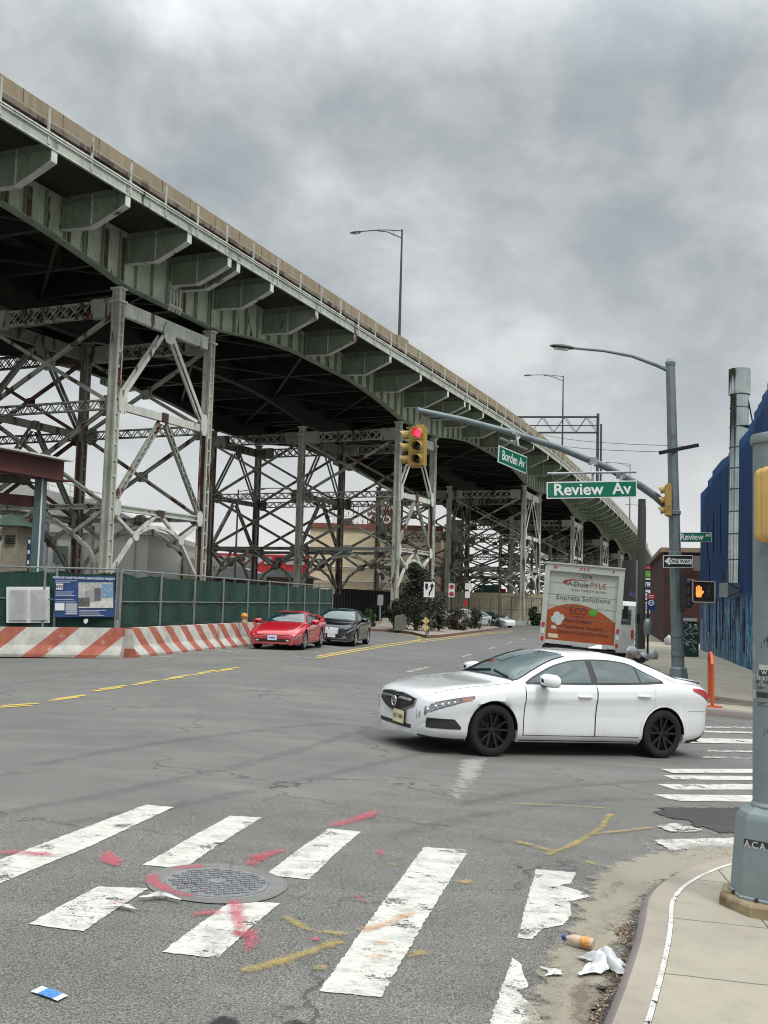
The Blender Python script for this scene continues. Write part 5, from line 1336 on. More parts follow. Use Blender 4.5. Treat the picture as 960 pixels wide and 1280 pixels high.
# lattice gantry and its masts behind the viaduct
gx0 = AY(600, 530, GY); gx1 = AY(748, 530, GY); k_ = GY/FPX
g = thing('overhead_gantry', 'lattice steel gantry boom on a tall mast rising behind the viaduct', 'gantry', (gx1.x, GY, 0))
mb = MB(); mb.lattice(AY(596, 531, GY), AY(747, 531, GY), 20*k_, 1.2, 11, cross=False, bar=.10, ch=.15); mb.beam(AY(596, 532, GY), AY(747, 532, GY), .2, .18)
mb.build('boom', mat('gantry_dark', (.05, .05, .055), .6), g)
top = AY(747.5, 517, GY); MB().tube([V((top.x, GY, 0)), top], .28, 8).build('mast', mat('gantry_dark', (.05, .05, .055), .6), g)
top = AY(751.5, 530, GY+6); MB().tube([V((top.x, GY+6, 0)), top], .2, 8).build('rear_mast', mat('gantry_dark', (.05, .05, .055), .6), g)
# relay cabinet
cb = G(861.5, 821, .15); kc = FPX/cb.y; w_ = 23.5/kc/2; h_ = 44/kc
cab = thing('relay_cabinet', 'dark green street cabinet with white graffiti behind the signal pole', 'cabinet', tuple(cb))
M_cab = mat('cabinet_green', (.012, .045, .03), .5, var=.25)
mb = MB(); prof = [(-w_, .02), (w_, .02), (w_, h_-.12), (w_-.08, h_-.02), (-w_+.08, h_-.02), (-w_, h_-.12)]
mb.prism([cb+V((a, 0, b)) for a, b in prof], V((0, .5, 0))); bb = mb.build('box', M_cab, cab)
mb = MB(); random.seed(5)
def squig(mb, o_, w, h, n, r, seed, yo=-.006):
    rnd = random.Random(seed)
    for i in range(n):
        x_ = (rnd.random()-.5)*w*.6; z_ = h*(.15+.8*(1-i/n)); pts = []
        for j in range(6):
            pts.append(o_+V((x_+(rnd.random()-.5)*w*.55, yo-.0005*i, max(.05, min(h-.05, z_+(rnd.random()-.5)*h*.22)))))
        mb.tube(pts, r, 4)
squig(mb, cb, w_*2, h_, 9, .014, 3); mb.build('graffiti', mat('graffiti_white', (.62, .64, .62), .6), bb)
MB().box(cb+V((0, .05, h_+.07)), (w_*1.5, .35, .14)).build('paper_on_top', mat('paper_box', (.5, .52, .5), .6), cab)
MB().box(cb+V((w_*.65, -.012, h_-.18)), (.11, .006, .11)).build('sticker', M_signw, bb)
# orange rack
r1 = G(890.5, 884, .15); r2 = G(886.5, 873, .15); kz = FPX/r1.y
M_orange = mat('rack_orange', (.50, .085, .02), .5, var=.2, dirt=(.45, .35, .3), dthr=.64)
rk = thing('bike_rack', 'orange inverted-U bicycle rack on the far corner pavement', 'bike rack', tuple(r1))
hh = (884-822)/kz
mb = MB(); pts = [r1, r1+Z*(hh-.16)]+[(r1.lerp(r2, .5*(1-cos(t)))+Z*(hh-.16+.2*sin(t))) for t in [pi*i/6 for i in range(1, 6)]]+[r2+Z*(hh-.16), r2]
mb.tube(pts, .040, 8); mb.build('hoop', M_orange, rk, smooth=True)
for q in (r1, r2): MB().box(q+V((0, 0, .015)), (.36, .22, .03)).build('foot_plate', M_orange, rk)
# timber pole, sign post, rubbish
wp = G(800, 811, .15); kw = FPX/wp.y; tp_ = AY(802.5, 624, wp.y)
up = thing('utility_pole', 'weathered dark timber utility pole at the kerb right of the truck', 'utility pole', tuple(wp))
M_wood = mat('pole_timber', (.055, .052, .045), .85, var=.35, scale=4, stretch=(1, 1, .1), dirt=(.05, .045, .03), dthr=.55)
MB().tube([wp, wp.lerp(tp_, .5), tp_], [6.3/kw, 5.6/kw, 4.6/kw], 12).build('pole', M_wood, up, smooth=True)
MB().tube([wp+V((-.22, -.1, 0)), wp+V((-.22, -.1, 4.9))], .06, 8).build('riser_pipe', M_alu, up)
pp = G(809.5, 826, .15); kp_ = FPX/pp.y
ps_ = thing('parking_sign', 'red and blue kerbside sign on a thin post beside the timber pole', 'street sign', tuple(pp))
MB().tube([pp, pp+Z*(826-742)/kp_], .045, 6).build('post', M_bk, ps_)
sw_ = 10.0/kp_; c_ = pp+Z*((826-753)/kp_)+V((.12, -.06, 0)); sb = MB().obox(c_, (sw_/2, 0, 0), (0, .012, 0), (0, 0, 10.3/kp_)).build('plate', mat('sign_blue', (.02, .05, .20), .4), ps_)
MB().obox(c_+V((0, -.016, 6.6/kp_)), (sw_/2, 0, 0), (0, .003, 0), (0, 0, 3.6/kp_)).build('red_band', mat('sign_red', (.40, .03, .03), .4), sb)
mb = MB(); mb.lathe([(2.2/kp_, 0), (3.8/kp_, 0), (3.8/kp_, .004), (2.2/kp_, .004)], c_+V((0, -.02, -1.2/kp_)), axis=(0, -1, 0), n=20, close=True); mb.box(c_+V((0, -.02, -1.2/kp_)), (3.6/kp_, .006, 1.0/kp_)); mb.build('ring_symbol', M_signw, sb)
for i in range(2): MB().box(c_+V((0, -.021, 7.8/kp_-i*2.2/kp_)), (sw_*.7, .004, .9/kp_)).build('text_line', M_signw, sb)
mt = MB(); mt.lathe([(.06, 0), (.17, .06), (.19, .4), (.17, .6), (.08, .72), (0, .74)], pp+Z*(826-795)/kp_, n=12); mt.build('meter_head', mat('meter_grey', (.22, .24, .25), .4, .4), ps_, smooth=True)
def bag(name, label, u, v, w, h, m, group, seed, dz=.15, cat='rubbish bag'):
    rnd = random.Random(seed); b = G(u, v, dz); kk = FPX/b.y; rx, rz = w/kk/2, h/kk
    mb = MB(); rows = []
    ph = [rnd.random()*6 for _ in range(4)]
    for i in range(9):
        t = i/8; rr = rx*(max(.02, sin(pi*min(.98, t*.80+.19)))**.55)*(1 if t < .9 else .55)
        rows.append([b+V((cos(a)*rr*(1+.20*sin(3*a+ph[0]+t*4)+.12*sin(7*a+ph[1]-t*6)), sin(a)*rr*.8*(1+.13*sin(4*a+ph[2])), t*rz*(1+.05*sin(2*a+ph[3])))) for a in [2*pi*j/22 for j in range(22)]])
    mb.grid(rows, close=True); mb.add(rows[-1], [tuple(range(22))]); mb.add(rows[0], [tuple(range(22))])
    o = mb.build(name, m, None, smooth=45, org=b); tag(o, label, cat, group); return o
M_bagw = mat('bag_white_plastic', (.36, .37, .37), .35, var=.3, scale=14); M_bagk = mat('bag_black_plastic', (.015, .015, .017), .3)
GB = 'rubbish bags at the timber pole'
bag('rubbish_bag', 'white rubbish bag just left of the timber pole base', 790, 822, 16, 14, M_bagw, GB, 1)
bag('rubbish_bag', 'pale rubbish bag between timber pole and kerbside sign post', 804.5, 826, 12, 11, M_bagw, GB, 2)
bag('rubbish_bag', 'white rubbish bag right of the kerbside sign post', 816, 824, 12, 13, M_bagw, GB, 3)
bag('rubbish_bag', 'black rubbish bag lying in front of the timber pole', 799, 828, 14, 9, M_bagk, GB, 4)
bag('rubbish_bag', 'white rubbish bag standing alone by the dark red wall', 836, 806, 10, 12, M_bagw, None, 5)
cp = G(787, 828, .02); kk = FPX/cp.y
ob = MB().prism([cp+V((-.30, 0, 0)), cp+V((.32, 0, 0)), cp+V((.02, .1, .5))], V((.03, .28, 0))).build('cardboard', mat('cardboard_brown', (.26, .15, .10), .9), None, org=cp); tag(ob, 'brown triangular sheet of cardboard leaning in the gutter by the truck', 'cardboard')
ld = G(793, 815, .15); kk = FPX/ld.y
lo_ = thing('step_ladder', 'pale aluminium ladder standing between truck and timber pole', 'ladder', tuple(ld)); hh = 62/kk
for sx_ in (-.17, .17): MB().beam(ld+V((sx_, 0, 0)), ld+V((sx_*.8, .35, hh)), .03, .06).build('rail', M_alu, lo_)
for q in range(1, 8): MB().beam(ld+V((-.16, .35*q/8, hh*q/8)), ld+V((.16, .35*q/8, hh*q/8)), .03, .03).build('rung', M_alu, lo_)
# ------------------------------------------------------------------ blue corrugated building with duct
b0 = G(876, 812, .15); b1 = G(942, 838.5, .15); fd = V((b1.x-b0.x, b1.y-b0.y, 0)).normalized()
fn = V((-fd.y, fd.x, 0));
if fn.x < 0: fn = -fn      # into the building (to the right)
def on_face(u, v):
    r = ray(u, v); r2_ = V((r.x, r.y)); # solve b0 + fd t  with X/Y ratio
    k_ = r.x/r.y; t = (k_*b0.y-b0.x)/(fd.x-k_*fd.y); p = b0+fd*t; Yv = p.y
    return t, EYE.z+r.z/r.y*Yv
prof = [(880, 622), (885.5, 607), (891.5, 594), (897, 582), (903.5, 574), (911, 569), (924, 552), (937, 536), (943, 524), (948.5, 509), (954, 499), (960, 486), (967, 470), (978, 458), (1000, 438)]
qf = [on_face(u, v) for u, v in prof]; pr = []
for (ta, za), (tb, zb__) in zip(qf, qf[1:]): pr += [(ta, max(za, zb__-.02)), (tb-.001, zb__)]
pr.append((pr[-1][0]+9, pr[-1][1]))
def blue_mat():
    m = bpy.data.materials.new('blue_corrugated'); k = NT(m); cc = k.coord(); c = k.coord('pos', (1, 1, .12)); x_, y_, z_ = k.sep(k.coord())
    n = k.noise(c, 1.1, 5, .6); n2 = k.noise(k.coord('pos', (1.6, 1.6, .35)), 1.5, 4, .6)
    col = k.ramp(n, [(.3, (.003, .030, .10)), (.7, (.005, .064, .195))])
    low = k.ramp(k.math('DIVIDE', z_, 10), [(.0, 1), (.19, 1), (.27, 0)])
    pc = k.ramp(n2, [(.32, (.01, .08, .22)), (.42, (.04, .28, .36)), (.48, (.34, .48, .58)), (.53, (.015, .10, .28)), (.59, (.36, .30, .16)), (.64, (.03, .26, .16))], 'LINEAR')
    e = k.ramp(k.noise(c, 2.3, 4, .6), [(.42, 0), (.5, .85)])
    col = k.mix(k.math('MULTIPLY', low, e), col, pc)
    k.l.new(col, k.b.inputs['Base Color']); k.b.inputs['Roughness'].default_value = .55; return m
M_blue = blue_mat(); M_blued = mat('blue_dark_slot', (.006, .012, .04), .7)
bl = thing('blue_building', 'deep blue corrugated building with stepped roofline along the right pavement', 'building', tuple(b0))
mb = MB(); zb_ = gz(20)-.2; poly = [b0+fd*t+Z*z_ for t, z_ in pr]
base = [V((p.x, p.y, zb_)) for p in poly]
mb.prism([base[0]]+poly+[base[-1]], fn*14); wl_ = mb.build('wall', M_blue, bl)
t = .15; mb = MB(); tmax = pr[-1][0]
while t < tmax-.1:
    zt = min(interp(pr, t-.05), interp(pr, t+.05))-.03; p = b0+fd*t; mb.obox(V((p.x, p.y, (zt+zb_)/2))-fn*.02, fd*.045, fn*.025, Z*(zt-zb_)/2); t += .24
mb.build('corrugation', M_blue, bl)
for u_, va, vb in ((885.5, 655, 700), (893, 640, 690), (901.5, 630, 690), (888, 700, 790), (897, 745, 810), (905, 715, 800), (915, 752, 800), (932, 760, 815)):
    ta, za = on_face(u_, va); tb, zb2 = on_face(u_, vb); p = b0+fd*ta; MB().obox(V((p.x, p.y, (za+zb2)/2))-fn*.075, fd*.14, fn*.012, Z*(za-zb2)/2).build('slot', M_blued, bl)
M_duct = mat('duct_galvanised', (.42, .48, .47), .13, 1.0, var=.2, scale=1.2, dirt=(.22, .27, .26), dthr=.62)
td, ztop_ = on_face(924, 600); dp = b0+fd*td-fn*.55; 
kd = FPX/dp.y; rd_ = 11.3/kd; uz = lambda v: EYE.z+ray(924, v).z/ray(924, v).y*dp.y
du = thing('exhaust_duct', 'tall shiny galvanised round duct on the blue building wall', 'duct', (dp.x, dp.y, uz(745)))
du_x = AY(924, 600, dp.y).x; c_ = lambda z_: V((AY(925-(uz(465)-z_)/(uz(465)-uz(745))*4, 600, dp.y).x, dp.y, z_))
zs = [730, 700, 668, 640, 612, 586, 560, 534, 510, 494]
for a, b in zip(zs, zs[1:]): MB().tube([c_(uz(a)), c_(uz(b)-.02)], rd_, 24).build('duct_section', M_duct, du, smooth=40)
for a in zs[1:]: MB().lathe([(rd_, -.02), (rd_*1.06, -.025), (rd_*1.06, .025), (rd_, .03)], c_(uz(a)), n=24).build('joint_ring', mat('duct_ring_dark', (.10, .12, .12), .4, .6), du, smooth=30)
mb = MB(); mb.lathe([(rd_*1.18, 0), (rd_*1.20, .03), (rd_*1.20, uz(462)-uz(494)), (rd_*1.16, uz(462)-uz(494)), (rd_*1.1, .3)], c_(uz(494)), n=24); mb.build('cowl', M_duct, du, smooth=40)
mb = MB(); mb.obox(c_((uz(729)+uz(747))/2)+V((.02, 0, 0)), (17.5/kd, 0, 0), (0, .55, 0), (0, 0, (uz(729)-uz(747))/2)); bx = mb.build('inlet_box', mat('duct_box_grey', (.24, .28, .29), .45, .5), du)
mb = MB(); q = [c_(uz(729))+V((-17.5/kd+.02, -.556, -.02)), c_(uz(729))+V((17.5/kd+.02, -.556, -.02)), c_(uz(747))+V((17.5/kd+.02, -.556, .02)), c_(uz(747))+V((-17.5/kd+.02, -.556, .02))]
mb.beam(q[0], q[2], .02, .03); mb.beam(q[1], q[3], .02, .03); mb.build('box_crease', M_duct, bx)
for a in (534, 660): MB().beam(c_(uz(a)), c_(uz(a))+fn*.6, .9, .05).build('wall_bracket', M_bk, du)
MB().tube([c_(uz(500))+V((.3, -.2, 0)), c_(uz(536))+fn*.6], .03, 6).build('stay', M_bk, du)
MB().tube([c_(uz(748))+V((.1, -.2, 0)), c_(uz(775))+fn*.6], .04, 6).build('stay', M_bk, du)
# ------------------------------------------------------------------ near pedestrian signal pole
NP = V((2.545, 6.76, 0)); ng = gz(NP.x)+.152
npo = thing('pedestrian_signal_pole', 'grey pole with flared octagonal base covered in stickers at the near right corner', 'signal pole', (NP.x, NP.y, ng))
M_np = mat('near_pole_grey_paint', (.185, .225, .23), .5, .1, var=.06, scale=9, dirt=(.13, .165, .17), dscale=5, dthr=.62, bump=.05)
MB().lathe([(.355, 0), (.355, .07), (.345, .085), (0, .085)], (NP.x, NP.y, ng-.0), n=8).build('concrete_pad', mat('pad_concrete', (.26, .20, .12), .9, var=.3, scale=9, dirt=(.13, .10, .05), dscale=6, dthr=.5), npo)
def np_oct(prof): 
    mb = MB(); rows = []
    for r_, z_ in prof: rows.append([V((NP.x+r_*cos(radians(22.5+45*i)), NP.y+r_*sin(radians(22.5+45*i)), ng+.085+z_)) for i in range(8)])
    mb.grid(rows, close=True); mb.add(rows[-1], [tuple(range(8))]); return mb
np_oct([(.285, 0), (.285, .012), (.272, .02), (.238, .47), (.232, .49), (.215, .515), (.155, .55)]).build('base', M_np, npo, smooth=22)
ztp = EYE.z+(762-547)/192-(ng+.085)
MB().lathe([(.142, 0), (.138, ztp*.5), (.134, ztp)], (NP.x, NP.y, ng+.085+.54-.0), n=28).build('pole', M_np, npo, smooth=30) if False else None
mb = MB(); mb.lathe([(.150, .53), (.150, .56), (.136, .58), (.130, ztp-.06), (.130, ztp)], (NP.x, NP.y, ng+.085), n=32); mb.build('pole', M_np, npo, smooth=30)
MB().lathe([(.145, ztp-.03), (.150, ztp), (.14, ztp+.03), (.05, ztp+.05)], (NP.x, NP.y, ng+.085), n=24).build('cap', M_np, npo, smooth=30)
for i in range(8):
    a = radians(45*i); MB().lathe([(.012, 0), (.012, .02), (0, .022)], (NP.x+.266*cos(a), NP.y+.266*sin(a), ng+.087), n=6).build('bolt', mat('bolt_dark', (.06, .06, .055), .5, .6), npo)
def ring_patch(name, a0, a1, z0, z1, m, parent, r=.1325, jag=0, seed=0, n=14):
    rnd = random.Random(seed); mb = MB(); rows = []
    for i in range(n+1):
        a = radians(lerp(a0, a1, i/n)); j0 = rnd.uniform(-jag, jag); j1 = rnd.uniform(-jag, jag)
        rows.append([V((NP.x+(r)*cos(a), NP.y+(r)*sin(a), z)) for z in (z0+j0, z1+j1)])
    mb.grid(rows); return mb.build(name, m, parent)
zv = lambda v: EYE.z+ray(950, v).z/ray(950, v).y*(NP.y-.1)
M_pap = mat('sticker_paper', (.50, .51, .48), .7, var=.12, scale=30, dirt=(.33, .33, .30), dscale=14, dthr=.52)
M_ink = mat('sticker_ink', (.03, .03, .03), .7)
pa = ring_patch('paper_notice', 165, 262, zv(884), zv(843), M_pap, npo, .1335, .002, 1)
ring_patch('sticker', 205, 262, zv(841), zv(831), M_pap, npo, .1340, .001, 2); ring_patch('sticker', 206, 262, zv(845), zv(837.5), M_ink, npo, .1350, .001, 3)
ring_patch('sticker', 175, 190, zv(874), zv(863), M_pap, npo, .1342, .003, 4); ring_patch('sticker', 172, 196, zv(828), zv(805), mat('torn_film', (.24, .29, .29), .3, var=.3, scale=20), npo, .1338, .012, 5)
ring_patch('ink_block', 196, 232, zv(872.5), zv(865.5), M_ink, pa, .1349, 0, 6)
def curved_text(name, body, adeg, z, size, m, par, r):
    a = radians(adeg); n_ = V((cos(a), sin(a), 0)); x_ = V((-sin(a), cos(a), 0)); return text(name, body, (NP.x+n_.x*r, NP.y+n_.y*r, z), x_, Z, size, m, par, bold=.03, thick=.0)
for i, ch in enumerate('GO PARK'):
    curved_text('sticker_text', ch, 197+i*8.5, zv(853), .028, M_ink, pa, .1355)
for j in range(7):
    ring_patch('text_line', 198, 214+(j*13) % 20, zv(858.6+(j*1.3 if j < 3 else 15.0+j*1.6)), zv(858+(j*1.3 if j < 3 else 15.0+j*1.6)), M_ink, pa, .1352, 0, j)
for i, ch in enumerate('WE'): curved_text('sticker_text', ch, 222+i*14, zv(841), .036, M_pap, npo, .1362)
# scribbles on the pole
M_scr = mat('scribble_brown', (.04, .025, .015), .7)
def scribble(a0, z0, aw, zh, n, seed, r=.131, th=.0035):
    rnd = random.Random(seed); mb = MB(); pts = []
    for i in range(n):
        a = radians(a0+aw*(i/n+.25*rnd.random())); z_ = z0+zh*(rnd.random()); pts.append(V((NP.x+r*cos(a), NP.y+r*sin(a), z_)))
    mb.tube(pts, th, 4); return mb.build('scribble', M_scr, npo)
scribble(206, zv(812), 55, .10, 16, 4); scribble(212, zv(808), 50, .06, 10, 6, th=.005); scribble(208, zv(921), 50, .10, 10, 7, th=.005)
rnd = random.Random(2); mb = MB()
xt = V((cos(radians(0)), 0, 0))
a = radians(247.5-22.5+0); fnn = V((cos(radians(225)), sin(radians(225)), 0)); fxx = V((-sin(radians(225)), cos(radians(225)), 0))
for i, (ch, off_) in enumerate(zip('ACAB', (-.075, -.025, .025, .075))):
    r_ = .2275; c0_ = V((NP.x, NP.y, zv(1055)))+fnn*r_+fxx*off_
    MB().obox(c0_, fnn*.0025, fxx*.024, Z*.030).build('tag_block', M_ink, npo); text('tag_letter', ch, c0_+fnn*.004, fxx, Z, .058, M_pap, npo, bold=.02)
# yellow housing seen from the side
py_ = V((NP.x, NP.y, 0)); hx = NP.x-.0; yc = NP.y-.24
zc0, zc1 = zv(677), zv(588)
ph_ = thing('pedestrian_signal', 'yellow pedestrian signal housing mounted on the near right pole', 'pedestrian signal', (NP.x, yc, zc0))
mb = MB(); rr = .045; hw_ = .145; prof = []
cxh = AY(940, 640, yc).x+hw_+.055
for cx_, cz_, a0 in ((cxh+hw_-rr, zc1-rr, 0), (cxh-hw_+rr, zc1-rr, 90), (cxh-hw_+rr, zc0+rr, 180), (cxh+hw_-rr, zc0+rr, 270)):
    for i in range(5): a = radians(a0+22.5*i); prof.append((cx_+rr*cos(a), cz_+rr*sin(a)))
M_yel2 = mat('housing_yellow', (.62, .40, .12), .42, var=.08, scale=12, dirt=(.4, .26, .08), dscale=7, dthr=.66)
mb.prism([V((a, yc+.11, b)) for a, b in prof], V((0, -.24, 0))); hb = mb.build('housing', M_yel2, ph_, smooth=30)
for dy in (-.135, -.015, .075):
    mb = MB(); mb.grid([[V((cxh+(a-cxh)*s_, yc+dy, (zc0+zc1)/2+(b-(zc0+zc1)/2)*s_)) for a, b in prof] for s_ in (1.0, 1.035)]+[[V((cxh+(a-cxh)*1.035, yc+dy+.012, (zc0+zc1)/2+(b-(zc0+zc1)/2)*1.035)) for a, b in prof]], close=True); mb.build('seam_rib', M_yel2, hb)
MB().obox((cxh+.0-.05+.1, yc-.134, zc0+.13), (.045, 0, 0), (0, .003, 0), (0, 0, .035)).build('sticker', M_pap, hb)
MB().obox((NP.x, NP.y-.13, (zc0+zc1)/2), (.05, 0, 0), (0, .05, 0), (0, 0, .06)).build('mounting', M_yel2, ph_)
mb = MB(); rnd = random.Random(9); mb.tube([V((cxh-.12+.035*i, yc-.13, zc0-.002-.008*(i % 2))) for i in range(8)], .006, 5); mb.build('sealant', mat('sealant_brown', (.16, .08, .04), .7), hb)
# ------------------------------------------------------------------ striped barriers, construction fence
def barrier_mat(name, slope, per, wid, ph):
    m = bpy.data.materials.new(name); k = NT(m); x_, y_, z_ = k.sep(k.coord('Object')); cc = k.coord('Object')
    base = k.ramp(k.noise(cc, 2.5, 6, .65), [(.3, (.36, .35, .31)), (.65, (.56, .55, .50))])
    base = k.mix(k.ramp(k.noise(cc, 11, 5, .7), [(.6, 0), (.68, .6)]), base, (.22, .20, .17))
    low = k.ramp(z_, [(0, .5), (.22, 0)]); base = k.mix(low, base, (.20, .19, .17))
    f = k.math('FRACT', k.math('DIVIDE', k.math('ADD', k.math('ADD', x_, k.math('MULTIPLY', z_, -slope)), ph), per))
    s_ = k.math('LESS_THAN', f, wid/per)
    worn = k.ramp(k.noise(cc, 6, 7, .75), [(.60, 1), (.66, .25)])
    red = k.ramp(k.noise(cc, 3, 4), [(.3, (.30, .085, .055)), (.7, (.42, .13, .085))])
    col = k.mix(k.math('MULTIPLY', s_, worn), base, red)
    k.l.new(col, k.b.inputs['Base Color']); k.b.inputs['Roughness'].default_value = .8; k.bump(k.noise(cc, 14, 4), .2, .01); return m
M_barL = barrier_mat('barrier_stripes_rising', 1.18, 1.50, .60, 1.15)
M_barR = barrier_mat('barrier_stripes_falling', -1.05, 1.02, .46, .2)
def barrier(a, b, m, label):
    a = V((a[0], a[1], 0)); b = V((b[0], b[1], 0)); d = (b-a); L = d.length-.04; d.normalize(); ang = atan2(d.y, d.x)
    o = thing('barrier_segment', label, 'concrete barrier', (0, 0, 0), 'striped concrete barriers along the fence')
    pr_ = [(-.30, 0), (-.30, .075), (-.17, .33), (-.105, .81), (.105, .81), (.17, .33), (.30, .075), (.30, 0)]
    mb = MB(); n = 10; mb.grid([[V((L*i/n, y, z)) for y, z in pr_] for i in range(n+1)], close=True); mb.add([V((0, y, z)) for y, z in pr_], [tuple(range(8))]); mb.add([V((L, y, z)) for y, z in pr_], [tuple(range(8))])
    ob = mb.build('concrete', m, o); 
    for x_ in (L*.33, L*.66): MB().box((x_, -.13, .45), (.05, .03, .05)).build('lifting_hole', M_bk, o)
    za, zb2 = gz(a.x), gz(b.x); o.location = (a.x, a.y, min(za, zb2)-.01+0.0); o.rotation_euler = (0, -atan2(zb2-za, L), ang); o.location.z = za; return o
c0 = AY(158, 780, 28.9); c0 = (c0.x, 28.9)
dR = V((2.35, 9.1, 0)).normalized()
barrier((c0[0]-6.15, 29.4), c0, M_barL, 'concrete barrier with wide red stripes below the notice boards, leftmost')
names = ['concrete barrier with narrow red stripes just right of the corner joint', 'striped concrete barrier behind the yellow warning lamp and the red coupe', 'striped concrete barrier hidden behind the red coupe']
q = V((c0[0]+.05, c0[1]+.05, 0))
for nm in names:
    e = q+dR*5.9; barrier((q.x, q.y), (e.x, e.y), M_barR, nm); q = e+dR*.05
wlp = AY(305, 781, 36.2); wl_o = thing('warning_lamp', 'small yellow warning lamp on top of the striped barrier left of the red coupe', 'warning lamp', (wlp.x, 36.2, gz(wlp.x)+.81))
bz = gz(wlp.x)+.80
MB().lathe([(.08, 0), (.10, .06), (.07, .16), (0, .18)], (wlp.x, 36.2, bz), n=14).build('base', mat('lamp_base_tan', (.45, .33, .22), .6), wl_o, smooth=True)
MB().lathe([(0, .16), (.09, .18), (.13, .26), (.10, .35), (0, .38)], (wlp.x, 36.2, bz), n=16).build('lens', mat('lens_amber', (.60, .30, .05), .3), wl_o, smooth=True)
def screen_mat():
    m = bpy.data.materials.new('green_screen_cloth'); k = NT(m); cc = k.coord(); x_, y_, z_ = k.sep(cc)
    n = k.noise(k.coord('pos', (1, 1, .35)), 1.2, 5, .6)
    col = k.ramp(n, [(.3, (.002, .020, .014)), (.55, (.003, .040, .028)), (.75, (.007, .062, .045))])
    for sgn in (1, -1):
        f = k.math('FRACT', k.math('DIVIDE', k.math('ADD', k.math('ADD', x_, k.math('MULTIPLY', y_, .8)), k.math('MULTIPLY', z_, sgn)), .115))
        col = k.mix(k.math('MULTIPLY', k.math('LESS_THAN', f, .13), .55), col, (.06, .10, .08))
    k.l.new(col, k.b.inputs['Base Color']); k.b.inputs['Roughness'].default_value = .8; k.bump(n, .6, .06); return m
M_scr_ = screen_mat(); M_fpost = mat('fence_galvanised', (.25, .27, .265), .5, .4, var=.15)
def fence(label, pts, posts, ztop, name='construction_fence'):
    o = thing(name, label, 'fence', (pts[0][0], pts[0][1], gz(pts[0][0])), 'green construction fences')
    P = [V((p[0], p[1], 0)) for p in pts]
    seg = [0]
    for a, b in zip(P, P[1:]): seg.append(seg[-1]+(b-a).length)
    def at(d):
        for i in range(len(P)-1):
            if d <= seg[i+1] or i == len(P)-2: return P[i].lerp(P[i+1], (d-seg[i])/(seg[i+1]-seg[i]))
    ds = posts(seg[-1]); rnd = random.Random(4)
    for d in ds:
        p = at(d); MB().tube([V((p.x, p.y, gz(p.x)+.02)), V((p.x, p.y, ztop+.05))], .04, 8).build('post', M_fpost, o)
    for a, b in zip(ds, ds[1:]):
        p, q_ = at(a), at(b); dd = (q_-p).normalized(); nn = V((-dd.y, dd.x, 0)); nn = nn if nn.y > 0 else -nn
        mb = MB(); n = 8; rows = []
        for i in range(n+1):
            t = i/n; c = p.lerp(q_, t)+nn*.03; sg = .10*sin(pi*t)*rnd.uniform(.4, 1)+(.06*rnd.random()); rows.append([V((c.x, c.y, z_))+nn*(.04*sin(t*9+z_*3)) for z_ in (gz(c.x)+.15, 1.0, 1.7, ztop-.06-sg)])
        mb.grid(rows); mb.build('screen_cloth', M_scr_, o)
        for z_ in (ztop, (ztop+.45)/2+.15): MB().tube([p+Z*z_, q_+Z*z_], .026 if z_ == ztop else .018, 6).build('rail', M_fpost, o)
    return o
ZT = 2.56
FL = AY(-150, 720, 30.3); F1 = AY(147, 720, 29.75); F2 = AY(417, 735, 56)
uX = lambda u, Y: AY(u, 700, Y).x
def postsL(L):
    a = F1.x-FL.x; return [0]+[ (uX(u, 30.0)-FL.x) for u in (-60, 59.5, 74.5)]+[L]
fence('green screened chain-link construction fence carrying the notice boards', [(FL.x, 30.3), (F1.x, 29.75)], postsL, ZT)
rp = [(F1.x+.12, 29.7), (F2.x, 56), (F2.x-.1, 58.5), (F2.x-.9, 61), (F2.x-3, 63), (F2.x-7, 64)]
fence('green screened construction fence running back behind the red coupe', rp, lambda L: [0]+[2.95*i for i in range(1, int(L/2.95)+1)], ZT-.02)
# notice boards
nb_ = rectpx(8, 733.5, 62, 778.5, 29.9); ctr = sum(nb_, V((0, 0, 0)))/4
o = thing('notice_board', 'white framed board with two sheets of fine print on the green fence', 'notice board', tuple(ctr)); b_, n = board('frame', nb_, M_signw, .03, o)
for u0, u1 in ((11.5, 34.5), (38, 60)):
    sh, _ = board('sheet', rectpx(u0, 737, u1, 775, 29.86), mat('sheet_paper', (.52, .53, .53), .6), .004, o); mb = MB()
    v_ = 738.2; rnd = random.Random(int(u0)); j = 0
    while v_ < 774.3:
        j += 1; mb = MB(); mb.add(rectpx(u0+1, v_, u1-1-rnd.random()*4, v_+.55, 29.845), [(0, 1, 2, 3)]); mb.build('text_line', mat('fine_print', (.43, .44, .44), .7), sh); v_ += 1.9
ppx = rectpx(68, 720.5, 143, 771.5, 29.7); ctr = sum(ppx, V((0, 0, 0)))/4
o = thing('project_poster', 'blue construction poster with a picture of the new building on the green fence', 'poster', tuple(ctr))
M_pb = mat('poster_blue', (.022, .06, .19), .5); b_, n = board('sheet', ppx, M_pb, .015, o)
def pbit(nm, u0, v0, u1, v1, m, lift=0): mb = MB(); mb.add(rectpx(u0, v0, u1, v1, 29.68-lift), [(0, 1, 2, 3)]); return mb.build(nm, m, b_)
pbit('picture_sky', 98, 728, 141.5, 748, mat('pic_sky', (.42, .43, .40), .6, var=.3, scale=8)); pbit('picture_ground', 98, 748, 141.5, 760, mat('pic_ground', (.55, .55, .50), .6, var=.2, scale=9))
pbit('picture_building', 106, 738, 120, 752, mat('pic_bld', (.30, .30, .30), .6), .004); pbit('picture_building', 118, 735, 126, 751, mat('pic_bld2', (.12, .12, .13), .6), .006); pbit('picture_trees', 98, 747, 112, 758, mat('pic_dark', (.10, .11, .09), .7, var=.5, scale=14), .008)
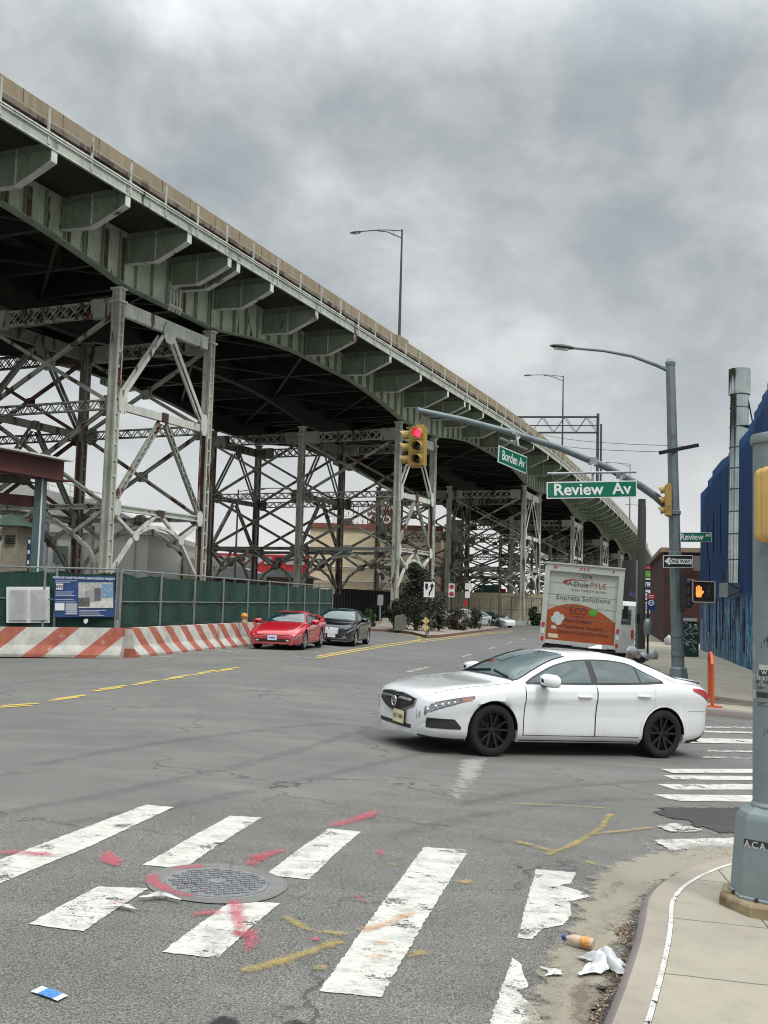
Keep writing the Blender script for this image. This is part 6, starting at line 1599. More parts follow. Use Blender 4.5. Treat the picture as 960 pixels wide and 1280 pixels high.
pbit('picture_building', 127, 730, 141, 747, mat('pic_blue', (.18, .30, .42), .5, var=.4, scale=12), .005)
pbit('white_block', 70, 729.5, 79, 737, M_signw, .003); pbit('white_block', 68.8, 754, 80.5, 763, M_signw, .003)
text('lettering', 'NYC', AY(74.5, 733.3, 29.66), (1, 0, 0), Z, .13, M_signb, b_, bold=.03)
text('lettering', 'PORTS OF CONSTRUCTION: URBAN DESIGN PROJECT', AY(105, 722.8, 29.66), (1, 0, 0), Z, .082, M_signw, b_, bold=.02, wscale=.88)
for v_, u1 in ((725.6, 96), (727.4, 88), (739.5, 92), (742, 90), (744, 94), (749, 92), (752, 95)): pbit('text_line', 69.5, v_, u1, v_+.9, mat('print_pale', (.4, .45, .52), .6), .003)
for i in range(6): pbit('text_line', 82, 754.5+i*2.4, 96.5, 755.9+i*2.4, mat('print_white', (.55, .58, .60), .6), .003)
for v_ in (762.5, 764.5, 767, 769): pbit('text_line', 99, v_, 134-(v_ % 3)*4, v_+.9, mat('print_pale', (.4, .45, .52), .6), .003)
ob = MB().prism([AY(105, 774, 29.64), AY(109, 773.5, 29.64), AY(110, 777, 29.64), AY(107, 780, 29.64), AY(104.5, 778, 29.64)], V((0, .03, 0))).build('paper_scrap', M_signw, None, org=AY(107, 777, 29.64)); tag(ob, 'crumpled white scrap caught on the fence under the blue poster', 'paper')
# ------------------------------------------------------------------ steel portal frame on the left
gp_ = thing('steel_portal', 'dark red steel beam on a green column behind the fence at far left', 'steel frame', tuple(V((AY(46, 700, 33).x, 33, 0))))
hd = radians(24); dv = V((sin(hd), cos(hd), 0))
M_rb = steel('portal_red_beam', (.085, .022, .018), rust=(.05, .02, .015), rthr=.6); M_gc = mat('portal_green', (.09, .15, .15), .4, .2)
pe = AY(78, 589, 33.2); ps0 = pe-dv*9
mb = MB(); mb.beam(V((ps0.x, ps0.y, pe.z)), pe, .12, .60); mb.build('beam_web', M_rb, gp_)
for z_ in (.33, -.33): MB().beam(V((ps0.x, ps0.y, pe.z+z_)), V((pe.x+dv.x*.05, pe.y+dv.y*.05, pe.z+z_)), .75, .05).build('beam_flange', M_bright if z_ > 0 else M_rb, gp_)
cpos = AY(46, 700, 32.6); MB().box((cpos.x, cpos.y, (pe.z-.36)/2), (.30, .3, pe.z-.36)).build('column', M_gc, gp_); MB().box((cpos.x+.10, cpos.y-.16, (pe.z-.36)/2), (.05, .02, pe.z-.36)).build('column_edge', M_signw, gp_)
p2 = AY(40, 627, 32.6); MB().beam(V((p2.x-dv.x*7-3, p2.y-6, p2.z)), p2, .25, .34).build('lower_beam', M_rb, gp_)
MB().beam(V((pe.x-1.0, pe.y-.6, pe.z-.36)), V((pe.x-9, pe.y-.8, pe.z-.36)), 2.2, .05).build('soffit', M_bk, gp_)
# ------------------------------------------------------------------ buildings behind
def bld(name, label, u0, u1, vtop, Y, depth, m, vb=None, cat='building', parts=None, skew=0, roof=None, roofm=None):
    a = AY(u0, vtop, Y); b = AY(u1, vtop, Y); zt = a.z; o = thing(name, label, cat, ((a.x+b.x)/2, Y, 0))
    r = Matrix.Rotation(skew, 3, 'Z'); c = V((b.x, Y, 0)); 
    f = lambda p: c+r@(V(p)-c)
    W_ = b.x-a.x
    mb = MB(); mb.prism([f((a.x, Y, -1)), f((b.x, Y, -1)), f((b.x, Y, zt)), f((a.x, Y, zt))], r@V((0, depth, 0))); mb.build('wall', m, o)
    if roof: MB().prism([f((a.x-.4, Y-.4, zt)), f((b.x+.4, Y-.4, zt)), f((b.x+.4, Y+depth, zt)), f((a.x-.4, Y+depth, zt))], Z*roof).build('roof', roofm or M_alu, o)
    return o, f, a, b, zt
M_gmet = mat('grey_metal_cladding', (.56, .57, .52), .6, var=.04, scale=1); M_gmet2 = mat('grey_metal_dark', (.42, .425, .40), .6, var=.1)
o, f, a, b, zt = bld('metal_shed', 'long pale grey metal shed behind the viaduct at left', -60, 186, 662, 96, 30, M_gmet)
mb = MB(); mb.prism([V((a.x, 95.6, zt)), V((b.x+.4, 95.6, zt)), V((b.x+.4, 95.6, zt+.5)), V((AY(120, 650, 96).x, 95.6, zt+3.2)), V((a.x, 95.6, zt+3.6))], V((0, 28, 0))); mb.build('roof', M_gmet2, o)
for i in range(9): MB().box((b.x-1.2-i*2.4, 95.9, zt/2), (.08, .1, zt)).build('panel_joint', M_gmet2, o)
for i in range(3): MB().box((b.x-8-i*2.2, 95.85, zt*.72), (1.3, .1, 1.6)).build('window', M_glass, o)
rl = MB()
o2 = thing('conveyor_bridge', 'sloping grey conveyor with handrail above the metal shed', 'conveyor', (AY(100, 630, 92).x, 92, 0))
p, q = AY(-20, 602, 92), AY(140, 650, 92); MB().beam(p, q, 2.2, 1.9).build('gallery', M_gmet2, o2)
mb = MB()
for i in range(13): c = p.lerp(q, i/12); mb.beam(c+Z*.9, c+Z*2.0, .06, .06)
mb.beam(p+Z*2.0, q+Z*2.0, .06, .08); mb.beam(p+Z*1.45, q+Z*1.45, .05, .05); mb.build('handrail', M_col, o2)
for t_ in (.15, .5, .85): c = p.lerp(q, t_); MB().tube([V((c.x, 92, 0)), c], .25, 8).build('leg', M_gmet2, o2)
o, f, a, b, zt = bld('stone_kiosk', 'small beige stone hut with louvred vent at far left', 3, 22, 657, 52, 4, mat('kiosk_stone', (.30, .27, .20), .85, var=.2, scale=3))
MB().prism([V((a.x-.5, 51.6, zt)), V((b.x+.5, 51.6, zt)), V(((a.x+b.x)/2-.4, 53, zt+.7))], V((0, 3, 0))).build('roof', mat('kiosk_roof_green', (.10, .16, .12), .6), o)
vt = MB()
for i in range(4): vt.box((AY(13, 670+i*3, 51.9).x, 51.9, AY(13, 670+i*3, 51.9).z), (.5, .06, .07))
vt.build('vent', M_bk, o)
def polesign(name, label, u, v, Y, w, h, m, cat='road sign', vb=None, post=True, r=.04):
    c = AY(u, v, Y); kk = FPX/Y; g = gz(c.x); o = thing(name, label, cat, (c.x, Y, g))
    if post: MB().tube([V((c.x, Y+.05, g)), V((c.x, Y+.05, c.z+h/kk/2))], r, 6).build('post', M_bk if r < .06 else M_alu, o)
    s_ = MB().obox(c, (w/kk/2, 0, 0), (0, .012, 0), (0, 0, h/kk/2)).build('plate', m, o); return o, s_, c, kk
o, s_, c, kk = polesign('site_sign', 'narrow dark blue and white site sign beside the green column', 36, 690, 50, 5, 36, mat('sign_navy', (.02, .04, .10), .5))
for i in range(3): MB().obox(c+V((0, -.02, .5-i*.5)), (.05, 0, 0), (0, .005, 0), (0, 0, .09)).build('mark', M_signw, s_)
o, s_, c, kk = polesign('red_sign', 'small red and white banner hanging behind the green column', 52, 683, 50, 5, 18, mat('banner_red', (.42, .05, .03), .6))
MB().obox(c+V((0, -.02, -.35)), (.07, 0, 0), (0, .005, 0), (0, 0, .12)).build('white_band', M_signw, s_)
# scrap yard behind: pale lattice wall, red long building, brown shed
o, f, a, b, zt = bld('pale_wall_building', 'low pale panelled building behind the first tower', 186, 262, 697, 112, 10, mat('pale_panel', (.42, .41, .33), .7, var=.15, scale=2))
for i in range(8): MB().box((lerp(a.x, b.x, (i+.5)/8), 111.9, zt/2), (.15, .1, zt)).build('mullion', M_inner, o)
MB().beam(V((a.x-1, 110, zt+.6)), V((b.x+4, 118, zt-.6)), .8, 1.0).build('roof_beam', M_gmet2, o)
o, f, a, b, zt = bld('red_warehouse', 'long bright red low building glimpsed through the towers', 262, 400, 691, 170, 16, mat('warehouse_red', (.36, .02, .02), .6, var=.2))
mb = MB()
for i in range(10): MB().box((lerp(a.x, b.x, (i+.3)/10), 169.9, zt-1.0), (1.2, .1, 1.2)).build('panel', M_bk if i % 3 == 0 else mat('warehouse_grey', (.3, .3, .3), .6), o)
text('lettering', 'SALES', AY(317, 699, 169.5), (1, 0, 0), Z, 1.1, M_signw, o, bold=.02)
o, f, a, b, zt = bld('brown_shed', 'brown timber shed with a pale gable roof behind the fence', 258, 385, 719, 105, 9, mat('shed_brown', (.12, .075, .05), .8, var=.2))
xm_ = AY(300, 690, 105).x; mb = MB(); mb.prism([V((a.x-.5, 104.6, zt)), V((xm_, 104.6, AY(300, 708, 105).z)), V((AY(335, 690, 105).x, 104.6, zt+.1)), V((AY(335, 690, 105).x, 104.6, zt-.3)), V((a.x-.5, 104.6, zt-.3))], V((0, 9, 0))); mb.build('roof', mat('shed_roof_pale', (.45, .46, .45), .5), o)
mb = MB(); mb.prism([V((xm_+1, 106, zt)), V((b.x+1, 106, zt)), V((AY(380, 690, 105).x, 106, AY(360, 716, 105).z)), V((AY(345, 690, 105).x, 106, AY(345, 710, 105).z))], V((0, 8, 0))); mb.build('roof', mat('shed_roof_pale', (.45, .46, .45), .5), o)
M_beige = mat('beige_brick', (.66, .54, .36), .85, var=.12, scale=1.6, stretch=(.5, .5, 3), dirt=(.34, .27, .17), dthr=.6)
o, f, a, b, zt = bld('beige_warehouse', 'large beige brick warehouse with a rooftop sign behind the second tower', 388, 552, 659, 150, 25, M_beige)
MB().box(((a.x+b.x)/2, 149.9, zt+.3), (b.x-a.x+.5, .6, .7)).build('parapet', mat('brick_red_trim', (.20, .07, .05), .8), o)
for i in range(2): MB().tube([V((a.x, 149.7, 4.5+i*2)), V((b.x, 149.7, 4.3+i*2))], .12, 5).build('pipe', M_gmet2, o)
rs = thing('rooftop_sign', 'white rooftop lettering on a scaffold above the beige warehouse', 'sign', (AY(447, 655, 150).x, 151, zt+.6))
mb = MB()
for u_ in range(412, 486, 6): c = AY(u_, 630, 151); mb.beam(V((c.x, 151, zt)), V((c.x, 151, c.z)), .14, .14)
for v_ in (631, 645, 656): mb.beam(AY(410, v_, 151), AY(484, v_, 151), .14, .14)
mb.build('scaffold', M_inner, rs)
text('lettering', 'ELECTRIC', AY(447, 636, 150.8), (1, 0, 0), Z, 1.35, M_signw, rs, bold=.03); text('lettering', 'CENTURY.CO', AY(447, 649, 150.8), (1, 0, 0), Z, 1.55, M_signw, rs, bold=.03)
MB().lathe([(2.0, 0), (2.2, .4), (2.2, 3.2), (0, 4.6)], (AY(478, 650, 156).x, 156, zt), n=14).build('water_tank', M_rusty, o)
o, f, a, b, zt = bld('tan_building', 'tan building with pinkish columns seen between the second and third towers', 556, 580, 655, 165, 20, mat('tan_pink', (.46, .36, .28), .8, var=.1))
for i in range(4): MB().box((lerp(a.x, b.x, (i+.5)/4), 164.8, zt*.62), (.5, .5, zt*.7)).build('pilaster', mat('pale_pilaster', (.6, .52, .45), .7), o)
M_wallb = mat('yard_wall_beige', (.36, .31, .21), .85, var=.2, scale=2)
ob = MB().box((AY(600, 760, 128).x, 128, 1.2), (28, .5, 3.9)).build('yard_wall', M_wallb, None, org=(AY(600, 760, 128).x, 128, 0)); tag(ob, 'long low beige wall behind the far fence', 'wall')
def container(label, u0, u1, v0, v1, Y, m):
    a = AY(u0, v0, Y); b = AY(u1, v1, Y); o = thing('shipping_container', label, 'container', ((a.x+b.x)/2, Y, min(a.z, b.z)), 'containers in the far yard')
    MB().box(((a.x+b.x)/2, Y+1.2, (a.z+b.z)/2), (abs(b.x-a.x), 2.4, abs(a.z-b.z))).build('box', m, o)
    mb = MB()
    for i in range(9): mb.box((lerp(a.x, b.x, (i+.5)/9), Y-.03, (a.z+b.z)/2), (.12, .06, abs(a.z-b.z)*.92))
    mb.build('corrugation', m, o)
container('rust red container stacked in the far yard', 599, 614, 740, 753, 140, mat('cont_red', (.25, .045, .03), .6)); container('rust red container standing low in the far yard', 598, 616, 753, 768, 140, mat('cont_red', (.25, .045, .03), .6))
container('dark green container in the far yard', 604, 624, 731, 741, 143, mat('cont_green', (.02, .10, .07), .6))
container('white container beside the red one in the far yard', 617, 634, 743, 768, 142, mat('cont_white', (.5, .5, .48), .6))
container('bright red container leaning behind the third tower', 626, 632, 736, 750, 139.5, mat('cont_red2', (.4, .03, .03), .6))
o, f, a, b, zt = bld('white_depot', 'low white depot building between the far towers', 634, 700, 747, 190, 10, mat('depot_white', (.55, .55, .52), .6, var=.1))
# ------------------------------------------------------------------ fences at the back of the road
def rail_fence(label, P, n, hgt, m, name='steel_fence', dark=False):
    P = [V(p) for p in P]; o = thing(name, label, 'fence', (P[0].x, P[0].y, gz(P[0].x)))
    for a, b in zip(P, P[1:]):
        for i in range(n+1):
            c = a.lerp(b, i/n); MB().tube([V((c.x, c.y, gz(c.x))), V((c.x, c.y, gz(c.x)+hgt))], .07, 6).build('post', m, o)
        for z_ in (hgt, hgt*.52): MB().beam(V((a.x, a.y, gz(a.x)+z_)), V((b.x, b.y, gz(b.x)+z_)), .08, .12).build('rail', m, o)
        mb = MB(); L = (b-a).length; k_ = int(L/.32)
        for i in range(k_): c = a.lerp(b, (i+.5)/k_); mb.box((c.x, c.y, gz(c.x)+hgt*.5), (.03, .03, hgt))
        mb.build('pickets', m, o)
    return o
M_fg = mat('fence_green_grey', (.10, .12, .09), .6)
rail_fence('grey-green steel fence along the far edge of the road under the viaduct', [(AY(505, 760, 118).x, 118, 0), (AY(690, 770, 124).x, 124, 0)], 14, 3.1, M_fg)
st_ = thing('stacked_barriers', 'long dark stack of steel crowd barriers left of the island shrubs', 'barriers', (AY(457, 770, 88).x, 88, 0))
for i in range(26):
    u_ = 419+i*3.6; mb = MB(); c = AY(u_, 770, 88); g_ = gz(c.x)
    mb.tube([V((c.x, 88, g_)), V((c.x, 88, g_+2.6)), V((c.x+.6, 88.1, g_+2.6)), V((c.x+.6, 88.1, g_+.2))], .07, 5); mb.beam(V((c.x, 88, g_+1.2)), V((c.x+.6, 88, g_+1.9)), .06, .1); mb.beam(V((c.x, 88, g_+2.2)), V((c.x+.6, 88, g_+1.6)), .06, .1); mb.build('barrier_frame', M_bk, st_)
c = AY(457, 770, 88.6); MB().box((c.x, 88.8, 1.2), (6.6, .3, 2.2)).build('backing', M_bk, st_)
# ------------------------------------------------------------------ traffic island with shrubs
ipx = [(415, 787), (455, 788.5), (490, 790), (515, 793), (532, 797.5), (550, 797), (580, 793), (608, 789), (626, 786.5), (612, 783), (560, 781), (480, 779), (415, 780)]
ip = gpoly(ipx, 0)
isl = [V((x_, y_, 0)) for x_, y_ in ip]
mb = MB(); n = len(isl)
mb.grid([[V((p.x, p.y, gz(p.x)-.05)) for p in isl+[isl[0]]], [V((p.x, p.y, gz(p.x)+.16)) for p in isl+[isl[0]]]]); ob = mb.build('island_kerb', mat('island_kerb_brick', (.16, .085, .07), .85, var=.3)); ob['kind'] = 'structure'
cen = sum(isl, V((0, 0, 0)))/n; mb = MB()
inn = [p.lerp(cen, .06) for p in isl]
mb.grid([[V((p.x, p.y, gz(p.x)+.16)) for p in isl+[isl[0]]], [V((p.x, p.y, gz(p.x)+.165)) for p in inn+[inn[0]]]]); mb.add([V((p.x, p.y, gz(p.x)+.162)) for p in inn], [tuple(range(n))])
ob = mb.build('island_pavement', mat('island_pavement', (.26, .225, .19), .9, var=.2, scale=1.5)); ob['kind'] = 'structure'
def leaf_mat(name, c):
    m = bpy.data.materials.new(name); k = NT(m); cc = k.coord(); n = k.noise(cc, 1.2, 4, .6); n2 = k.noise(cc, 9, 2)
    col = k.mix(.5, k.ramp(n, [(.3, tuple(x*.5 for x in c)), (.7, tuple(x*1.5 for x in c))]), k.ramp(n2, [(.3, tuple(x*.6 for x in c)), (.7, tuple(x*1.4 for x in c))]))
    k.l.new(col, k.b.inputs['Base Color']); k.b.inputs['Roughness'].default_value = .7; return m
M_l1 = leaf_mat('leaf_dark', (.035, .045, .022)); M_l2 = leaf_mat('leaf_brownish', (.06, .045, .025)); M_l3 = leaf_mat('leaf_green', (.05, .085, .03)); M_bark = mat('bark', (.07, .055, .045), .9, var=.3)
def plant(name, label, cat, base, rx, h, n, leaf, m, group=None, conical=False, seed=1, trunk=.08):
    rnd = random.Random(seed); b = V(base); o = thing(name, label, cat, tuple(b), group); mb = MB(); st2 = MB()
    clumps = []
    for i in range(18 if not conical else 34):
        t = rnd.random(); a = rnd.random()*6.28; z_ = h*(.12+.86*t)
        r_ = rx*((1.05-t)**.8 if conical else sqrt(max(.05, 1-(2*t-.75)**2)))*(.35+.65*rnd.random())
        clumps.append((b+V((cos(a)*r_, sin(a)*r_*.8, z_)), rx*(.32+.22*rnd.random())*(1-.4*t if conical else 1)))
    for c, r_ in clumps:
        st2.tube([b+Z*(.1), b+V(((c.x-b.x)*.3, (c.y-b.y)*.3, (c.z-b.z)*.6)), c], [trunk*.5, trunk*.3, trunk*.1], 5)
        for j in range(n//len(clumps)):
            d = V((rnd.gauss(0, 1), rnd.gauss(0, 1), rnd.gauss(0, .8))); d = d.normalized()*r_*(rnd.random()**.5)*(1 if rnd.random() < .85 else 1.35)
            p = c+d; 
            if p.z < b.z+.02: continue
            s_ = leaf*(.6+.8*rnd.random()); x_ = V((rnd.gauss(0, 1), rnd.gauss(0, 1), rnd.gauss(0, .6))).normalized(); y_ = x_.cross(V((rnd.gauss(0, 1), rnd.gauss(0, 1), rnd.gauss(0, 1)))).normalized()
            mb.add([p-x_*s_, p-y_*s_*.45, p+x_*s_, p+y_*s_*.45], [(0, 1, 2, 3)])
    st2.tube([b-Z*.05, b+Z*h*.5, b+Z*h*.85], [trunk, trunk*.7, trunk*.2], 7)
    mb.build('crown', m, o, recalc=False); st2.build('trunk', M_bark, o); return o
def on_isl(u, v): p = G(u, v, .16); return p
b = on_isl(520, 788); kk = FPX/b.y
plant('conifer', 'dark bushy evergreen tree in the middle of the island', 'tree', b, 30/kk, 82/kk, 5600, .10, M_l1, None, True, 3, .14)
GS = 'shrubs on the traffic island'
for i, (u, v, w, h, m, lb) in enumerate(((492, 786, 22, 32, M_l1, 'dark shrub at the left foot of the island evergreen'), (548, 789, 26, 38, M_l1, 'dense dark shrub just right of the island evergreen'), (572, 787.5, 24, 24, M_l2, 'brownish shrub behind the yellow diamond markers'),
        (593, 786, 22, 22, M_l1, 'low dark shrub at the right end of the island row'), (462, 784, 14, 20, M_l3, 'low green shrub at the left end of the island'))):
    b = on_isl(u, v); kk = FPX/b.y; plant('shrub', lb, 'shrub', b, w/kk*.62, h/kk, 2600, .085, m, GS, False, 10+i, .05)
for i, (u, v, w, h, Y, lb) in enumerate(((600, 768, 22, 34, 150, 'green tree behind the containers in the far yard'), (652, 772, 16, 40, 150, 'green tree beside the white depot'), (668, 776, 12, 22, 120, 'weedy bush at the foot of the third tower'), (585, 768, 12, 24, 150, 'small green tree at the left end of the far yard'))):
    c = AY(u, v, Y); kk = FPX/Y; plant('tree', lb, 'tree', (c.x, Y, gz(c.x)), w/kk*.6, h/kk, 1800, .22, M_l3, 'trees in the far yard', False, 30+i, .2)
# island signs
b = on_isl(536, 793); Yi = b.y
o, s_, c, kk = polesign('keep_right_sign', 'white keep right sign with a black curved arrow on the island', 536.5, 737, Yi, 13.5, 19, M_signw)
n = V((0, -1, 0)); x = V((1, 0, 0)); mb = MB(); e = 1/kk
poly = [(1.2, -7.5), (-.6, -7.5), (-.4, -3.5), (2.0, .8), (2.2, 3.6), (.2, 3.6), (3.6, 8.4), (6.2, 3.8), (4.3, 3.7), (4.2, .2), (1.4, -4.0)]
mb.add([c+V((a*e, -.016, b_*e)) for a, b_ in poly], [tuple(range(len(poly)))]); mb.build('arrow', M_signb, s_)
mb = MB(); mb.add([c+V((a*e, -.016, b_*e)) for a, b_ in ((-5.2, 7.5), (-1.6, 7.5), (-1.8, 1.5), (-3.4, -1.2), (-5.0, 1.8))], [tuple(range(5))]); mb.build('island_symbol', M_signb, s_)
for v_, lb in ((776, 'upper'), (784, 'lower')):
    pass
b = on_isl(532.5, 796); Yd = b.y; c = AY(532, 776, Yd); kk = FPX/Yd
dm = thing('object_marker', 'two small yellow diamond markers on one post at the island tip', 'road sign', tuple(b))
MB().tube([b, V((b.x, b.y, c.z+.1))], .035, 6).build('post', M_bk, dm)
for v_ in (776, 784.4):
    c = AY(532.3, v_, Yd); e = 4.6/kk; MB().prism([c+V((-e, -.03, 0)), c+V((0, -.03, -e)), c+V((e, -.03, 0)), c+V((0, -.03, e))], V((0, .02, 0))).build('diamond', mat('marker_yellow', (.60, .46, .18), .5), dm)
o, s_, c, kk = polesign('no_entry_sign', 'tall narrow red and white no entry sign behind the island', 564.5, 738, 92, 7.4, 17, M_signw)
for dz_ in (.32, -.32):
    MB().lathe([(0, 0), (.21, 0), (.21, .004), (0, .004)], c+V((0, -.014, dz_)), axis=(0, -1, 0), n=20).build('red_disc', mat('sign_red', (.40, .03, .03), .4), s_)
MB().obox(c+V((0, -.02, 0)), (.17, 0, 0), (0, .003, 0), (0, 0, .05)).build('bar', M_signw, s_)
polesign('blank_sign', 'grey back of a sign on a post left of the island evergreen', 475.5, 750, 75, 7, 13, mat('sign_back_grey', (.28, .29, .26), .6), r=.06)
o, s_, c, kk = polesign('stacked_signs', 'cluster of small white and red road signs at the third tower', 586, 733, 95, 9, 8, M_signw)
MB().obox(c+V((-.1, 0, -.75)), (.22, 0, 0), (0, .012, 0), (0, 0, .3)).build('plate', M_signw, o); MB().obox(c+V((-.25, -.01, -1.5)), (.16, 0, 0), (0, .012, 0), (0, 0, .3)).build('plate', mat('sign_red', (.40, .03, .03), .4), o)
ob = MB().prism([G(493, 788, .16), G(508, 788, .16), G(508, 788, .16)+Z*.8, G(505, 788, .16)+Z*.95, G(496, 788, .16)+Z*.9, G(493, 788, .16)+Z*.8], V((0, 1.2, 0))).build('boulder', mat('boulder_grey', (.11, .105, .08), .9, var=.3), None, org=G(500, 788, .16)); tag(ob, 'grey concrete block at the foot of the island evergreen', 'concrete block')
# street lamps glimpsed through the towers
for (u, vt, Y, ul, lb) in ((298, 612, 60, 352, 'thin dark street lamp seen through the first span'), (625, 690, 100, 600, 'thin street light pole in front of the far yard')):
    t_ = AY(u, vt, Y); g_ = gz(t_.x); b = V((t_.x, Y, g_)); aa = AY(ul, vt, Y)-t_
    cobra('street_lamp', b, t_.z-g_, aa.length, V((aa.x, .01, 0)), .55, lb, group=None, r=.08, rise=.25)
# ------------------------------------------------------------------ right background: red brown building, shops
rb_ = G(829, 803, .15); rbo = thing('red_brown_building', 'dark red-brown windowless building beyond the blue one', 'building', tuple(rb_))
hd2 = radians(12.2); dv2 = V((sin(hd2), cos(hd2), 0)); nv2 = V((cos(hd2), -sin(hd2), 0)); kk = FPX/rb_.y
zt = AY(829, 690, rb_.y).z
mb = MB(); mb.prism([V((rb_.x, rb_.y, -1)), V((rb_.x, rb_.y, zt)), V((rb_.x, rb_.y, zt))+nv2*9, V((rb_.x, rb_.y, -1))+nv2*9], dv2*22); mb.build('wall', mat('wall_oxblood', (.05, .013, .012), .8, var=.25, dirt=(.02, .01, .01), dthr=.5), rbo)
MB().prism([V((rb_.x, rb_.y, zt))-nv2*.2-dv2*.2, V((rb_.x, rb_.y, zt))+nv2*9, V((rb_.x, rb_.y, zt))+nv2*9+dv2*22, V((rb_.x, rb_.y, zt))-nv2*.2+dv2*22], Z*.3).build('roof', mat('roof_tan', (.22, .16, .10), .8), rbo)
MB().box((AY(868, 705, rb_.y-.1).x, rb_.y-1.0, AY(868, 705, rb_.y).z), (.7, .1, 1.0)).build('window', mat('window_dull', (.12, .11, .09), .3), rbo)
sy = 150; so_ = thing('shop_building', 'far shop building stacked with colourful sign boards beyond the viaduct', 'building', (AY(818, 780, sy).x, sy, 0))
a = AY(800, 697, sy); b = AY(850, 697, sy); MB().box(((a.x+b.x)/2, sy+6, a.z/2-.5), (b.x-a.x, 10, a.z+.8)).build('wall', mat('shop_wall', (.16, .15, .14), .8), so_)
for v0, v1, c_, nm in ((697, 706, (.05, .06, .08), ''), (707, 712, (.30, .03, .03), ''), (713, 722, (.10, .22, .05), ''), (722.5, 725.5, (.6, .6, .58), ''), (726, 736, (.02, .035, .10), 'TIRES'), (737, 751, (.55, .57, .55), 'AUTO GLASS'), (752, 768, (.42, .40, .36), 'REPAIR')):
    p0 = AY(802, v0, sy-.2); p1 = AY(848, v1, sy-.2); sb_ = MB().box(((p0.x+p1.x)/2, sy+.6, (p0.z+p1.z)/2), (p1.x-p0.x, .3, p0.z-p1.z)).build('sign_board', mat('board_%d' % int(v0), c_, .5, var=.6 if v0 in (713, 707) else .1, scale=1.5), so_)
    if nm:
        text('lettering', nm, ((AY(814, v0, sy).x), sy+.44, (p0.z+p1.z)/2), (1, 0, 0), Z, abs(p0.z-p1.z)*.75, M_signw if v0 == 726 else mat('letter_navy', (.03, .05, .15), .5), sb_, bold=.03)
parked('parked_car', 'dark car parked far up the avenue beyond the timber pole', 'car', M_blackcar, 818, 791, radians(12), grp=None)
# white van ahead of the box truck
vv = thing('parked_van', 'tall white van parked ahead of the box truck', 'van', (0, 0, 0))
mb = MB(); pr_ = [(0, .45), (0, 2.55), (.25, 2.75), (4.6, 2.75), (5.3, 1.6), (6.0, 1.35), (6.1, .45)]
mb.prism([(-1.05, y, z) for y, z in pr_], (2.1, 0, 0)); mb.build('body', M_tw, vv); MB().box((0, -.012, 2.0), (1.7, .02, .7)).build('rear_window', M_glass, vv)
for sx_ in (-1, 1):
    for y_ in (1.1, 4.9): MB().lathe([(.2, -.1), (.36, -.11), (.37, .11), (.2, .1)], (sx_*.95, y_, .37), (sx_, 0, 0), 20, close=True).build('wheel', M_tyre, vv)
    MB().box((sx_*1.25, 5.0, 1.9), (.2, .1, .5)).build('mirror', M_blackpl, vv); MB().box((sx_*.95, -.02, 1.2), (.12, .04, .4)).build('tail_light', M_red, vv)
vv.location = gp(AY(763, 800, 50).x, 50); vv.rotation_euler = (0, radians(2.9), -radians(13))
# ------------------------------------------------------------------ manhole, litter
mc = G(271, 1105); mo = thing('manhole_cover', 'large round ribbed iron manhole cover ringed with pink paint', 'manhole cover', (mc.x, mc.y, gz(mc.x)))
rw = .5*(352-190)/(FPX/mc.y)*.5*2; R0 = rw/1.0*.5*2/2
R0 = .92*(352-190)/2/(FPX/mc.y)
M_iron = mat('cast_iron', (.20, .20, .205), .55, .3, var=.2, scale=14, dirt=(.06, .055, .05), dscale=10, dthr=.6)
def tilt(o): o.rotation_euler = (0, atan(.05), 0)
mb = MB(); mb.lathe([(R0, 0), (R0*.995, .004), (R0*.86, .010), (R0*.855, .006), (0, .006)], (0, 0, 0), n=64)
fr = mb.build('frame_ring', M_iron, None, smooth=20); fr.parent = mo; fr.location = (0, 0, .003)
mb = MB(); mb.lathe([(R0*.845, .004), (R0*.845, .012), (0, .012)], (0, 0, 0), n=64); cv = mb.build('cover', M_iron, None); cv.parent = mo; cv.location = (0, 0, .003)
mb = MB(); sp_ = .045; k_ = int(R0*.78/sp_)
for i in range(-k_, k_+1):
    y_ = i*sp_; w_ = sqrt(max(0, (R0*.80)**2-y_*y_)); nseg = max(1, int(w_/.06))
    for j in range(-nseg, nseg):
        if abs(y_) < .09 and abs((j+.5)*.06) < .09: continue
        mb.box(((j+.5)*.06+(i % 2)*.015, y_, .016), (.044, .024, .009))
rb2 = mb.build('ribs', M_iron, None); rb2.parent = cv; rb2.rotation_euler = (0, 0, .5)
MB().lathe([(.05, .012), (.05, .018), (0, .02)], (0, 0, 0), n=16).build('hub', M_iron, None).parent = cv
tilt(mo)
sheet('manhole_collar', [(mc.x+(R0+.06)*cos(a)*(1+.02*sin(a*5)), mc.y+(R0+.06)*sin(a)) for a in [2*pi*i/40 for i in range(40)]], M_dark if False else asphalt('collar_asphalt', .15), .0115, cell=.3)
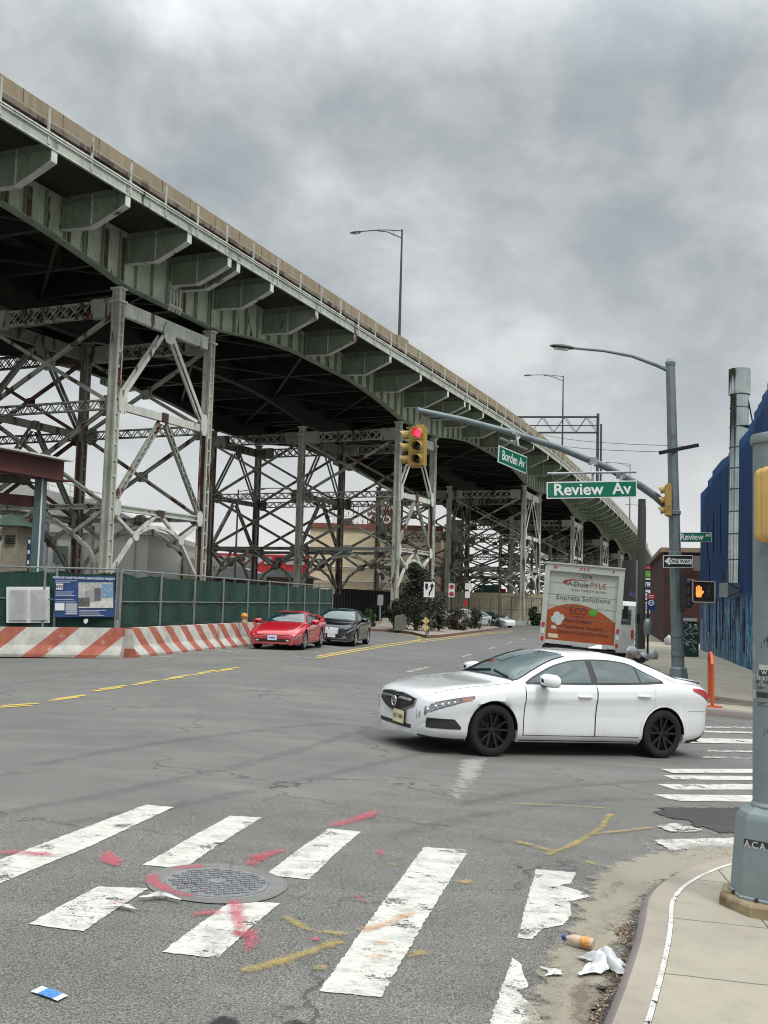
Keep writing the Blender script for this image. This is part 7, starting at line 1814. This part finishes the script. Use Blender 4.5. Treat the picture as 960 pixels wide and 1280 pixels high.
def crumple(name, label, cat, u, v, w, d, h, m, seed, group=None, dz=.0, rag=.25, n=16, colr=None):
    rnd = random.Random(seed); b = G(u, v, dz); kk = FPX/b.y; W_ = w/kk*.72; D_ = d/kk*.72/(1.9/b.y+.02)*.9 if d else W_*.7; mb = MB(); rows = []
    D_ = min(D_, W_*1.1)
    cl = [(rnd.random(), rnd.random(), rnd.random()) for _ in range(6)]
    for i in range(n+1):
        r_ = []
        for j in range(n+1):
            x_, y_ = i/n-.5, j/n-.5; rr = sqrt(x_*x_+y_*y_); a = atan2(y_, x_)
            sc = (1-rag*.5+rag*.5*sin(3*a+cl[0][0]*6)+rag*.35*sin(7*a+cl[1][0]*6)+rag*.2*sin(13*a+cl[4][0]*6))
            z_ = h*max(0, (1-1.8*rr))*(.5+.5*abs(sin(9*x_+cl[2][0]*6+4*y_)))+h*.55*abs(sin(14*x_*cl[3][0]+11*y_+cl[3][1]*5))*(1-rr*1.2)
            # square to disc
            q_ = max(abs(x_), abs(y_))/max(1e-6, rr); X_ = x_*sc*W_*(1.0/q_ if q_ else 1)*1.25 if rr > 1e-6 else 0; Y_ = y_*sc*D_*(1/q_ if q_ else 1)*1.25 if rr > 1e-6 else 0
            gx_ = b.x+X_; r_.append(V((gx_, b.y+Y_, gz(gx_)+dz+.028+max(0, z_)+rnd.random()*h*.06)))
        rows.append(r_)
    mb.grid(rows); o = mb.build(name, m, None, smooth=40, org=b, recalc=False); tag(o, label, cat, group); return o
M_plas = mat('plastic_bag_white', (.56, .57, .58), .35, var=.08, scale=20); M_tis = mat('tissue_white', (.5, .5, .48), .85, var=.12, scale=40)
crumple('plastic_bag', 'crumpled white plastic bag in the dirt beside the kerb', 'plastic bag', 755, 1216, 56, 36, .085, M_plas, 7, rag=.5, n=28)
crumple('paper_scrap', 'small crumpled white paper scrap left of the plastic bag', 'paper', 692, 1222, 21, 12, .015, M_tis, 8, rag=.35)
crumple('paper_scrap', 'twisted white tissue beside the manhole cover', 'paper', 202, 1126, 38, 6, .02, M_tis, 9, rag=.8, n=20)
crumple('paper_scrap', 'torn white paper at the right end of the short crosswalk bar', 'paper', 151, 1138, 34, 5, .006, M_tis, 12, rag=.7)
crumple('paper_scrap', 'tiny white paper lying on the middle crosswalk bar', 'paper', 272, 1056, 12, 5, .006, M_tis, 13, rag=.4)
# blue packet
pkp = gpoly([(38, 1243), (52, 1236), (85, 1248), (72, 1255)]); pc = sum([V((a, b, 0)) for a, b in pkp], V((0, 0, 0)))/4; pk = thing('wrapper', 'flat blue and white wrapper lying on the asphalt at lower left', 'wrapper', (pc.x, pc.y, gz(pc.x)+.012))
def quad_on(pp, dz, m, nm, par):
    mb = MB(); mb.add([V((a, b, gz(a)+dz)) for a, b in pp], [tuple(range(len(pp)))]); return mb.build(nm, m, par)
f_ = quad_on(pkp, .014, mat('wrapper_pale', (.55, .62, .66), .35), 'foil', pk)
ll = lambda a, b, t: (a[0]+(b[0]-a[0])*t, a[1]+(b[1]-a[1])*t)
quad_on([ll(pkp[0], pkp[3], .25), ll(pkp[1], pkp[2], .25), ll(pkp[1], pkp[2], .8), ll(pkp[0], pkp[3], .8)], .0155, mat('wrapper_blue', (.06, .20, .50), .35, var=.4, scale=60), 'printed_band', pk)
# bottle
bp = G(722, 1187); kk = FPX/bp.y; L = 41/kk; ax = (G(742, 1192)-G(703, 1181)); ax.z = 0; ax.normalize(); st0 = V(tuple(G(703, 1183)[:2])+(0,)); rB = 6.3/kk
bo = thing('plastic_bottle', 'small plastic bottle with orange label and blue cap lying in the gutter dirt', 'bottle', (bp.x, bp.y, gz(bp.x)+.02))
b0_ = V((st0.x, st0.y, gz(st0.x)+rB+.024))
mb = MB(); mb.lathe([(rB*.42, L*.12), (rB*.45, L*.18), (rB*.8, L*.30), (rB*.98, L*.42), (rB*.9, L*.55), (rB, L*.66), (rB*.98, L*.94), (rB*.8, L), (0, L)], b0_, ax, 24)
m_ = bpy.data.materials.new('bottle_plastic'); k = NT(m_); k.b.inputs['Base Color'].default_value = (.75, .62, .48, 1); k.b.inputs['Roughness'].default_value = .12; k.b.inputs['Transmission Weight'].default_value = .45; k.b.inputs['IOR'].default_value = 1.3
bd_ = mb.build('body', m_, bo, smooth=50)
MB().lathe([(rB*1.0, L*.60), (rB*1.035, L*.62), (rB*1.035, L*.90), (rB*1.0, L*.92)], b0_, ax, 24).build('label', mat('bottle_label', (.55, .25, .07), .4, var=.5, scale=90), bd_, smooth=40)
MB().lathe([(0, 0), (rB*.5, 0), (rB*.52, L*.02), (rB*.52, L*.13), (0, L*.13)], b0_, ax, 20).build('cap', mat('cap_blue', (.02, .04, .20), .4), bo, smooth=40)
# dead leaves and grit in the gutter
def scatter(name, pxs, n, size, cols, seed, dz=.024, label=None, flat=.35):
    rnd = random.Random(seed); P = gpoly(pxs); xs_ = [p[0] for p in P]; ys_ = [p[1] for p in P]
    def inside(x_, y_):
        c = False; j = len(P)-1
        for i in range(len(P)):
            if (P[i][1] > y_) != (P[j][1] > y_) and x_ < (P[j][0]-P[i][0])*(y_-P[i][1])/(P[j][1]-P[i][1])+P[i][0]: c = not c
            j = i
        return c
    mb = MB(); k_ = 0; tries = 0
    while k_ < n and tries < n*20:
        tries += 1; x_ = rnd.uniform(min(xs_), max(xs_)); y_ = rnd.uniform(min(ys_), max(ys_))
        if not inside(x_, y_): continue
        k_ += 1; s_ = size*(.4+.9*rnd.random()); a = rnd.random()*6.28; d1 = V((cos(a), sin(a), rnd.uniform(-flat, flat)))*s_; d2 = V((-sin(a), cos(a), rnd.uniform(-flat, flat)))*s_*rnd.uniform(.25, .6)
        p = V((x_, y_, gz(x_)+dz+abs(d1.z)+abs(d2.z)+rnd.random()*size*.3)); mb.cm = rnd.randrange(len(cols)); mb.add([p-d1, p-d2, p+d1, p+d2], [(0, 1, 2, 3)])
    o = mb.build(name, cols, None, recalc=False); o['kind'] = 'stuff'
    if label: o['label'] = label
    return o
LC = [mat('dead_leaf_a', (.16, .085, .045), .9), mat('dead_leaf_b', (.09, .055, .03), .9), mat('dead_leaf_c', (.30, .20, .12), .9), mat('dead_leaf_d', (.35, .31, .25), .9), mat('dead_leaf_e', (.04, .03, .02), .9)]
scatter('dead_leaves', [(766, 1166), (778, 1160), (795, 1156), (792, 1192), (780, 1190)], 420, .011, LC, 3)
scatter('dead_leaves', [(762, 1212), (790, 1196), (782, 1222), (768, 1250), (748, 1290), (732, 1290), (752, 1250), (768, 1232)], 650, .010, LC, 4)
scatter('grit', [(640, 1280), (660, 1220), (700, 1170), (770, 1100), (805, 1120), (780, 1200), (752, 1290)], 700, .005, LC+[mat('grit_pale', (.35, .33, .29), .9)], 5)
scatter('grit', [(800, 1060), (830, 1020), (900, 1045), (960, 1048), (960, 1070), (860, 1080)], 500, .009, [mat('grit_pale', (.35, .33, .29), .9), LC[4], LC[1]], 6, dz=.02)
scatter('grit', [(0, 1120), (480, 1000), (760, 1000), (640, 1270), (0, 1270)], 420, .006, [mat('grit_pale', (.35, .33, .29), .9), LC[4], LC[0]], 8, dz=.016)
